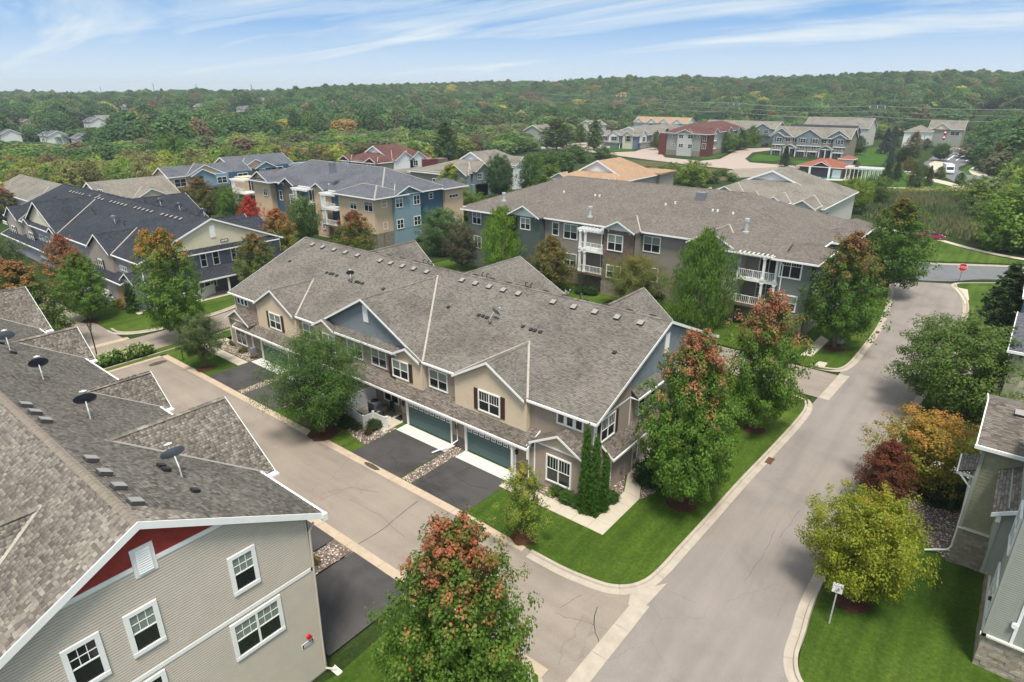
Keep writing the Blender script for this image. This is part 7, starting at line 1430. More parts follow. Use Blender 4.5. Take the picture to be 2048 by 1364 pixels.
make_tree('bush_round', 1.2, .75, .0, env_round, 90, 20, .08, 14, asc=.3, clumps=4, cs=.25, tr=.02, irregular=.03, limb_mesh=1)
make_tree('bush_loose', 1.2, .8, .0, env_vase, 46, 20, .12, 15, asc=.8, clumps=4, cs=.26, tr=.02, irregular=.2, limb_mesh=6)
make_tree('wild_a', 9, 4.2, .05, env_round, 70, 24, .40, 16, asc=.6, clumps=4, cs=.22, irregular=.2)
make_tree('wild_b', 11, 3.8, .08, env_oval, 70, 24, .40, 17, asc=.8, clumps=4, cs=.22, irregular=.2)
make_tree('wild_c', 7, 3.6, .02, env_vase, 60, 22, .36, 18, asc=.9, clumps=4, cs=.24, irregular=.25)
NT = [0]
def tree(key, x, y, z0, h, r, col, label, cat='tree', tip=None, tiph=0.0, name=None, group=None, rz=None, trunk=True):
    cm, tm, ph_, pr_ = PROTO[key]; NT[0] += 1
    nm = name or ({'arborvitae': 'arborvitae', 'spruce': 'spruce_tree', 'birch': 'birch_tree', 'poplar': 'poplar_tree', 'bush_round': 'shrub', 'bush_loose': 'shrub', 'locust': 'locust_tree', 'locust_small': 'locust_tree'}.get(key) or ('maple_tree' if 'maple' in key else 'tree'))
    e_ = empty(nm, (x, y, z0), rz if rz is not None else NT[0] * 1.7, label, cat, group); r /= 1.12; e_.scale = (r / pr_, r / pr_, h / ph_ / 1.02)
    c = cm.copy(); S.collection.objects.link(c); c.parent = e_; col = (col[0] * 1.62, col[1] * 1.42, col[2] * 1.1); c.color = (*col, 1); c['tip'] = [v * 1.15 for v in (tip or col)]; c['tiph'] = float(tiph)
    if trunk: t_ = tm.copy(); S.collection.objects.link(t_); t_.parent = e_
    return e_
G1 = (.045, .105, .018); G2c = (.062, .135, .022); GD = (.022, .062, .018); GY = (.14, .185, .022); GB = (.032, .075, .03); OL = (.09, .105, .03)
RED = (.34, .105, .075); RDB = (.26, .085, .055); BRO = (.21, .10, .05); ORG = (.36, .17, .035); YEL = (.42, .33, .035); CRIM = (.42, .03, .025); DKR = (.14, .028, .022); PINK = (.36, .125, .095)
TR = [
 ('locust', (-40.28, 25.46, 0.0, 8.84, 3.87), (.042, .095, .024), 'wide feathery locust tree in front of the porch fence of the brown row house', dict()),
 ('locust_small', (-60.67, 25.86, 0.0, 5.85, 2.39), (.055, .09, .04), 'small round-headed locust tree on the lawn at the far end of the alley', dict()),
 ('maple_a', (-70.27, 27.89, 0.0, 12.9, 3.79), G2c, 'tall maple with a yellow and red crown top across the side street', dict(tip=(.30, .14, .04), tiph=.10)),
 ('sapling', (-19.69, 25.56, 0.0, 5.09, 1.96), (.10, .155, .03), 'thin yellow-green young tree on the corner lawn by the mulch ring', dict(tip=(.28, .25, .03), tiph=.0)),
 ('maple_near', (-13.34, 34.99, 0.0, 12.73, 3.69), G2c, 'large maple with pinkish-red top beside the street end of the brown row house', dict(tip=PINK, tiph=.08)),
 ('maple_b', (-12.94, 48.18, 0.0, 12.23, 3.46), G2c, 'maple with rosy red upper half between the two driveways on the street lawn', dict(tip=PINK, tiph=.15)),
 ('maple_c', (-12.3, 71.61, 0.0, 12.94, 4.09), G1, 'tall maple with russet crown near the apartment walk and boulder', dict(tip=BRO, tiph=.16)),
 ('maple_a', (-11.67, 96.63, 0.0, 13.45, 4.93), G1, 'green maple with thin brown top at the bend of the street', dict(tip=(.17, .11, .03), tiph=.02)),
 ('maple_near', (-13.51, 13.38, 0.0, 11.67, 3.53), (.06, .125, .022), 'maple with orange-red spiky top at the alley mouth, lowest in the photo', dict(tip=(.35, .11, .07), tiph=.06)),
 ('round_a', (-2.28, 32.56, 0.0, 7.05, 2.95), (.135, .175, .018), 'rounded yellow-green maple behind the parking sign', dict(tip=(.30, .20, .03), tiph=-.14)),
 ('round_b', (-1.13, 47.04, 0.0, 5.94, 3.3), (.14, .15, .025), 'orange and yellow maple over the garden bed of the sage house', dict(tip=(.42, .20, .05), tiph=.16)),
 ('maple_c', (-2.81, 43.24, 0.0, 4.99, 1.85), (.085, .04, .022), 'dark crimson maple leaning over the street beside the orange one', dict(tip=DKR, tiph=.45)),
 ('round_a', (-0.9, 61.2, 0.0, 8.85, 5.19), (.06, .112, .026), 'broad dark-green maple across the street from the apartment drive', dict(tip=(.09, .12, .03), tiph=-.12)),
 ('spruce', (1.26, 87.8, 0.0, 8.65, 3.72), (.028, .06, .024), 'dense dark-green pyramidal tree beside the far sidewalk corner', dict()),
 ('maple_b', (-85.66, 24.08, 0.0, 8.74, 3.11), G2c, 'slim green maple behind the silver parked car', dict(tip=BRO, tiph=-.05)),
 ('maple_a', (-78.44, 16.64, 0.0, 10.28, 4.46), (.06, .115, .022), 'big olive-green maple behind the tan roof gable, orange at the top', dict(tip=(.30, .12, .06), tiph=.10)),
 ('maple_c', (-96.21, 25.82, 0.0, 9.08, 2.89), (.07, .09, .025), 'rust-topped maple against the near-black roof', dict(tip=(.26, .09, .05), tiph=.3)),
 ('maple_b', (-93.32, 17.93, 0.0, 8.44, 2.87), (.10, .115, .03), 'orange-tinted maple at the photo edge above the tan roof', dict(tip=(.34, .14, .08), tiph=.3)),
 ('maple_b', (-86.28, 32.42, 0.0, 9.95, 2.46), (.11, .13, .03), 'maple with bright orange-yellow streak in its crown behind the tall one', dict(tip=(.48, .25, .03), tiph=.12)),
 ('locust_small', (-107.12, 21.4, 0.0, 8.09, 3.42), (.06, .10, .045), 'soft green tree at the photo edge before the slate row house', dict()),
 ('maple_a', (-78.75, 42.73, 0.0, 8.88, 3.23), (.07, .11, .025), 'copper-tinted maple between the cream gable and the brown row house', dict(tip=(.24, .12, .06), tiph=.12)),
 ('maple_c', (-88.02, 52.03, 0.0, 9.83, 3.54), (.09, .12, .025), 'orange maple behind the brown row house roof', dict(tip=(.36, .14, .06), tiph=.22)),
 ('maple_b', (-103.73, 56.64, 0.0, 9.77, 2.61), (.22, .05, .03), 'bright red maple in front of the peach apartment corner', dict(tip=CRIM, tiph=.5)),
 ('round_b', (-100.05, 64.61, 0.0, 9.19, 3.06), (.05, .105, .03), 'green round tree in front of the blue apartment balconies', dict()),
 ('maple_a', (-78.83, 59.42, 0.0, 9.53, 3.85), (.075, .11, .02), 'maple with dark red top by the corner of the blue apartment house', dict(tip=(.26, .06, .045), tiph=.16)),
 ('locust', (-73.18, 62.08, 0.0, 3.94, 3.69), (.06, .11, .035), 'low spreading tree beside the white handrail', dict()),
 ('maple_c', (-135.5, 63.43, 0.0, 9.52, 4.01), (.075, .095, .02), 'bronze-topped maple behind the near-black roof wing', dict(tip=(.20, .085, .035), tiph=.12)),
 ('round_b', (-131.07, 67.0, 0.0, 7.88, 2.75), (.06, .13, .02), 'small bright-green tree between the bronze maple and the peach corner', dict()),
 ('maple_b', (-171.23, 63.49, 0.0, 6.65, 3.68), (.055, .09, .02), 'dark green maple in front of the tan-roofed house', dict(tip=(.25, .09, .04), tiph=-.1)),
 ('maple_a', (-168.33, 67.73, 0.0, 7.3, 3.22), (.08, .09, .022), 'reddish-tipped maple in front of the peach house gable', dict(tip=(.28, .09, .05), tiph=.1)),
 ('maple_c', (-178.81, 62.25, 0.0, 4.59, 2.01), (.22, .08, .03), 'small orange-red maple beside the pale roof', dict(tip=(.35, .09, .04), tiph=.3)),
 ('maple_b', (-171.7, 37.97, 0.0, 7.08, 3.89), (.06, .085, .025), 'dark green and red maple at the edge above the slate house', dict(tip=(.28, .06, .04), tiph=.1)),
 ('birch', (-60.18, 72.52, 0.0, 10.52, 3.94), (.10, .19, .035), 'light green weeping birch in front of the far apartment corner', dict()),
 ('birch', (-26.54, 68.22, 0.0, 12.1, 4.01), (.07, .145, .03), 'tall weeping birch covering the second apartment gable', dict()),
 ('maple_c', (-49.05, 69.61, 0.0, 7.84, 3.33), (.085, .095, .028), 'olive-brown tree beside the narrow apartment window', dict(tip=(.17, .11, .03), tiph=.1)),
 ('locust', (-35.7, 69.11, 0.0, 7.21, 3.78), (.085, .115, .03), 'olive spreading tree below the brick bay', dict(tip=(.18, .12, .03), tiph=.0)),
 ('round_b', (-66.02, 69.72, 0.0, 7.48, 2.63), (.055, .06, .045), 'small purple-grey plum tree by the far apartment corner', dict(name='plum_tree')),
 ('round_a', (-75.37, 74.73, 0.0, 8.01, 4.05), (.05, .11, .045), 'dense blue-green tree between the two apartment houses', dict()),
 ('round_b', (-94.79, 99.78, 0.0, 8.02, 3.89), (.09, .15, .03), 'mid-green tree behind the gap between the apartment houses', dict()),
 ('maple_a', (-115.08, 118.55, 0.0, 9.4, 4.61), (.13, .19, .03), 'yellow-green tree in front of the grey row house', dict(tip=(.42, .34, .04), tiph=-.05)),
 ('round_a', (-105.68, 126.11, 0.0, 11.48, 4.21), (.028, .07, .028), 'dark round tree in front of the grey row house corner', dict()),
 ('round_b', (-101.72, 134.61, 0.0, 11.48, 3.92), (.045, .10, .028), 'green tree beside the orange-tan roof', dict()),
 ('wild_a', (-126.09, 177.36, 0.0, 8.1, 5.69), (.045, .10, .022), 'broad green tree beyond the orange-tan roof', dict()),
 ('poplar', (-175.25, 177.92, 0.0, 16.3, 5.29), (.04, .085, .022), 'tall dark poplar standing above the scrub', dict()),
 ('round_b', (-165.56, 145.64, 0.0, 4.89, 4.37), (.085, .15, .025), 'bright green tree at the maroon-roofed row house', dict()),
 ('spruce', (-164.2, 150.3, 0.0, 5.27, 1.53), (.02, .045, .03), 'small dark conifer by the white gables', dict()),
 ('poplar', (-180.91, 259.42, 0.0, 15.03, 8.13), (.06, .10, .03), 'large poplar right of the pale grey house', dict()),
 ('poplar', (-166.78, 270.78, 0.0, 14.58, 4.78), (.06, .105, .03), 'slim poplar left of the blue and cream row house', dict()),
 ('maple_a', (-188.93, 292.51, 0.0, 11.0, 4.2), (.06, .10, .03), 'small tree between the two poplars', dict(tip=(.35, .28, .04), tiph=-.05)),
 ('wild_a', (-141.89, 216.52, 0.0, 7.03, 5.93), (.05, .10, .025), 'round green tree below the poplars by the pale street', dict()),
 ('wild_c', (-138.52, 231.9, 0.0, 5.53, 4.92), (.045, .095, .025), 'dark green bush tree at the edge of the pale street', dict(name='tree')),
 ('maple_b', (-82.78, 161.28, 0.0, 7.42, 3.87), (.10, .10, .02), 'small maple with red and orange top in front of the orange-tan roof', dict(tip=(.34, .14, .05), tiph=.14)),
 ('round_b', (-84.71, 172.36, 0.0, 5.69, 2.04), (.24, .24, .03), 'yellow tree touching the small red-topped maple', dict()),
 ('wild_a', (-76.14, 179.25, 0.0, 7.79, 5.23), (.10, .165, .03), 'bright green willow-like tree by the marsh', dict()),
 ('wild_c', (-88.77, 190.75, 0.0, 5.39, 3.8), (.085, .14, .025), 'low green thicket tree left of the bright green one', dict()),
 ('round_a', (-30.45, 163.28, 0.0, 7.82, 4.36), (.10, .165, .022), 'yellow-green tree before the pergola', dict()),
 ('round_b', (-28.46, 178.24, 0.0, 7.24, 4.17), (.06, .115, .025), 'dark green tree beside the yellow-green one at the marsh edge', dict()),
 ('locust_small', (-58.99, 231.29, 0.0, 2.94, 3.03), (.11, .17, .03), 'bright green tree leaning by the pool corner', dict()),
 ('maple_a', (-43.68, 230.15, 0.0, 4.36, 2.24), (.07, .085, .03), 'small olive tree between pool and pergola', dict()),
 ('spruce', (-72.11, 251.95, 0.0, 7.87, 2.6), (.022, .045, .022), 'dark pyramidal tree in front of the grey townhouse porch', dict()),
 ('maple_b', (-61.78, 321.92, 0.0, 8.47, 3.98), (.045, .085, .028), 'dark green maple at the right corner of the grey townhouses', dict()),
 ('spruce', (-132.63, 277.62, 0.0, 10.89, 2.96), (.022, .05, .025), 'dark conifer at the left corner of the maroon-roofed apartments', dict()),
 ('spruce', (-117.1, 277.46, 0.0, 6.37, 1.99), (.04, .085, .02), 'green columnar conifer before the grey apartment wall', dict()),
 ('spruce', (-113.29, 280.52, 0.0, 8.89, 2.21), (.02, .045, .022), 'narrow dark conifer by the red apartment corner', dict()),
 ('round_b', (-111.38, 297.99, 0.0, 8.81, 5.06), (.06, .13, .022), 'yellow-tipped round tree by the maroon-roofed apartments', dict(tip=(.25, .25, .03), tiph=0)),
 ('maple_a', (-111.76, 314.99, 0.0, 9.63, 4.8), (.055, .115, .022), 'middle green tree of the three along the apartment drive', dict()),
 ('maple_b', (-111.7, 330.01, 0.0, 10.9, 4.97), (.07, .13, .022), 'last green tree of the three along the apartment drive', dict()),
 ('maple_a', (-143.79, 289.25, 0.0, 8.72, 2.88), (.08, .10, .03), 'thin tree at the left edge of the maroon-roofed apartments', dict()),
 ('round_b', (-233.89, 595.35, 0.0, 15.09, 5.95), (.42, .14, .035), 'bright orange tree in front of the far wood', dict(tip=(.5, .14, .04), tiph=.4)),
 ('round_a', (-259.97, 615.77, 0.0, 10.91, 6.27), (.11, .15, .03), 'pale green round tree left of the bright orange one', dict()),
 ('wild_a', (-239.61, 104.87, 0.0, 13.3, 5.67), (.05, .12, .02), 'big round bright-green tree behind the peach townhouse', dict(tip=(.38, .2, .03), tiph=-.2)),
 ('wild_a', (-346.68, 165.72, 0.0, 12.98, 7.34), (.15, .20, .02), 'yellow-lime tree crown standing out of the scrub', dict()),
 ('maple_b', (-232.5, 100.92, 0.0, 4.53, 2.08), (.30, .24, .03), 'golden-yellow tree at the foot of the big round green one', dict()),
 # right-hand side, marsh edge and uphill street
 ('wild_a', (0.42, 140.35, 0.0, 11.11, 6.24), (.075, .145, .022), 'large bright green tree mass over the marsh path', dict()),
 ('wild_a', (-7.48, 190.45, 0.0, 7.44, 5.28), (.09, .145, .028), 'round light green tree behind the marsh', dict()),
 ('wild_c', (-2.0, 138.4, 0.0, 6.18, 3.15), (.06, .125, .02), 'dark green low tree beside the curving footpath', dict()),
 ('wild_b', (1.77, 157.52, 0.0, 11.44, 3.84), (.06, .12, .022), 'tall green tree cut by the photo edge at the marsh', dict()),
 ('maple_a', (-24.54, 210.51, 0.0, 7.22, 2.51), (.055, .085, .035), 'small tree near the stop of the uphill lane', dict()),
 ('spruce', (-22.87, 226.11, 0.0, 6.06, 1.63), (.045, .045, .03), 'short brownish conifer on the roadside lawn', dict()),
 ('round_b', (-24.71, 209.15, 0.0, 3.01, 1.4), (.05, .09, .04), 'little round tree on the lawn near the marsh', dict()),
 ('maple_b', (-22.35, 247.3, 0.0, 4.05, 2.08), (.055, .10, .03), 'young tree on the median next to the white truck', dict()),
 ('maple_a', (-15.55, 232.0, 0.0, 4.05, 1.78), (.045, .09, .04), 'slender green tree at the curb in front of the truck', dict()),
 ('round_a', (-29.56, 314.29, 0.0, 6.99, 4.04), (.04, .09, .035), 'dark round tree on the island of the uphill street', dict()),
 ('maple_b', (-32.98, 259.42, 0.0, 5.66, 2.41), (.11, .11, .03), 'olive-yellow pair tree along the sidewalk, first', dict()),
 ('round_b', (-30.23, 257.97, 0.0, 4.29, 2.04), (.05, .09, .03), 'dark tree along the sidewalk behind the olive-yellow one', dict()),
 ('round_a', (-26.74, 243.77, 0.0, 4.36, 2.56), (.05, .085, .03), 'rounded tree on the roadside lawn beside the short conifer', dict()),
 ('spruce', (-53.37, 334.9, 0.0, 11.36, 4.48), (.05, .075, .085), 'blue spruce behind the townhouse lawn, left of two', dict()),
 ('spruce', (-53.83, 354.46, 0.0, 11.69, 4.71), (.055, .085, .095), 'blue spruce behind the townhouse lawn, right of two', dict()),
 ('spruce', (-41.21, 274.64, 0.0, 7.99, 2.58), (.05, .08, .085), 'smaller blue spruce in front of the two', dict()),
 ('spruce', (-33.16, 220.62, 0.0, 6.98, 2.69), (.03, .055, .03), 'dark spruce at the lawn edge near the pergola', dict()),
 ('spruce', (-32.49, 232.88, 0.0, 6.08, 2.5), (.035, .06, .032), 'dark spruce next to the one by the pergola', dict()),
 ('maple_b', (-38.09, 299.95, 0.0, 11.89, 3.93), (.06, .09, .03), 'reddish-green tree below the hip-roofed house', dict(tip=(.17, .08, .04), tiph=.2)),
 ('wild_a', (-41.43, 304.75, 0.0, 5.26, 4.04), (.045, .085, .03), 'dark green tree left of the traffic light', dict()),
 ('maple_c', (-42.06, 371.02, 0.0, 5.53, 2.89), (.05, .075, .035), 'small dark tree beside the traffic light', dict()),
 ('spruce', (-47.12, 429.19, 0.0, 11.79, 4.41), (.035, .05, .04), 'grey-green tall spruce in front of the hip-roofed house', dict()),
 ('spruce', (-39.9, 460.08, 0.0, 11.58, 5.22), (.025, .045, .035), 'dark spruce before the large grey house', dict()),
 ('wild_c', (-35.0, 491.86, 0.0, 6.71, 4.91), (.045, .06, .03), 'brown-green bush at the top of the street', dict()),
 ('wild_a', (-15.29, 596.86, 0.0, 11.51, 8.59), (.20, .035, .045), 'crimson tree at the top of the uphill street', dict(tip=(.26, .03, .05), tiph=.4)),
 ('wild_a', (-7.38, 312.83, 0.0, 12.39, 6.45), (.045, .085, .03), 'dark green tree along the uphill street, top one', dict()),
 ('wild_b', (-9.48, 280.16, 0.0, 9.98, 4.48), (.06, .085, .03), 'green tree along the uphill street with brown tinge', dict(tip=(.17, .09, .03), tiph=.05)),
 ('wild_a', (-12.83, 283.2, 0.0, 6.31, 4.23), (.035, .07, .028), 'dark tree along the uphill street, lower one', dict()),
 ('wild_a', (-2.42, 276.76, 0.0, 9.69, 5.68), (.03, .06, .032), 'bluish-dark conifer mass at the photo edge uphill', dict()),
 ('round_a', (-6.12, 254.08, 0.0, 5.63, 2.82), (.045, .08, .028), 'round shrub-like tree by the brick plaza', dict()),
 ('round_b', (-1.79, 248.67, 0.0, 4.87, 2.42), (.05, .09, .03), 'low round tree right of the brick plaza', dict()),
 ('locust_small', (-48.82, 248.55, 0.0, 4.53, 3.12), (.085, .065, .04), 'brownish small tree between townhouse and pergola', dict()),
]
for key, t_, col, lb, kw in TR: tree(key, *t_, col, lb, **kw)
for pts, hp, key, lb, gr in ((((-109.6, 199.7, 0.0, 2.36, 2.43), (-103.07, 195.87, 0.0, 2.62, 2.69), (-102.41, 203.62, 0.0, 2.35, 2.59), (-95.26, 198.66, 0.0, 3.23, 2.99), (-92.94, 204.01, 0.0, 2.94, 3.03), (-82.63, 186.59, 0.0, 3.59, 3.37), (-80.34, 194.43, 0.0, 3.36, 3.14), (-75.43, 192.38, 0.0, 3.59, 3.07), (-79.66, 211.2, 0.0, 2.59, 2.66), (-72.73, 200.54, 0.0, 2.45, 2.2), (-83.84, 177.11, 0.0, 2.9, 2.97), (-123.34, 219.64, 0.0, 2.22, 2.68), (-132.77, 231.34, 0.0, 2.35, 2.43)), 0, 'wild_c', 'green bush of the thicket along the marsh below the pale street', 'thicket bushes along the marsh'),
  (((-131.66, 169.41, 0.0, 5.47, 3.65), (-133.61, 180.4, 0.0, 6.03, 4.15), (-110.79, 155.45, 0.0, 6.34, 3.85), (-126.15, 186.4, 0.0, 6.69, 4.15), (-96.89, 133.18, 0.0, 6.31, 3.34), (-117.53, 150.04, 0.0, 5.77, 2.96), (-161.42, 158.05, 0.0, 5.7, 3.11), (-228.57, 221.12, 0.0, 5.99, 3.85), (-93.51, 100.81, 0.0, 5.39, 2.6), (-95.36, 107.02, 0.0, 5.15, 2.71), (-148.84, 228.93, 0.0, 4.81, 3.75)), 0, 'wild_b', 'green tree in the belt between the row houses behind the apartments', 'trees between the row houses'),
  (((-5.69, 171.39, 0.0, 4.11, 3.26), (-2.77, 166.62, 0.0, 4.58, 3.55), (-0.15, 175.85, 0.0, 5.39, 3.9), (-8.71, 180.75, 0.0, 3.44, 2.77), (-0.73, 149.79, 0.0, 4.15, 3.19), (2.01, 139.23, 0.0, 3.86, 2.94), (-11.82, 199.49, 0.0, 2.27, 2.31), (-8.4, 196.27, 0.0, 2.95, 2.74), (-14.2, 201.73, 0.0, 1.55, 1.83), (-1.51, 199.9, 0.0, 4.37, 3.69)), 0, 'wild_a', 'green bushy tree of the marsh-side grove beyond the curving footpath', 'marsh-side grove')):
    for i_, t_ in enumerate(pts): tree(key, *t_, ((.07, .125, .028), (.055, .11, .026), (.09, .14, .03), (.045, .09, .026))[i_ % 4], lb, 'bush' if key == 'wild_c' else 'tree', name='bush' if key == 'wild_c' else 'tree', group=gr)
# three columns of arborvitae and the shrubs
for (x, y, h, r, lb) in ((-17.9, 29.85, 6.77, .52, 'tallest of the three joined arborvitae columns at the house corner'), (-17.25, 30.0, 6.17, .5, 'middle arborvitae column at the house corner'), (-16.95, 30.8, 4.6, .45, 'shortest arborvitae column, on the street side of the house corner')): tree('arborvitae', x, y, .08, h, r, (.035, .10, .015), lb, 'shrub')
tree('arborvitae', *(-84.54, 28.59), .06, 3.9, .85, (.018, .05, .02), 'dark clipped arborvitae at the slate house corner', 'shrub')
for (q, h, r, col, key, lb) in (((-16.08, 35.57), 1.9, 1.15, (.018, .05, .016), 'bush_round', 'dark ball-shaped shrub beside the corner walk'), ((-19.46, 30.14), .8, .6, (.035, .09, .018), 'bush_round', 'small green shrub with red flowers under the bay window'), ((-20.47, 30.35), .7, .5, (.035, .08, .018), 'bush_round', 'little shrub nearest the driveway below the bay window'), ((-18.7, 30.18), .7, .55, (.03, .09, .018), 'bush_round', 'low shrub at the foot of the arborvitae'), ((-17.06, 32.0), .9, .55, (.03, .08, .02), 'bush_round', 'shrub on the street side of the arborvitae'),
  ((-39.73, 27.29), .7, .8, (.02, .05, .018), 'bush_round', 'dark mound shrub by the white porch fence'), ((-38.47, 27.44), .6, .45, (.04, .06, .02), 'bush_loose', 'small spiky shrub in the river stones'), ((-37.53, 28.51), .7, .7, (.025, .05, .02), 'bush_round', 'dark shrub at the corner of the white fence'), ((-37.11, 27.49), .6, .4, (.05, .05, .03), 'bush_loose', 'tiny brown-green plant in the stone bed'), ((-41.17, 27.46), 1.7, .9, (.07, .13, .035), 'bush_loose', 'loose light-green shrub beside the locust trunk'), ((-45.93, 29.72), 2.0, 1.0, (.02, .05, .02), 'bush_round', 'dark rounded yew behind the locust trunk'),
  ((-0.22, 47.01), 1.5, 1.2, (.08, .12, .11), 'bush_round', 'blue-green dwarf spruce in the stone bed'), ((-0.08, 45.86), 1.5, 1.1, (.022, .045, .02), 'bush_round', 'dark round yew in front of the dwarf spruce'), ((0.87, 45.91), 1.7, 1.0, (.035, .075, .03), 'bush_round', 'clipped green yew beside the downspout'), ((1.54, 47.9), 1.2, 1.1, (.025, .055, .02), 'bush_round', 'low wide yew against the sage house'),
  ((-29.05, 18.16) if 0 else (-27.6, 15.6), .8, .4, (.16, .14, .05), 'bush_loose', 'straw-coloured grass tuft in the gravel strip'), ((-88.99, 28.35), .9, .8, (.10, .12, .03), 'bush_loose', 'pale shrub by the slate house garden walk'), ((-86.92, 28.46), .8, .7, (.13, .12, .04), 'bush_loose', 'tan shrub by the slate house garden walk'), ((-64.14, 30.88), .6, .7, (.06, .10, .04), 'bush_loose', 'small plant at the far corner bed'), ((-61.35, 30.37), .5, .6, (.09, .10, .05), 'bush_loose', 'grey-green plant in the far corner bed'), ((-59.17, 30.37), .5, .6, (.12, .11, .08), 'bush_loose', 'pale grass clump by the gas meter'),
  ((-43.22, 71.28), 1.1, 1.0, (.02, .05, .018), 'bush_round', 'dark round shrub at the apartment stone base'), ((-44.55, 70.8), 1.1, 1.0, (.022, .055, .018), 'bush_round', 'dark shrub left of the round one at the apartment base'), ((-24.9, 72.92), 1.2, 1.2, (.025, .06, .02), 'bush_round', 'round shrub below the light apartment bay'), ((-35.1, 74.93), 1.5, 1.3, (.02, .05, .02), 'bush_round', 'dark shrub between brick bay and birch'), ((-88.75, 75.79), 1.0, 1.8, (.02, .05, .02), 'bush_round', 'long dark shrub by the handrail'), ((-86.95, 79.39), 1.0, 1.2, (.04, .08, .03), 'bush_round', 'green shrub near the ramp'), ((-22.6, 74.76), 1.0, 1.0, (.04, .09, .02), 'bush_round', 'shrub beside the lower apartment balcony')): tree(key, q[0], q[1], .07, h, r, col, lb, 'shrub')
# flowering hedge beside the side street, one bush after another
for i_ in range(7):
    x = -69.05 + .05 * i_; y = 19.2 + i_ * .72
    tree('bush_loose', x, y, .06, 1.25 + .15 * (i_ % 3), .85, (.06, .13, .025), 'flowering hydrangea bush of the hedge behind the lamp post', 'shrub', tip=(.55, .58, .35), tiph=.12, group='hydrangea bushes in the hedge')
# mulch rings
def mulch(q, r_, lb):
    b = MB(); n = 20; P = [(q[0] + r_ * math.cos(k * 6.283 / n) * rng.uniform(.88, 1.1), q[1] + r_ * math.sin(k * 6.283 / n) * rng.uniform(.88, 1.1), .065) for k in range(n)]
    c = (q[0], q[1], .13)
    for k in range(n): b.face([P[k], P[(k + 1) % n], c])
    kind(b.build('mulch_ring', 'mulch'))
for q, r_ in (((-40.08, 25.31), 1.25), ((-60.3, 25.67), .9), ((-19.49, 25.41), .85), ((-13.27, 34.83), 1.0), ((-12.88, 48.01), .9), ((-12.19, 71.15), 1.1), ((-2.25, 32.44), .95), ((-85.26, 23.94), 1.0), ((-0.86, 60.77), 1.0)): mulch(q, r_, '')
b = MB(); b.face([(x, y, .064) for x, y in ((-44.2, 25.2), (-42.4, 25.1), (-41.6, 26.3), (-42.4, 27.4), (-44.5, 27.6))]); kind(b.build('bare_soil', 'dirt'))

# ---------------------------------------------------------------- woods
def dnear(phi): 
    T_ = [(-60, 190), (-39, 195), (-30, 200), (-24, 215), (-17, 240), (-10, 245), (-3, 270), (2, 330), (7, 420), (12, 470), (19, 470), (28, 440), (33, 470), (36, 330), (39, 190), (60, 190)]
    for (a0, d0), (a1, d1) in zip(T_, T_[1:]):
        if a0 <= phi <= a1: return d0 + (d1 - d0) * (phi - a0) / (a1 - a0)
    return 400
HOUSES = ((-549.3, 184.11), (-558.16, 194.31), (-409.16, 115.51), (-638.69, 167.22), (-389.3, 122.97), (-436.09, 102.68), (-964.31, 370.82), (-933.06, 454.26), (-752.26, 417.27), (-1234.83, 738.18))
HOUSES = [settle(p)[:2] for p in HOUSES]
AVOID = [(-216, -150, 270, 360), (-220, -172, 385, 416), (-160, -100, 262, 400), (-115, -30, 280, 396)]
WOOD = []; base_a = math.atan2(FW.y, FW.x); rr_ = 185.0
while rr_ < 1750:
    sp_ = 6.6 if rr_ < 480 else (7.6 if rr_ < 800 else 10.5); n = int(math.radians(96) * rr_ / sp_)
    for i in range(n):
        phi = -48 + 96 * (i + rng.random()) / n; D = rr_ + rng.uniform(-.5, .5) * sp_ * 1.3
        if D < dnear(phi) + 8 * math.sin(phi * 1.3): continue
        a_ = base_a - math.radians(phi); x, y = D * math.cos(a_), D * math.sin(a_)
        if any(x0 < x < x1 and y0 < y < y1 for x0, x1, y0, y1 in AVOID): continue
        if abs(x + 28 + (y - 300) * .02) < 13 and y < 600: continue
        if any(math.hypot(x - hx, y - hy) < 11 or (abs(math.atan2(x, y) - math.atan2(hx, hy)) < 7 / D and -45 < D - math.hypot(hx, hy) < 0) for hx, hy in HOUSES): continue
        WOOD.append((D, phi, x, y))
    rr_ += sp_ * .92
def wood_col(D, phi):
    u = rng.random(); scrub = D < dnear(phi) + (110 if phi < 3 else 25)
    if scrub: c = rng.choice([(.075, .115, .03), (.06, .11, .025), (.09, .125, .035), (.075, .085, .04), (.05, .095, .025), (.11, .135, .03), (.085, .09, .05), (.042, .085, .025)])
    else: c = rng.choice([(.028, .058, .02), (.035, .068, .022), (.045, .08, .024), (.03, .06, .025), (.055, .085, .03), (.035, .07, .02), (.06, .07, .03)])
    if u < .006: c = (.12, .075, .025)
    elif u < .022: c = (.16, .14, .03)
    elif u < .05: c = (.10, .07, .045)
    k = rng.uniform(.65, 1.35) * (1.8 if scrub else 2.1); return tuple(v * k for v in c), scrub
WOOD.sort()
def hcap(D, x, y):
    m = 99
    for hx, hy in HOUSES:
        Dh = math.hypot(hx, hy); da = abs(math.atan2(x, y) - math.atan2(hx, hy)) * Dh
        if da < 13 and D < Dh: m = min(m, max(1.2, 26 - (26 - hill(Dh, polar(hx, hy)[1]) - 1) * D / Dh - hill(*polar(x, y))))
    return m
DARKB = lambda phi: -20 < phi < 9
for D, phi, x, y in WOOD[:290]:
    col, sc = wood_col(D, phi); h = rng.uniform(5, 9) if phi < 3 else rng.uniform(7, 12)
    h = min(h, hcap(D, x, y)); r__ = min(5.2, h * .6)
    tree(rng.choice(['wild_a', 'wild_b', 'wild_c']), x, y, hill(D, phi) - .2, h, rng.uniform(.62, 1.0) * r__, col, 'wild tree in the scrub wood that begins behind the last houses', group='trees of the scrub wood', name='tree')
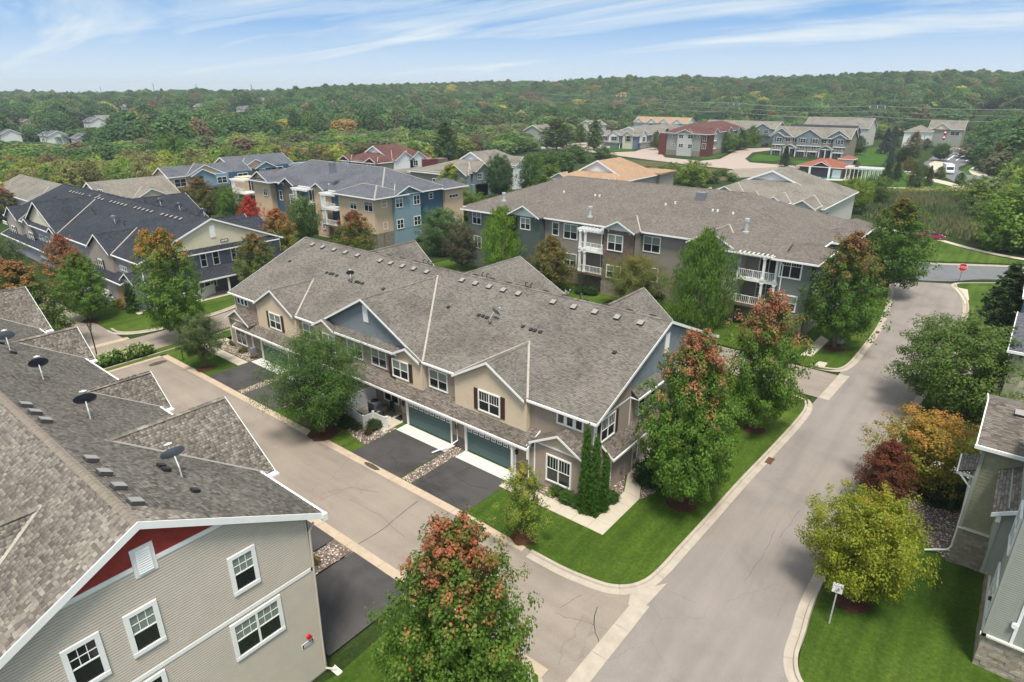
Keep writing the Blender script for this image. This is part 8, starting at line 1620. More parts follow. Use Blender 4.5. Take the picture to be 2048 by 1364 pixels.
# the rest of the wood: one object that scatters low-detail crowns
LOD = []
for i_, (e_f, h_, r_, sd_) in enumerate(((env_round, 9, 4.6, 31), (env_oval, 11, 4.4, 32), (env_round, 10, 5.2, 33))):
    rs = np.random.RandomState(sd_); C = []; O = []
    for k in range(230):
        t_ = (k + rs.rand()) / 230; az = k * 2.39996; lum = 1 + .16 * math.sin(az * 2 + sd_) + .12 * rs.normal(); rad = r_ * e_f(t_) * lum; C.append((rad * math.cos(az), rad * math.sin(az), .6 + t_ * (h_ - .6))); O.append((math.cos(az) * .7, math.sin(az) * .7, t_ * 1.2 - .2))
    C = np.array(C); O = np.array(O); V, F, rn__ = leaf_cloud(C, O / np.linalg.norm(O, axis=1)[:, None], np.full(len(C), .85), 9, .75, rs, 0, .8)
    o = np_mesh('crown_cluster', V, F, 'leaves_far', rn__, 'none'); LOD.append(o)
rest = WOOD[290:]; P = []; RZ = []; SC = []; IX = []; CO = []
for D, phi, x, y in rest:
    col, sc = wood_col(D, phi); h = rng.uniform(.55, .95) if sc else rng.uniform(.85, 1.65); h = min(h, hcap(D, x, y) / 10); P.append((x, y, hill(D, phi) - .5)); RZ.append(rng.uniform(0, 6.28)); SC.append((rng.uniform(.75, 1.9) * (1 if D < 800 else 1.25) * (1 if h > .4 else .5), h)); IX.append(rng.randrange(3)); CO.append(col)
pmh = bpy.data.meshes.new('woodland'); pmh.from_pydata(P, [], [])
for nm, ty, dat in (('rz', 'FLOAT', RZ), ('ix', 'INT', IX)): a_ = pmh.attributes.new(nm, ty, 'POINT'); a_.data.foreach_set('value', dat)
a_ = pmh.attributes.new('sc', 'FLOAT_VECTOR', 'POINT'); a_.data.foreach_set('vector', np.array([(s_, s_, h) for s_, h in SC], 'f').ravel())
a_ = pmh.attributes.new('icol', 'FLOAT_COLOR', 'POINT'); a_.data.foreach_set('color', np.array([(*c, 1) for c in CO], 'f').ravel())
pmh.materials.append(M['leaves_far'])
wd = bpy.data.objects.new('woodland', pmh); S.collection.objects.link(wd); tag(kind(wd, 'stuff'), 'dense green wood covering the hills to the horizon', 'wood')
ng = bpy.data.node_groups.new('scatter', 'GeometryNodeTree'); ng.interface.new_socket('Geometry', in_out='INPUT', socket_type='NodeSocketGeometry'); ng.interface.new_socket('Geometry', in_out='OUTPUT', socket_type='NodeSocketGeometry')
gi = ng.nodes.new('NodeGroupInput'); go = ng.nodes.new('NodeGroupOutput'); iop = ng.nodes.new('GeometryNodeInstanceOnPoints'); iop.inputs['Pick Instance'].default_value = True
g2i = ng.nodes.new('GeometryNodeGeometryToInstance')
for o in LOD[::-1]:
    oi_ = ng.nodes.new('GeometryNodeObjectInfo'); oi_.inputs['Object'].default_value = o; oi_.inputs['As Instance'].default_value = True; ng.links.new(oi_.outputs['Geometry'], g2i.inputs[0])
ng.links.new(g2i.outputs[0], iop.inputs['Instance']); ng.links.new(gi.outputs[0], iop.inputs['Points'])
def attr_in(nm, ty):
    n = ng.nodes.new('GeometryNodeInputNamedAttribute'); n.data_type = ty; n.inputs['Name'].default_value = nm; return n.outputs[0]
cx_ = ng.nodes.new('ShaderNodeCombineXYZ'); ng.links.new(attr_in('rz', 'FLOAT'), cx_.inputs[2]); ng.links.new(cx_.outputs[0], iop.inputs['Rotation']); ng.links.new(attr_in('sc', 'FLOAT_VECTOR'), iop.inputs['Scale']); ng.links.new(attr_in('ix', 'INT'), iop.inputs['Instance Index']); ng.links.new(iop.outputs[0], go.inputs[0])
md = wd.modifiers.new('scatter', 'NODES'); md.node_group = ng
# ---------------------------------------------------------------- marsh grass between path and street
rs = np.random.RandomState(5); poly = ((-31.83, 202.22), (-29.28, 212.98), (-15.75, 211.6), (-9.49, 184.38), (-4.79, 152.25), (2.6, 132.97), (2.35, 141.9), (-4.13, 142.75), (-8.94, 144.3), (-13.54, 148.23), (-19.76, 160.08), (-26.14, 180.1))
poly = [(-34, 204), (-30, 196), (-14, 214), (4, 216), (12, 190), (12, 150), (3, 138), (-4, 143), (-11, 149), (-20, 156), (-27, 160), (-33, 180)]
sheet('marsh', poly, 'meadow', .02)
n = 26000; xs = rs.uniform(-36, 14, n * 2); ys = rs.uniform(135, 218, n * 2); k_ = np.array([inpoly(a_, b_, poly) for a_, b_ in zip(xs, ys)]); xs = xs[k_][:n]; ys = ys[k_][:n]; n = len(xs); h = rs.uniform(.6, 1.7, n); a_ = rs.uniform(0, 6.28, n); w_ = rs.uniform(.10, .22, n)
lean = rs.normal(size=(n, 2)) * .25; P0 = np.stack([xs - np.cos(a_) * w_, ys - np.sin(a_) * w_, np.zeros(n)], 1); P1 = np.stack([xs + np.cos(a_) * w_, ys + np.sin(a_) * w_, np.zeros(n)], 1); P2 = np.stack([xs + lean[:, 0], ys + lean[:, 1], h], 1)
V = np.stack([P0, P1, P2], 1).reshape(-1, 3); F = np.arange(n * 3).reshape(n, 3)
gm = bpy.data.materials.new('reeds'); gm.use_nodes = True; t = gm.node_tree; ra = N(t, 'ShaderNodeAttribute', attribute_name='rnd'); L(t, ramp(t, ra.outputs['Fac'], [(0, (.055, .09, .025)), (.4, (.09, .125, .04)), (.75, (.14, .155, .06)), (1, (.18, .13, .065))]), t.nodes['Principled BSDF'].inputs['Base Color']); t.nodes['Principled BSDF'].inputs['Roughness'].default_value = .9; M['reeds'] = gm
patch = .5 + .5 * np.sin(xs * .11 + np.sin(ys * .09) * 2); o = np_mesh('marsh_grass', V, F, 'reeds', np.clip(.5 * patch + .5 * rs.rand(n), 0, 1)); tag(kind(o, 'stuff'), 'brown and green marsh grass behind the curving footpath', 'grass')
# yellow goldenrod strip along the far path
poly2 = [(-34, 199), (-30, 203), (-14, 219.5), (3, 222), (3, 216), (-13, 213), (-29, 195.5)]
n = 3500; xs = rs.uniform(-35, 4, n * 3); ys = rs.uniform(194, 223, n * 3); k_ = np.array([inpoly(a_, b_, poly2) for a_, b_ in zip(xs, ys)]); xs = xs[k_][:n]; ys = ys[k_][:n]
V, F, rn__ = leaf_cloud(np.stack([xs, ys, rs.uniform(.3, 1.5, len(xs))], 1), np.tile([0, 0, 1.0], (len(xs), 1)), .5, 4, .3, rs)
gm = bpy.data.materials.new('goldenrod'); gm.use_nodes = True; t = gm.node_tree; ra = N(t, 'ShaderNodeAttribute', attribute_name='rnd'); L(t, ramp(t, ra.outputs['Fac'], [(0, (.08, .11, .02)), (.5, (.17, .19, .025)), (1, (.32, .27, .03))]), t.nodes['Principled BSDF'].inputs['Base Color']); M['goldenrod'] = gm
tag(kind(np_mesh('goldenrod', V, F, 'goldenrod', rn__), 'stuff'), 'yellow-green goldenrod strip along the far marsh edge', 'plants')
# park lawns, far paths and streets
grass_mat('grass_bright', (.035, .09, .012), (.05, .12, .015), (.075, .14, .025))
def far(name, pts, m, z): return sheet(name, pts, m, z)
far('lawn', [(-36, 206), (-30, 205), (-13, 221), (2, 224), (2, 232), (-14, 232), (-22, 238), (-26, 262), (-42, 275), (-46, 240), (-45, 226)], 'grass_bright', .02)
far('lawn', ((-53.69, 271.12), (-41.05, 285.78), (-59.02, 396.92), (-62.87, 385.34), (-66.55, 351.33), (-64.21, 319.97)), 'grass_bright', .02)
far('footpath', smooth(((-34.9, 208.46), (-28.15, 213.89), (-19.47, 213.36), (-13.07, 213.75), (-4.82, 215.8)), 4) + smooth(((-35.55, 211.87), (-28.69, 217.38), (-19.86, 216.74), (-13.36, 217.06), (-4.99, 219.08)), 4)[::-1], 'concrete_walk', .05)
far('footpath', smooth(((-34.44, 260.1), (-30.14, 251.0), (-23.91, 239.78), (-17.64, 230.32), (-13.54, 223.08), (-9.64, 221.26)), 4) + smooth(((-34.89, 273.45), (-29.43, 258.62), (-23.77, 247.77), (-17.84, 238.67), (-13.94, 230.57), (-10.14, 228.36)), 4)[::-1], 'concrete_walk', .05)
far('avenue', ((-33.37, 296.57), (-22.47, 257.17), (-14.74, 232.65), (0.94, 245.25), (0.63, 259.5), (-14.26, 267.24), (-20.36, 281.09), (-21.14, 292.91), (-18.48, 323.2), (-21.71, 387.37), (-24.37, 483.34), (-26.82, 621.35), (-35.35, 632.79), (-35.18, 509.95), (-34.53, 408.11), (-34.73, 343.66)), 'asphalt_far', .03)
far('avenue_upper', ((-33.96, 377.53), (-18.59, 375.92), (-22.23, 449.2), (-25.11, 588.97), (-26.23, 640.12), (-33.47, 643.83), (-33.26, 537.83), (-33.52, 465.2)), 'asphalt_alley', .05)
far('median', ((-31.54, 298.03), (-31.14, 313.02), (-26.54, 306.8), (-22.88, 279.06), (-23.12, 256.65), (-26.24, 268.58)), 'concrete_walk', .08)
far('plaza', ((-17.56, 283.34), (-16.79, 300.78), (-14.86, 306.82), (-10.77, 266.57), (-13.37, 264.48), (-15.58, 269.75)), 'concrete_walk', .06)
far('lawn', ((-19.52, 281.77), (-18.61, 303.81), (-17.53, 300.19), (-17.25, 279.65), (-14.92, 266.71), (-16.24, 265.65)), 'grass_bright', .07)
for i_ in range(10):
    for (ya, yb_) in ((298, 300.2), (308.5, 311)): pass
pw = empty('crosswalk', (0, 0, 0)); kind(pw)
for i_ in range(11):
    for A_, B_ in (((-34.07, 388.56), (-20.35, 384.88)), ((-29.52, 357.25), (-19.27, 353.05))):
        f = (i_ + .2) / 11; g_ = (i_ + .7) / 11; b = MB(); x0, y0 = A_[0] + (B_[0] - A_[0]) * f, A_[1] + (B_[1] - A_[1]) * f; x1, y1 = A_[0] + (B_[0] - A_[0]) * g_, A_[1] + (B_[1] - A_[1]) * g_
        b.face([(x0, y0 - 2.6, .06), (x1, y1 - 2.6, .06), (x1, y1 + 2.6, .06), (x0, y0 + 2.6, .06)]); b.build('stripe', 'paint_white', pw)
for A_, B_ in (((-24.72, 320.75), (-24.47, 358.12)), ((-21.33, 320.91), (-21.08, 357.72)), ((-27.68, 320.98), (-27.87, 346.14))):
    b = MB(); b.face([(A_[0] - .25, A_[1], .045), (A_[0] + .25, A_[1], .045), (B_[0] + .25, B_[1], .045), (B_[0] - .25, B_[1], .045)]); kind(b.build('lane_line', 'paint_white'))
b = MB(); q = (-27.06, 332.3); b.face([(q[0] - 1.5, q[1], .046), (q[0] + .2, q[1] - 3, .046), (q[0] + .2, q[1] - 1, .046), (q[0] + 1.6, q[1] - .5, .046), (q[0] + 1.6, q[1] + .8, .046), (q[0] + .2, q[1] + 1, .046), (q[0] + .2, q[1] + 3, .046)]); kind(b.build('lane_arrow', 'paint_white'))
mat('pavers_far', (.36, .29, .25), .9, noise=.1)
far('pale_street', ((-196.54, 246.86), (-197.45, 277.17), (-196.16, 319.14), (-167.9, 281.0), (-154.73, 263.15), (-147.34, 275.84), (-155.47, 306.78), (-148.78, 300.21), (-123.22, 257.83), (-105.55, 253.22), (-102.37, 266.28), (-110.61, 305.36), (-112.09, 329.69), (-104.29, 335.97), (-99.52, 324.84), (-102.35, 305.25), (-94.22, 272.83), (-87.67, 260.1), (-69.92, 258.08), (-67.42, 249.36), (-81.4, 232.03), (-97.96, 235.54), (-123.26, 244.16), (-141.63, 251.72), (-156.09, 258.77), (-183.35, 257.46)), 'pavers_far', .03)
far('far_parking', ((-83.01, 221.07), (-83.96, 234.01), (-67.94, 257.46), (-58.17, 246.76), (-64.71, 223.21), (-74.48, 208.64)), 'asphalt_alley', .05)
far('lawn', ((-173.92, 291.95), (-157.37, 293.31), (-160.55, 311.04), (-150.13, 277.06), (-157.44, 267.72)), 'grass_bright', .05); far('lawn', ((-92.59, 274.14), (-97.95, 299.07), (-87.0, 295.62), (-79.89, 279.02), (-82.74, 269.02), (-88.92, 266.58)), 'grass_bright', .05); far('lawn', ((-108.08, 261.69), (-117.1, 277.46), (-111.17, 288.44), (-110.42, 295.47), (-104.0, 264.97)), 'grass_bright', .05); far('lawn', ((-215.82, 279.72), (-203.04, 276.89), (-186.75, 254.73), (-187.54, 246.99)), 'grass_bright', .05)
far('lawn', ((-78.32, 275.11), (-73.88, 278.67), (-58.05, 291.39), (-54.51, 274.95), (-72.05, 265.48)), 'grass_bright', .04)
far('rough_grass', ((-134.98, 240.07), (-121.38, 240.5), (-96.57, 232.28), (-81.67, 227.87), (-71.75, 201.33), (-87.7, 188.51), (-120.48, 210.93)), 'meadow', .02)
# ---------------------------------------------------------------- power lines
PX_ = ((-389.75, 686.95), (-244.88, 657.95), (-95.23, 532.62))
def lattice(x, y, z0, h, lb, arms=3):
    e_ = empty('utility_pole', (x, y, z0), 0, lb, 'utility pole')
    for dx in (-1.6, 1.6):
        b = MB(); b.bar((x + dx, y, z0 - 3), (x + dx, y, z0 + h), .45, .45); b.build('pole', 'pole_grey', e_)
    for k in range(arms): b = MB(); zz = z0 + h - 1.5 - k * 3.0; b.bar((x - 4.2, y, zz), (x + 4.2, y, zz), .3, .3); b.build('crossarm', 'pole_grey', e_)
    for k in range(3):
        for dx in (-4, 0, 4): b = MB(); b.tube([(x + dx, y, z0 + h - 1.6), (x + dx, y, z0 + h - 3.2)], .16, 6); b.build('insulator', 'paint_white', e_) if k == 0 else None
mat('pole_grey', (.16, .14, .12), .9); mat('wire', (.30, .31, .32), .6)
LP = [(-700, 470, 18, 20), (PX_[0][0] * 1.0, 400 / 1.0, 0, 26), (-165, 425, 0, 25), (-100, 437, 0, 29), (40, 462, 0, 26)]
def xyat(px, Y): return None
POLES = ((-261.17, 11.17, 27), (-171.73, 11.77, 27), (-78.67, 4.52, 30))
pl_ = [(-262.0, 460.0, 23.0, 'utility pole beside the white townhouse with stacked crossarms'), (-186.0, 455.0, 23.0, 'utility pole behind the orange tree'), (-98.0, 440.0, 27.0, 'tall utility pole to the right of the grey townhouses')]
pl_ = [(POLES[0][0], 460.0, 25.73, pl_[0][3]), (POLES[1][0], 460.0, 20.91, pl_[1][3]), (POLES[2][0], 440.0, 20.33, pl_[2][3])]
for x, y, ht, lb in pl_: lattice(x, y, 0, ht, lb)
ends = [(pl_[0][0] - 95, 470, pl_[0][2] + 2)] + [(x, y, h) for x, y, h, _ in pl_] + [(40, 420, pl_[2][2] + 1)]
for lv in range(3):
    for dx in (-3.6, 0, 3.6):
        if lv == 1 and dx == 0: continue
        b = MB()
        for A_, B_ in zip(ends, ends[1:]):
            pts = []
            for k in range(15): f = k / 14; pts.append((A_[0] + (B_[0] - A_[0]) * f, A_[1] + (B_[1] - A_[1]) * f + dx, A_[2] - 1.8 - lv * 3.0 + (B_[2] - A_[2]) * f - 4 * 1.6 * f * (1 - f)))
            b.tube(pts, .035, 4, cap=False)
        tag(b.build('power_line', 'wire'), 'pale power line strung between the utility poles across the view', 'power line', 'power lines across the view')
for px, top, lb in ((-2214.94, 41.46, 0), (-1860.25, 47.03, 1), (-1831.43, 46.53, 2), (-1550.93, 43.47, 3), (-1369.18, 40.16, 4), (-1207.58, 39.25, 5)):
    lbs = ['far wooden pylon on the horizon, nearest the photo edge', 'tallest far pylon above the pale gabled house', 'far pylon above a tan tree crown', 'far pylon over the dark tree belt', 'far pylon left of the horizon hill', 'far pylon on the horizon beside the distant blue hill']
    yy = 800 if lb < 2 else 900; e_ = empty('utility_pole', (px, yy, 0), 0, lbs[lb], 'utility pole'); b = MB(); b.bar((px - 1.6, yy, 0), (px - .9, yy, top), .7, .7); b.bar((px + 1.6, yy, 0), (px + .9, yy, top), .7, .7); b.build('pole', 'pole_grey', e_); b = MB(); b.bar((px - 3.5, yy, top - 2.5), (px + 3.5, yy, top - 2.5), .5, .5); b.build('crossarm', 'pole_grey', e_)
# ---------------------------------------------------------------- street furniture
q = (-71.3, 19.77); lp = empty('street_lamp', (*q, .05), 0, 'black lamp post with a glass lantern at the end of the hedge', 'street lamp')
HL = 4.17
b = MB(); b.tube([(*q, 0), (*q, .5)], .14, 10); b.tube([(*q, .5), (*q, HL - .75)], .06, 8); b.build('post', 'black_metal', lp); b = MB(); b.tube([(*q, HL - .75), (*q, HL - .3)], [.12, .2], 8); b.build('lantern_glass', 'glass_blind', lp); b = MB(); b.tube([(*q, HL - .3), (*q, HL - .12), (*q, HL)], [.26, .12, .03], 8); b.tube([(*q, HL - .8), (*q, HL - .74)], .15, 8); b.build('lantern_cap', 'black_metal', lp)
q = (-64.11, 25.21); sp_ = empty('sign_post', (*q, .05), 0, 'short black post with a small pale pink notice on the lawn', 'sign'); hh = 1.35
b = MB(); b.bar((q[0], q[1], .0), (q[0], q[1], hh), .07, .07); b.build('post', 'black_metal', sp_); b = MB(); b.slab([(q[0] - .18, q[1] - .1, hh - .1), (q[0] + .12, q[1] - .22, hh - .1), (q[0] + .12, q[1] - .22, hh + .3), (q[0] - .18, q[1] - .1, hh + .3)], (.01, .02, 0)); b.build('notice', 'sign_white', sp_)
def text(s_, par, m, size, mtx, name='lettering'):
    cu = bpy.data.curves.new(name, 'FONT'); cu.body = s_; cu.size = size; cu.align_x = 'CENTER'; cu.align_y = 'CENTER'; cu.extrude = .003; o = bpy.data.objects.new(name, cu); S.collection.objects.link(o)
    me = o.to_mesh(); me2 = me.copy(); o.to_mesh_clear(); bpy.data.objects.remove(o); me2.materials.clear(); me2.materials.append(M[m]); o = bpy.data.objects.new(name, me2); S.collection.objects.link(o); o.parent = par; o.matrix_local = mtx; return o
# parking sign on a steel post, facing the street and the viewer
q = (-2.75, 30.03); hs = 2.68; fa = math.atan2(-q[0], q[1]) * .0 + R(8)
sg = empty('parking_sign', (*q, .06), fa, 'small white parking sign on a galvanised post at the kerb', 'sign')
b = MB(); b.bar((0, 0, -.05), (0, 0, hs - .05), .07, .03, (0, 1, 0)); b.build('post', 'pale_metal', sg, (0, 0, 0)); sg.children[0].location = (0, 0, 0)
b = MB(); b.box(-.24, .24, -.05, -.038, hs - .6, hs); o = b.build('sign_plate', 'sign_white', sg, (0, 0, 0)); o.location = (0, 0, 0)
for s_, zz in (('PARKING', -.18), ('THIS', -.32), ('SIDE', -.45)): text(s_, sg, 'sign_purple', .12 if s_ != 'PARKING' else .10, Matrix.Translation((0, -.054, hs + zz)) @ Matrix.Rotation(R(90), 4, 'X'))
# stop sign
q = (-4.47, 111.26); hs = 2.66; st = empty('stop_sign', (*q, .05), R(12), 'red octagonal stop sign on a post at the street corner', 'sign')
b = MB(); b.bar((0, 0, 0), (0, 0, hs - .3), .09, .05, (0, 1, 0)); o = b.build('post', 'grey_metal', st, (0, 0, 0)); o.location = (0, 0, 0)
rS = .62; ring = lambda r__, y_: [(r__ * math.sin(R(22.5 + 45 * k)), y_, hs - rS + r__ * math.cos(R(22.5 + 45 * k))) for k in range(8)]
b = MB(); b.slab(ring(rS, -.04), (0, -.02, 0)); o = b.build('sign_border', 'sign_white', st, (0, 0, 0)); o.location = (0, 0, 0); b = MB(); b.slab(ring(rS * .93, -.061), (0, -.008, 0)); o = b.build('sign_face', 'sign_red', st, (0, 0, 0)); o.location = (0, 0, 0)
text('STOP', st, 'sign_white', .46, Matrix.Translation((0, -.074, hs - rS)) @ Matrix.Rotation(R(90), 4, 'X'))
# boulder, manhole markers, utility box
q = (-12.21, 73.0); b = MB()
bm = bmesh.new(); bmesh.ops.create_icosphere(bm, subdivisions=3, radius=1)
for v in bm.verts:
    f = 1 + .16 * math.sin(v.co.x * 3 + 1) + .12 * math.sin(v.co.y * 4 + v.co.z * 2); v.co = Vector((v.co.x * .75 * f, v.co.y * .55 * f, max(-.1, v.co.z * .75 * f)))
me = bpy.data.meshes.new('boulder'); bm.to_mesh(me); mat('boulder', (.33, .31, .27), .9, .1, noise=.3, nscale=3, bump=.8, bscale=8); me.materials.append(M['boulder']); me.shade_smooth(); o = bpy.data.objects.new('boulder', me); S.collection.objects.link(o); o.location = (q[0], q[1], .3); tag(o, 'pale grey boulder at the foot of the russet maple', 'boulder')
q = (-29.17, 258.83); b = MB(); b.box(q[0] - .9, q[0] + .9, q[1] - .7, q[1] + .7, 0, 1.3); b.box(q[0] - 1, q[0] + 1, q[1] - .8, q[1] + .8, 1.3, 1.4); tag(b.build('transformer_box', 'dish_grey'), 'grey-green transformer box on the roadside lawn', 'utility box')
# porch fences of the brown row house
def fence(pts, h, lb, m='trim_white', louvre=False, z=.09):
    e_ = empty('porch_fence', (*pts[0], 0), 0, lb, 'fence')
    for i, p in enumerate(pts): b = MB(); b.bar((*p, z), (*p, z + h + .12), .13, .13); b.slab([(p[0] - .09, p[1] - .09, z + h + .12), (p[0] + .09, p[1] - .09, z + h + .12), (p[0] + .09, p[1] + .09, z + h + .12), (p[0] - .09, p[1] + .09, z + h + .12)], (0, 0, .05)); b.build('post', m, e_)
    for a_, c_ in zip(pts, pts[1:]):
        b = MB(); b.bar((*a_, z + h), (*c_, z + h), .05, .09); b.bar((*a_, z + .12), (*c_, z + .12), .05, .12); b.build('rail', m, e_)
        n = max(2, int(math.hypot(c_[0] - a_[0], c_[1] - a_[1]) / .16))
        for k in range(n):
            f = (k + .5) / n; x = a_[0] + (c_[0] - a_[0]) * f; y = a_[1] + (c_[1] - a_[1]) * f; b = MB(); d = Vector((c_[0] - a_[0], c_[1] - a_[1], 0)).normalized(); b.slab([Vector((x, y, z + .18)) - d * .065 - Vector((-d.y, d.x, 0)) * .01, Vector((x, y, z + .18)) + d * .065 - Vector((-d.y, d.x, 0)) * .01, Vector((x, y, z + h - .04)) + d * .065 - Vector((-d.y, d.x, 0)) * .01, Vector((x, y, z + h - .04)) - d * .065 - Vector((-d.y, d.x, 0)) * .01], Vector((-d.y, d.x, 0)) * .02); b.build('slat', m, e_)
    return e_
fence([(-41.1, 28.5), (-38.3, 28.0), (-38.25, 29.0), (-36.6, 29.05)], .95, 'low white vinyl fence round the porch with the patio chairs')
fence([(-41.1, 28.5), (-41.1, 31.6)], 1.7, 'tall white privacy fence dividing the two porches')
fence([(-46.3, 29.0), (-45.2, 28.5), (-41.25, 28.4)], .95, 'low white vinyl fence of the porch behind the locust tree')
fence([(-14.97, 36.15), (-14.6, 40.35)], 1.3, 'white porch fence half hidden under the large street maple')
fence([(-84.08, 39.03), (-82.67, 36.15)], 1.4, 'white picket fence of the slate row house porch'); fence([(-82.24, 35.94), (-83.27, 34.57)], 1.1, 'low white fence by the slate row house behind the tall maple')
# patio set and air conditioner
q = (-40.0, 30.6); ac = empty('air_conditioner', (*q, .09), 0, 'dark grey air conditioner on the porch by the tall white fence', 'air conditioner'); b = MB(); b.box(q[0] - .42, q[0] + .42, q[1] - .42, q[1] + .42, .09, .95); b.build('casing', 'dish_grey', ac); b = MB(); b.tube([(*q, .95), (*q, 1.0)], .34, 16); b.build('fan_guard', 'black_metal', ac)
for k in range(7): b = MB(); b.box(q[0] - .425, q[0] + .425, q[1] - .435, q[1] - .425, .18 + k * .1, .22 + k * .1); b.build('grille', 'black_metal', ac)
tb = empty('patio_table', (-38.7, 30.4, .09), 0, 'round black patio table on the porch', 'table'); b = MB(); b.tube([(-38.7, 30.4, .78), (-38.7, 30.4, .82)], .55, 18); b.build('table_top', 'black_metal', tb); b = MB(); b.tube([(-38.7, 30.4, .1), (-38.7, 30.4, .78)], .04, 6); b.build('leg', 'black_metal', tb)
for i_, (x, y, a_, lb) in enumerate(((-37.9, 30.7, 90, 'black patio chair nearest the porch door'), (-39.2, 29.7, 200, 'black patio chair backing onto the low fence'), (-38.6, 31.15, 0, 'black patio chair against the porch window'))):
    ch = empty('patio_chair', (x, y, .09), R(a_), lb, 'chair'); 
    for nm_, bx in (('seat', (-.24, .24, -.24, .24, .42, .46)), ('backrest', (-.24, .24, .22, .26, .46, .95))): b = MB(); b.box(*bx); o = b.build(nm_, 'black_metal', ch, (0, 0, 0)); o.location = (0, 0, 0)
    for sx in (-.22, .22):
        for sy in (-.22, .22): b = MB(); b.bar((sx, sy, 0), (sx, sy, .42 if sy < 0 else .9), .03, .03); o = b.build('leg', 'black_metal', ch, (0, 0, 0)); o.location = (0, 0, 0)
for x, y, lb in ((-40.2, 28.75, 'black doormat-like bench pad inside the low fence'), ): b = MB(); b.box(x - .8, x + .8, y - .25, y + .25, .09, .5); tag(b.build('storage_bench', 'black_metal'), 'long black storage bench inside the low white fence', 'bench')
b = MB(); b.box(-37.5, -36.7, 30.6, 31.5, .092, .105); tag(b.build('doormat', 'shutter_dark'), 'dark doormat before the white-framed porch door', 'doormat')
q = (-61.71, 30.98); b = MB(); b.box(-59.5, -59.0, 30.1, 30.6, .3, 1.1); b.tube([(-59.25, 30.35, 0), (-59.25, 30.35, .4)], .05, 6); tag(b.build('gas_meter', 'dish_grey'), 'blue-grey gas meter at the far corner of the brown row house', 'meter')
# ---------------------------------------------------------------- vehicles
def car(x, y, rz, paint, label, L_=4.7, W_=1.8, H_=1.45, kind_='sedan', name='parked_car', cat='car', z=0):
    e_ = empty(name, (x, y, z), rz, label, cat); l = L_ / 2
    if kind_ == 'sedan': prof = [(-l, .45), (-l + .05, .85), (-l + .9, .98), (-l + 1.45, H_ - .04), (-.1, H_), (.75, H_ - .1), (1.35, .98), (l - .25, .80), (l, .6), (l - .02, .35), (-l + .1, .3)]; glass = [(-l + 1.05, 1.0), (-l + 1.5, H_ - .10), (-.1, H_ - .06), (.7, H_ - .16), (1.2, 1.0)]
    elif kind_ == 'suv': prof = [(-l, .5), (-l + .03, 1.05), (-l + .45, H_ - .05), (.3, H_), (1.0, H_ - .15), (1.5, 1.1), (l - .15, .95), (l, .7), (l - .02, .4), (-l + .1, .35)]; glass = [(-l + .25, 1.1), (-l + .55, H_ - .14), (.3, H_ - .08), (.95, H_ - .22), (1.35, 1.1)]
    else: prof = [(-l, .6), (-l, H_), (l - 1.6, H_), (l - 1.55, H_ - .5), (l - 1.1, H_ - .6), (l - .7, 1.3), (l, 1.15), (l, .5), (-l, .5)]; glass = [(l - 1.5, 1.35), (l - 1.45, H_ - .7), (l - 1.15, H_ - .75), (l - .8, 1.35)]
    b = MB(); n = len(prof); w0 = W_ / 2
    def wz(z_): return w0 * (1 - max(0, z_ - .9) * (.22 if kind_ != 'truck' else .0))
    for i in range(n):
        j = (i + 1) % n; a_, c_ = prof[i], prof[j]; b.face([(a_[0], -wz(a_[1]), a_[1]), (c_[0], -wz(c_[1]), c_[1]), (c_[0], wz(c_[1]), c_[1]), (a_[0], wz(a_[1]), a_[1])][::-1])
    b.face([(p[0], -wz(p[1]), p[1]) for p in prof][::-1]); b.face([(p[0], wz(p[1]), p[1]) for p in prof]); o = b.build('body', paint, e_, (0, 0, 0)); o.location = (0, 0, 0)
    bv = o.modifiers.new('round', 'BEVEL'); bv.width = .05; bv.segments = 2
    for sgn in (-1, 1):
        b = MB(); b.face([(p[0], sgn * (wz(p[1]) + .012), p[1]) for p in glass]); o = b.build('side_window', 'glass_dark', e_, (0, 0, 0)); o.location = (0, 0, 0)
    g_ = glass; b = MB()
    for a_, c_ in ((g_[0], g_[1]), (g_[-2], g_[-1])):
        ww = wz(1.2) - .12; dx = (-.06 if a_ is g_[0] else .10); b.face([(a_[0] + dx, -ww, a_[1] + .02), (c_[0] + dx, -ww + .08, c_[1] + .02), (c_[0] + dx, ww - .08, c_[1] + .02), (a_[0] + dx, ww, a_[1] + .02)])
    o = b.build('windscreen', 'glass_dark', e_, (0, 0, 0)); o.location = (0, 0, 0)
    for sx in (-l + .85, l - .85):
        for sgn in (-1, 1):
            b = MB(); b.tube([(sx, sgn * (w0 - .2), .33), (sx, sgn * (w0 + .02), .33)], .33, 16); wh = b.build('wheel', 'tyre', e_, (0, 0, 0)); wh.location = (0, 0, 0); b = MB(); b.tube([(sx, sgn * (w0 + .02), .33), (sx, sgn * (w0 + .035), .33)], .2, 12); o = b.build('rim', 'grey_metal', wh, (0, 0, 0)); o.location = (0, 0, 0)
    for sgn in (-1, 1):
        b = MB(); b.box(l - .06, l + .02, sgn * (w0 - .45), sgn * (w0 - .1), .62, .76); o = b.build('headlight', 'trim_white', e_, (0, 0, 0)); o.location = (0, 0, 0)
        b = MB(); b.box(-l - .02, -l + .06, sgn * (w0 - .4), sgn * (w0 - .08), .75, .9); o = b.build('tail_light', 'lamp_red', e_, (0, 0, 0)); o.location = (0, 0, 0)
    return e_
q = (-90.61, 26.27); car(-91.4, 26.3, R(97), 'paint_silver', 'silver sedan parked in the driveway of the slate row house')
car(-94.6, 27.2, R(92), 'paint_carwhite', 'white car parked beyond the silver sedan under the maples', kind_='suv', H_=1.65)
q = (-12.06, 141.79); car(q[0], q[1], R(25), 'paint_carred', 'dark red car on the path side half hidden by the maple', name='car')
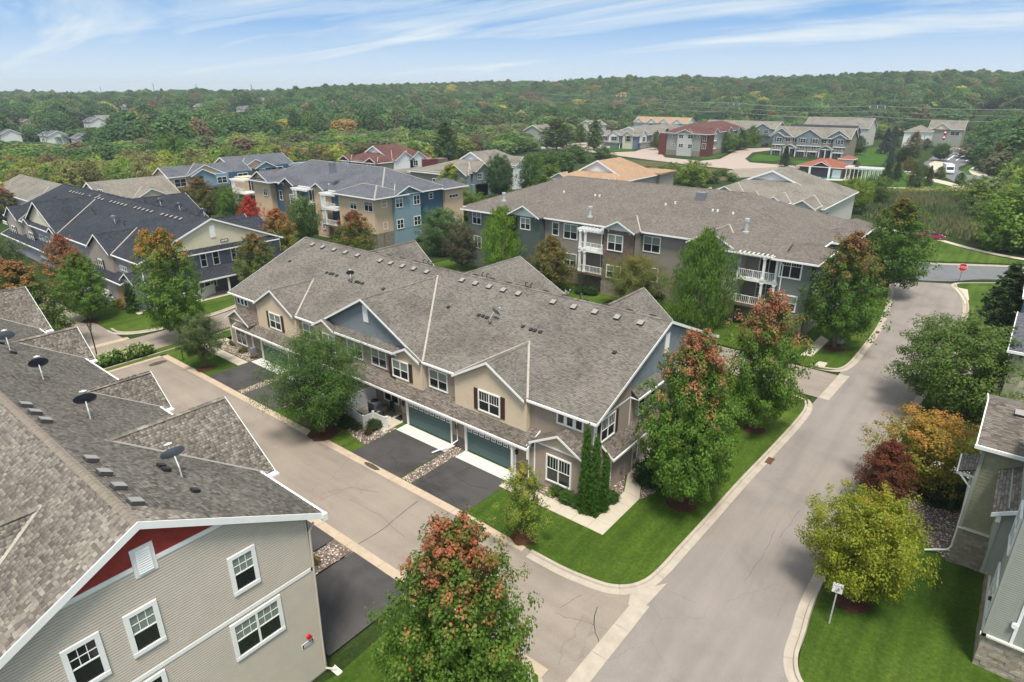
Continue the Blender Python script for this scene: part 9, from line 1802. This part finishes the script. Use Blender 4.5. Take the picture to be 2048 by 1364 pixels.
q = (-108.29, 340.64); car(q[0], q[1], R(80), 'paint_black', 'black car in front of the teal garage door', kind_='suv', H_=1.7, name='car')
q = (-22.24, 264.4); car(q[0], q[1] + 3, R(-75), 'paint_carwhite', 'white box truck stopped beside the median', 8.0, 2.4, 3.1, 'truck', 'box_truck', 'truck')
q = (-25.42, 415.43); car(q[0], q[1], R(-95), 'paint_blue', 'blue car waiting before the upper crosswalk', kind_='suv', H_=1.8, name='car')
q = (-27.83, 509.64); car(q[0], q[1], R(-100), 'paint_carwhite', 'white car higher up the uphill street', kind_='suv', H_=1.8, name='car')
# traffic light
lg = bpy.data.materials.new('lamp_glow'); lg.use_nodes = True; lg.node_tree.nodes['Principled BSDF'].inputs['Emission Color'].default_value = (1, .05, .03, 1); lg.node_tree.nodes['Principled BSDF'].inputs['Emission Strength'].default_value = 1.5; M['lamp_glow'] = lg
q = (-35.31, 369.34); tl = empty('traffic_light', (*q, 0), 0, 'traffic light with red lamps on a long arm over the avenue', 'traffic light'); b = MB(); b.tube([(q[0] - 8, q[1], 0), (q[0] - 8, q[1], 7)], .15, 6); b.build('pole', 'grey_metal', tl); b = MB(); b.tube([(q[0] - 8, q[1], 6.6), (q[0], q[1], 7)], .1, 6); b.build('arm', 'grey_metal', tl)
for k in (0, 1):
    b = MB(); b.box(q[0] - .5, q[0] + .3, q[1] - .3, q[1] + .3, 5.0 + k * 2.2, 6.6 + k * 2.2); hd = b.build('signal_head', 'black_metal', tl); b = MB(); b.tube([(q[0] - .1, q[1] - .3, 6.2 + k * 2.2), (q[0] - .1, q[1] - .42, 6.2 + k * 2.2)], .35, 10); lm = b.build('red_lamp', 'lamp_glow', hd) if 'lamp_glow' in M else None

# ---------------------------------------------------------------- air
hv = bpy.data.materials.new('haze'); hv.use_nodes = True; t = hv.node_tree; t.nodes.clear(); pv = N(t, 'ShaderNodeVolumePrincipled'); pv.inputs['Density'].default_value = .00023; pv.inputs['Color'].default_value = (.80, .90, 1, 1); pv.inputs['Anisotropy'].default_value = .2
o_ = N(t, 'ShaderNodeOutputMaterial'); L(t, pv.outputs[0], o_.inputs['Volume']); M['haze'] = hv
b = MB(); b.box(-5100, 5100, -5100, 5100, -3, 82); kind(b.build('haze', 'haze', None, (0, 0, 0)), 'stuff')
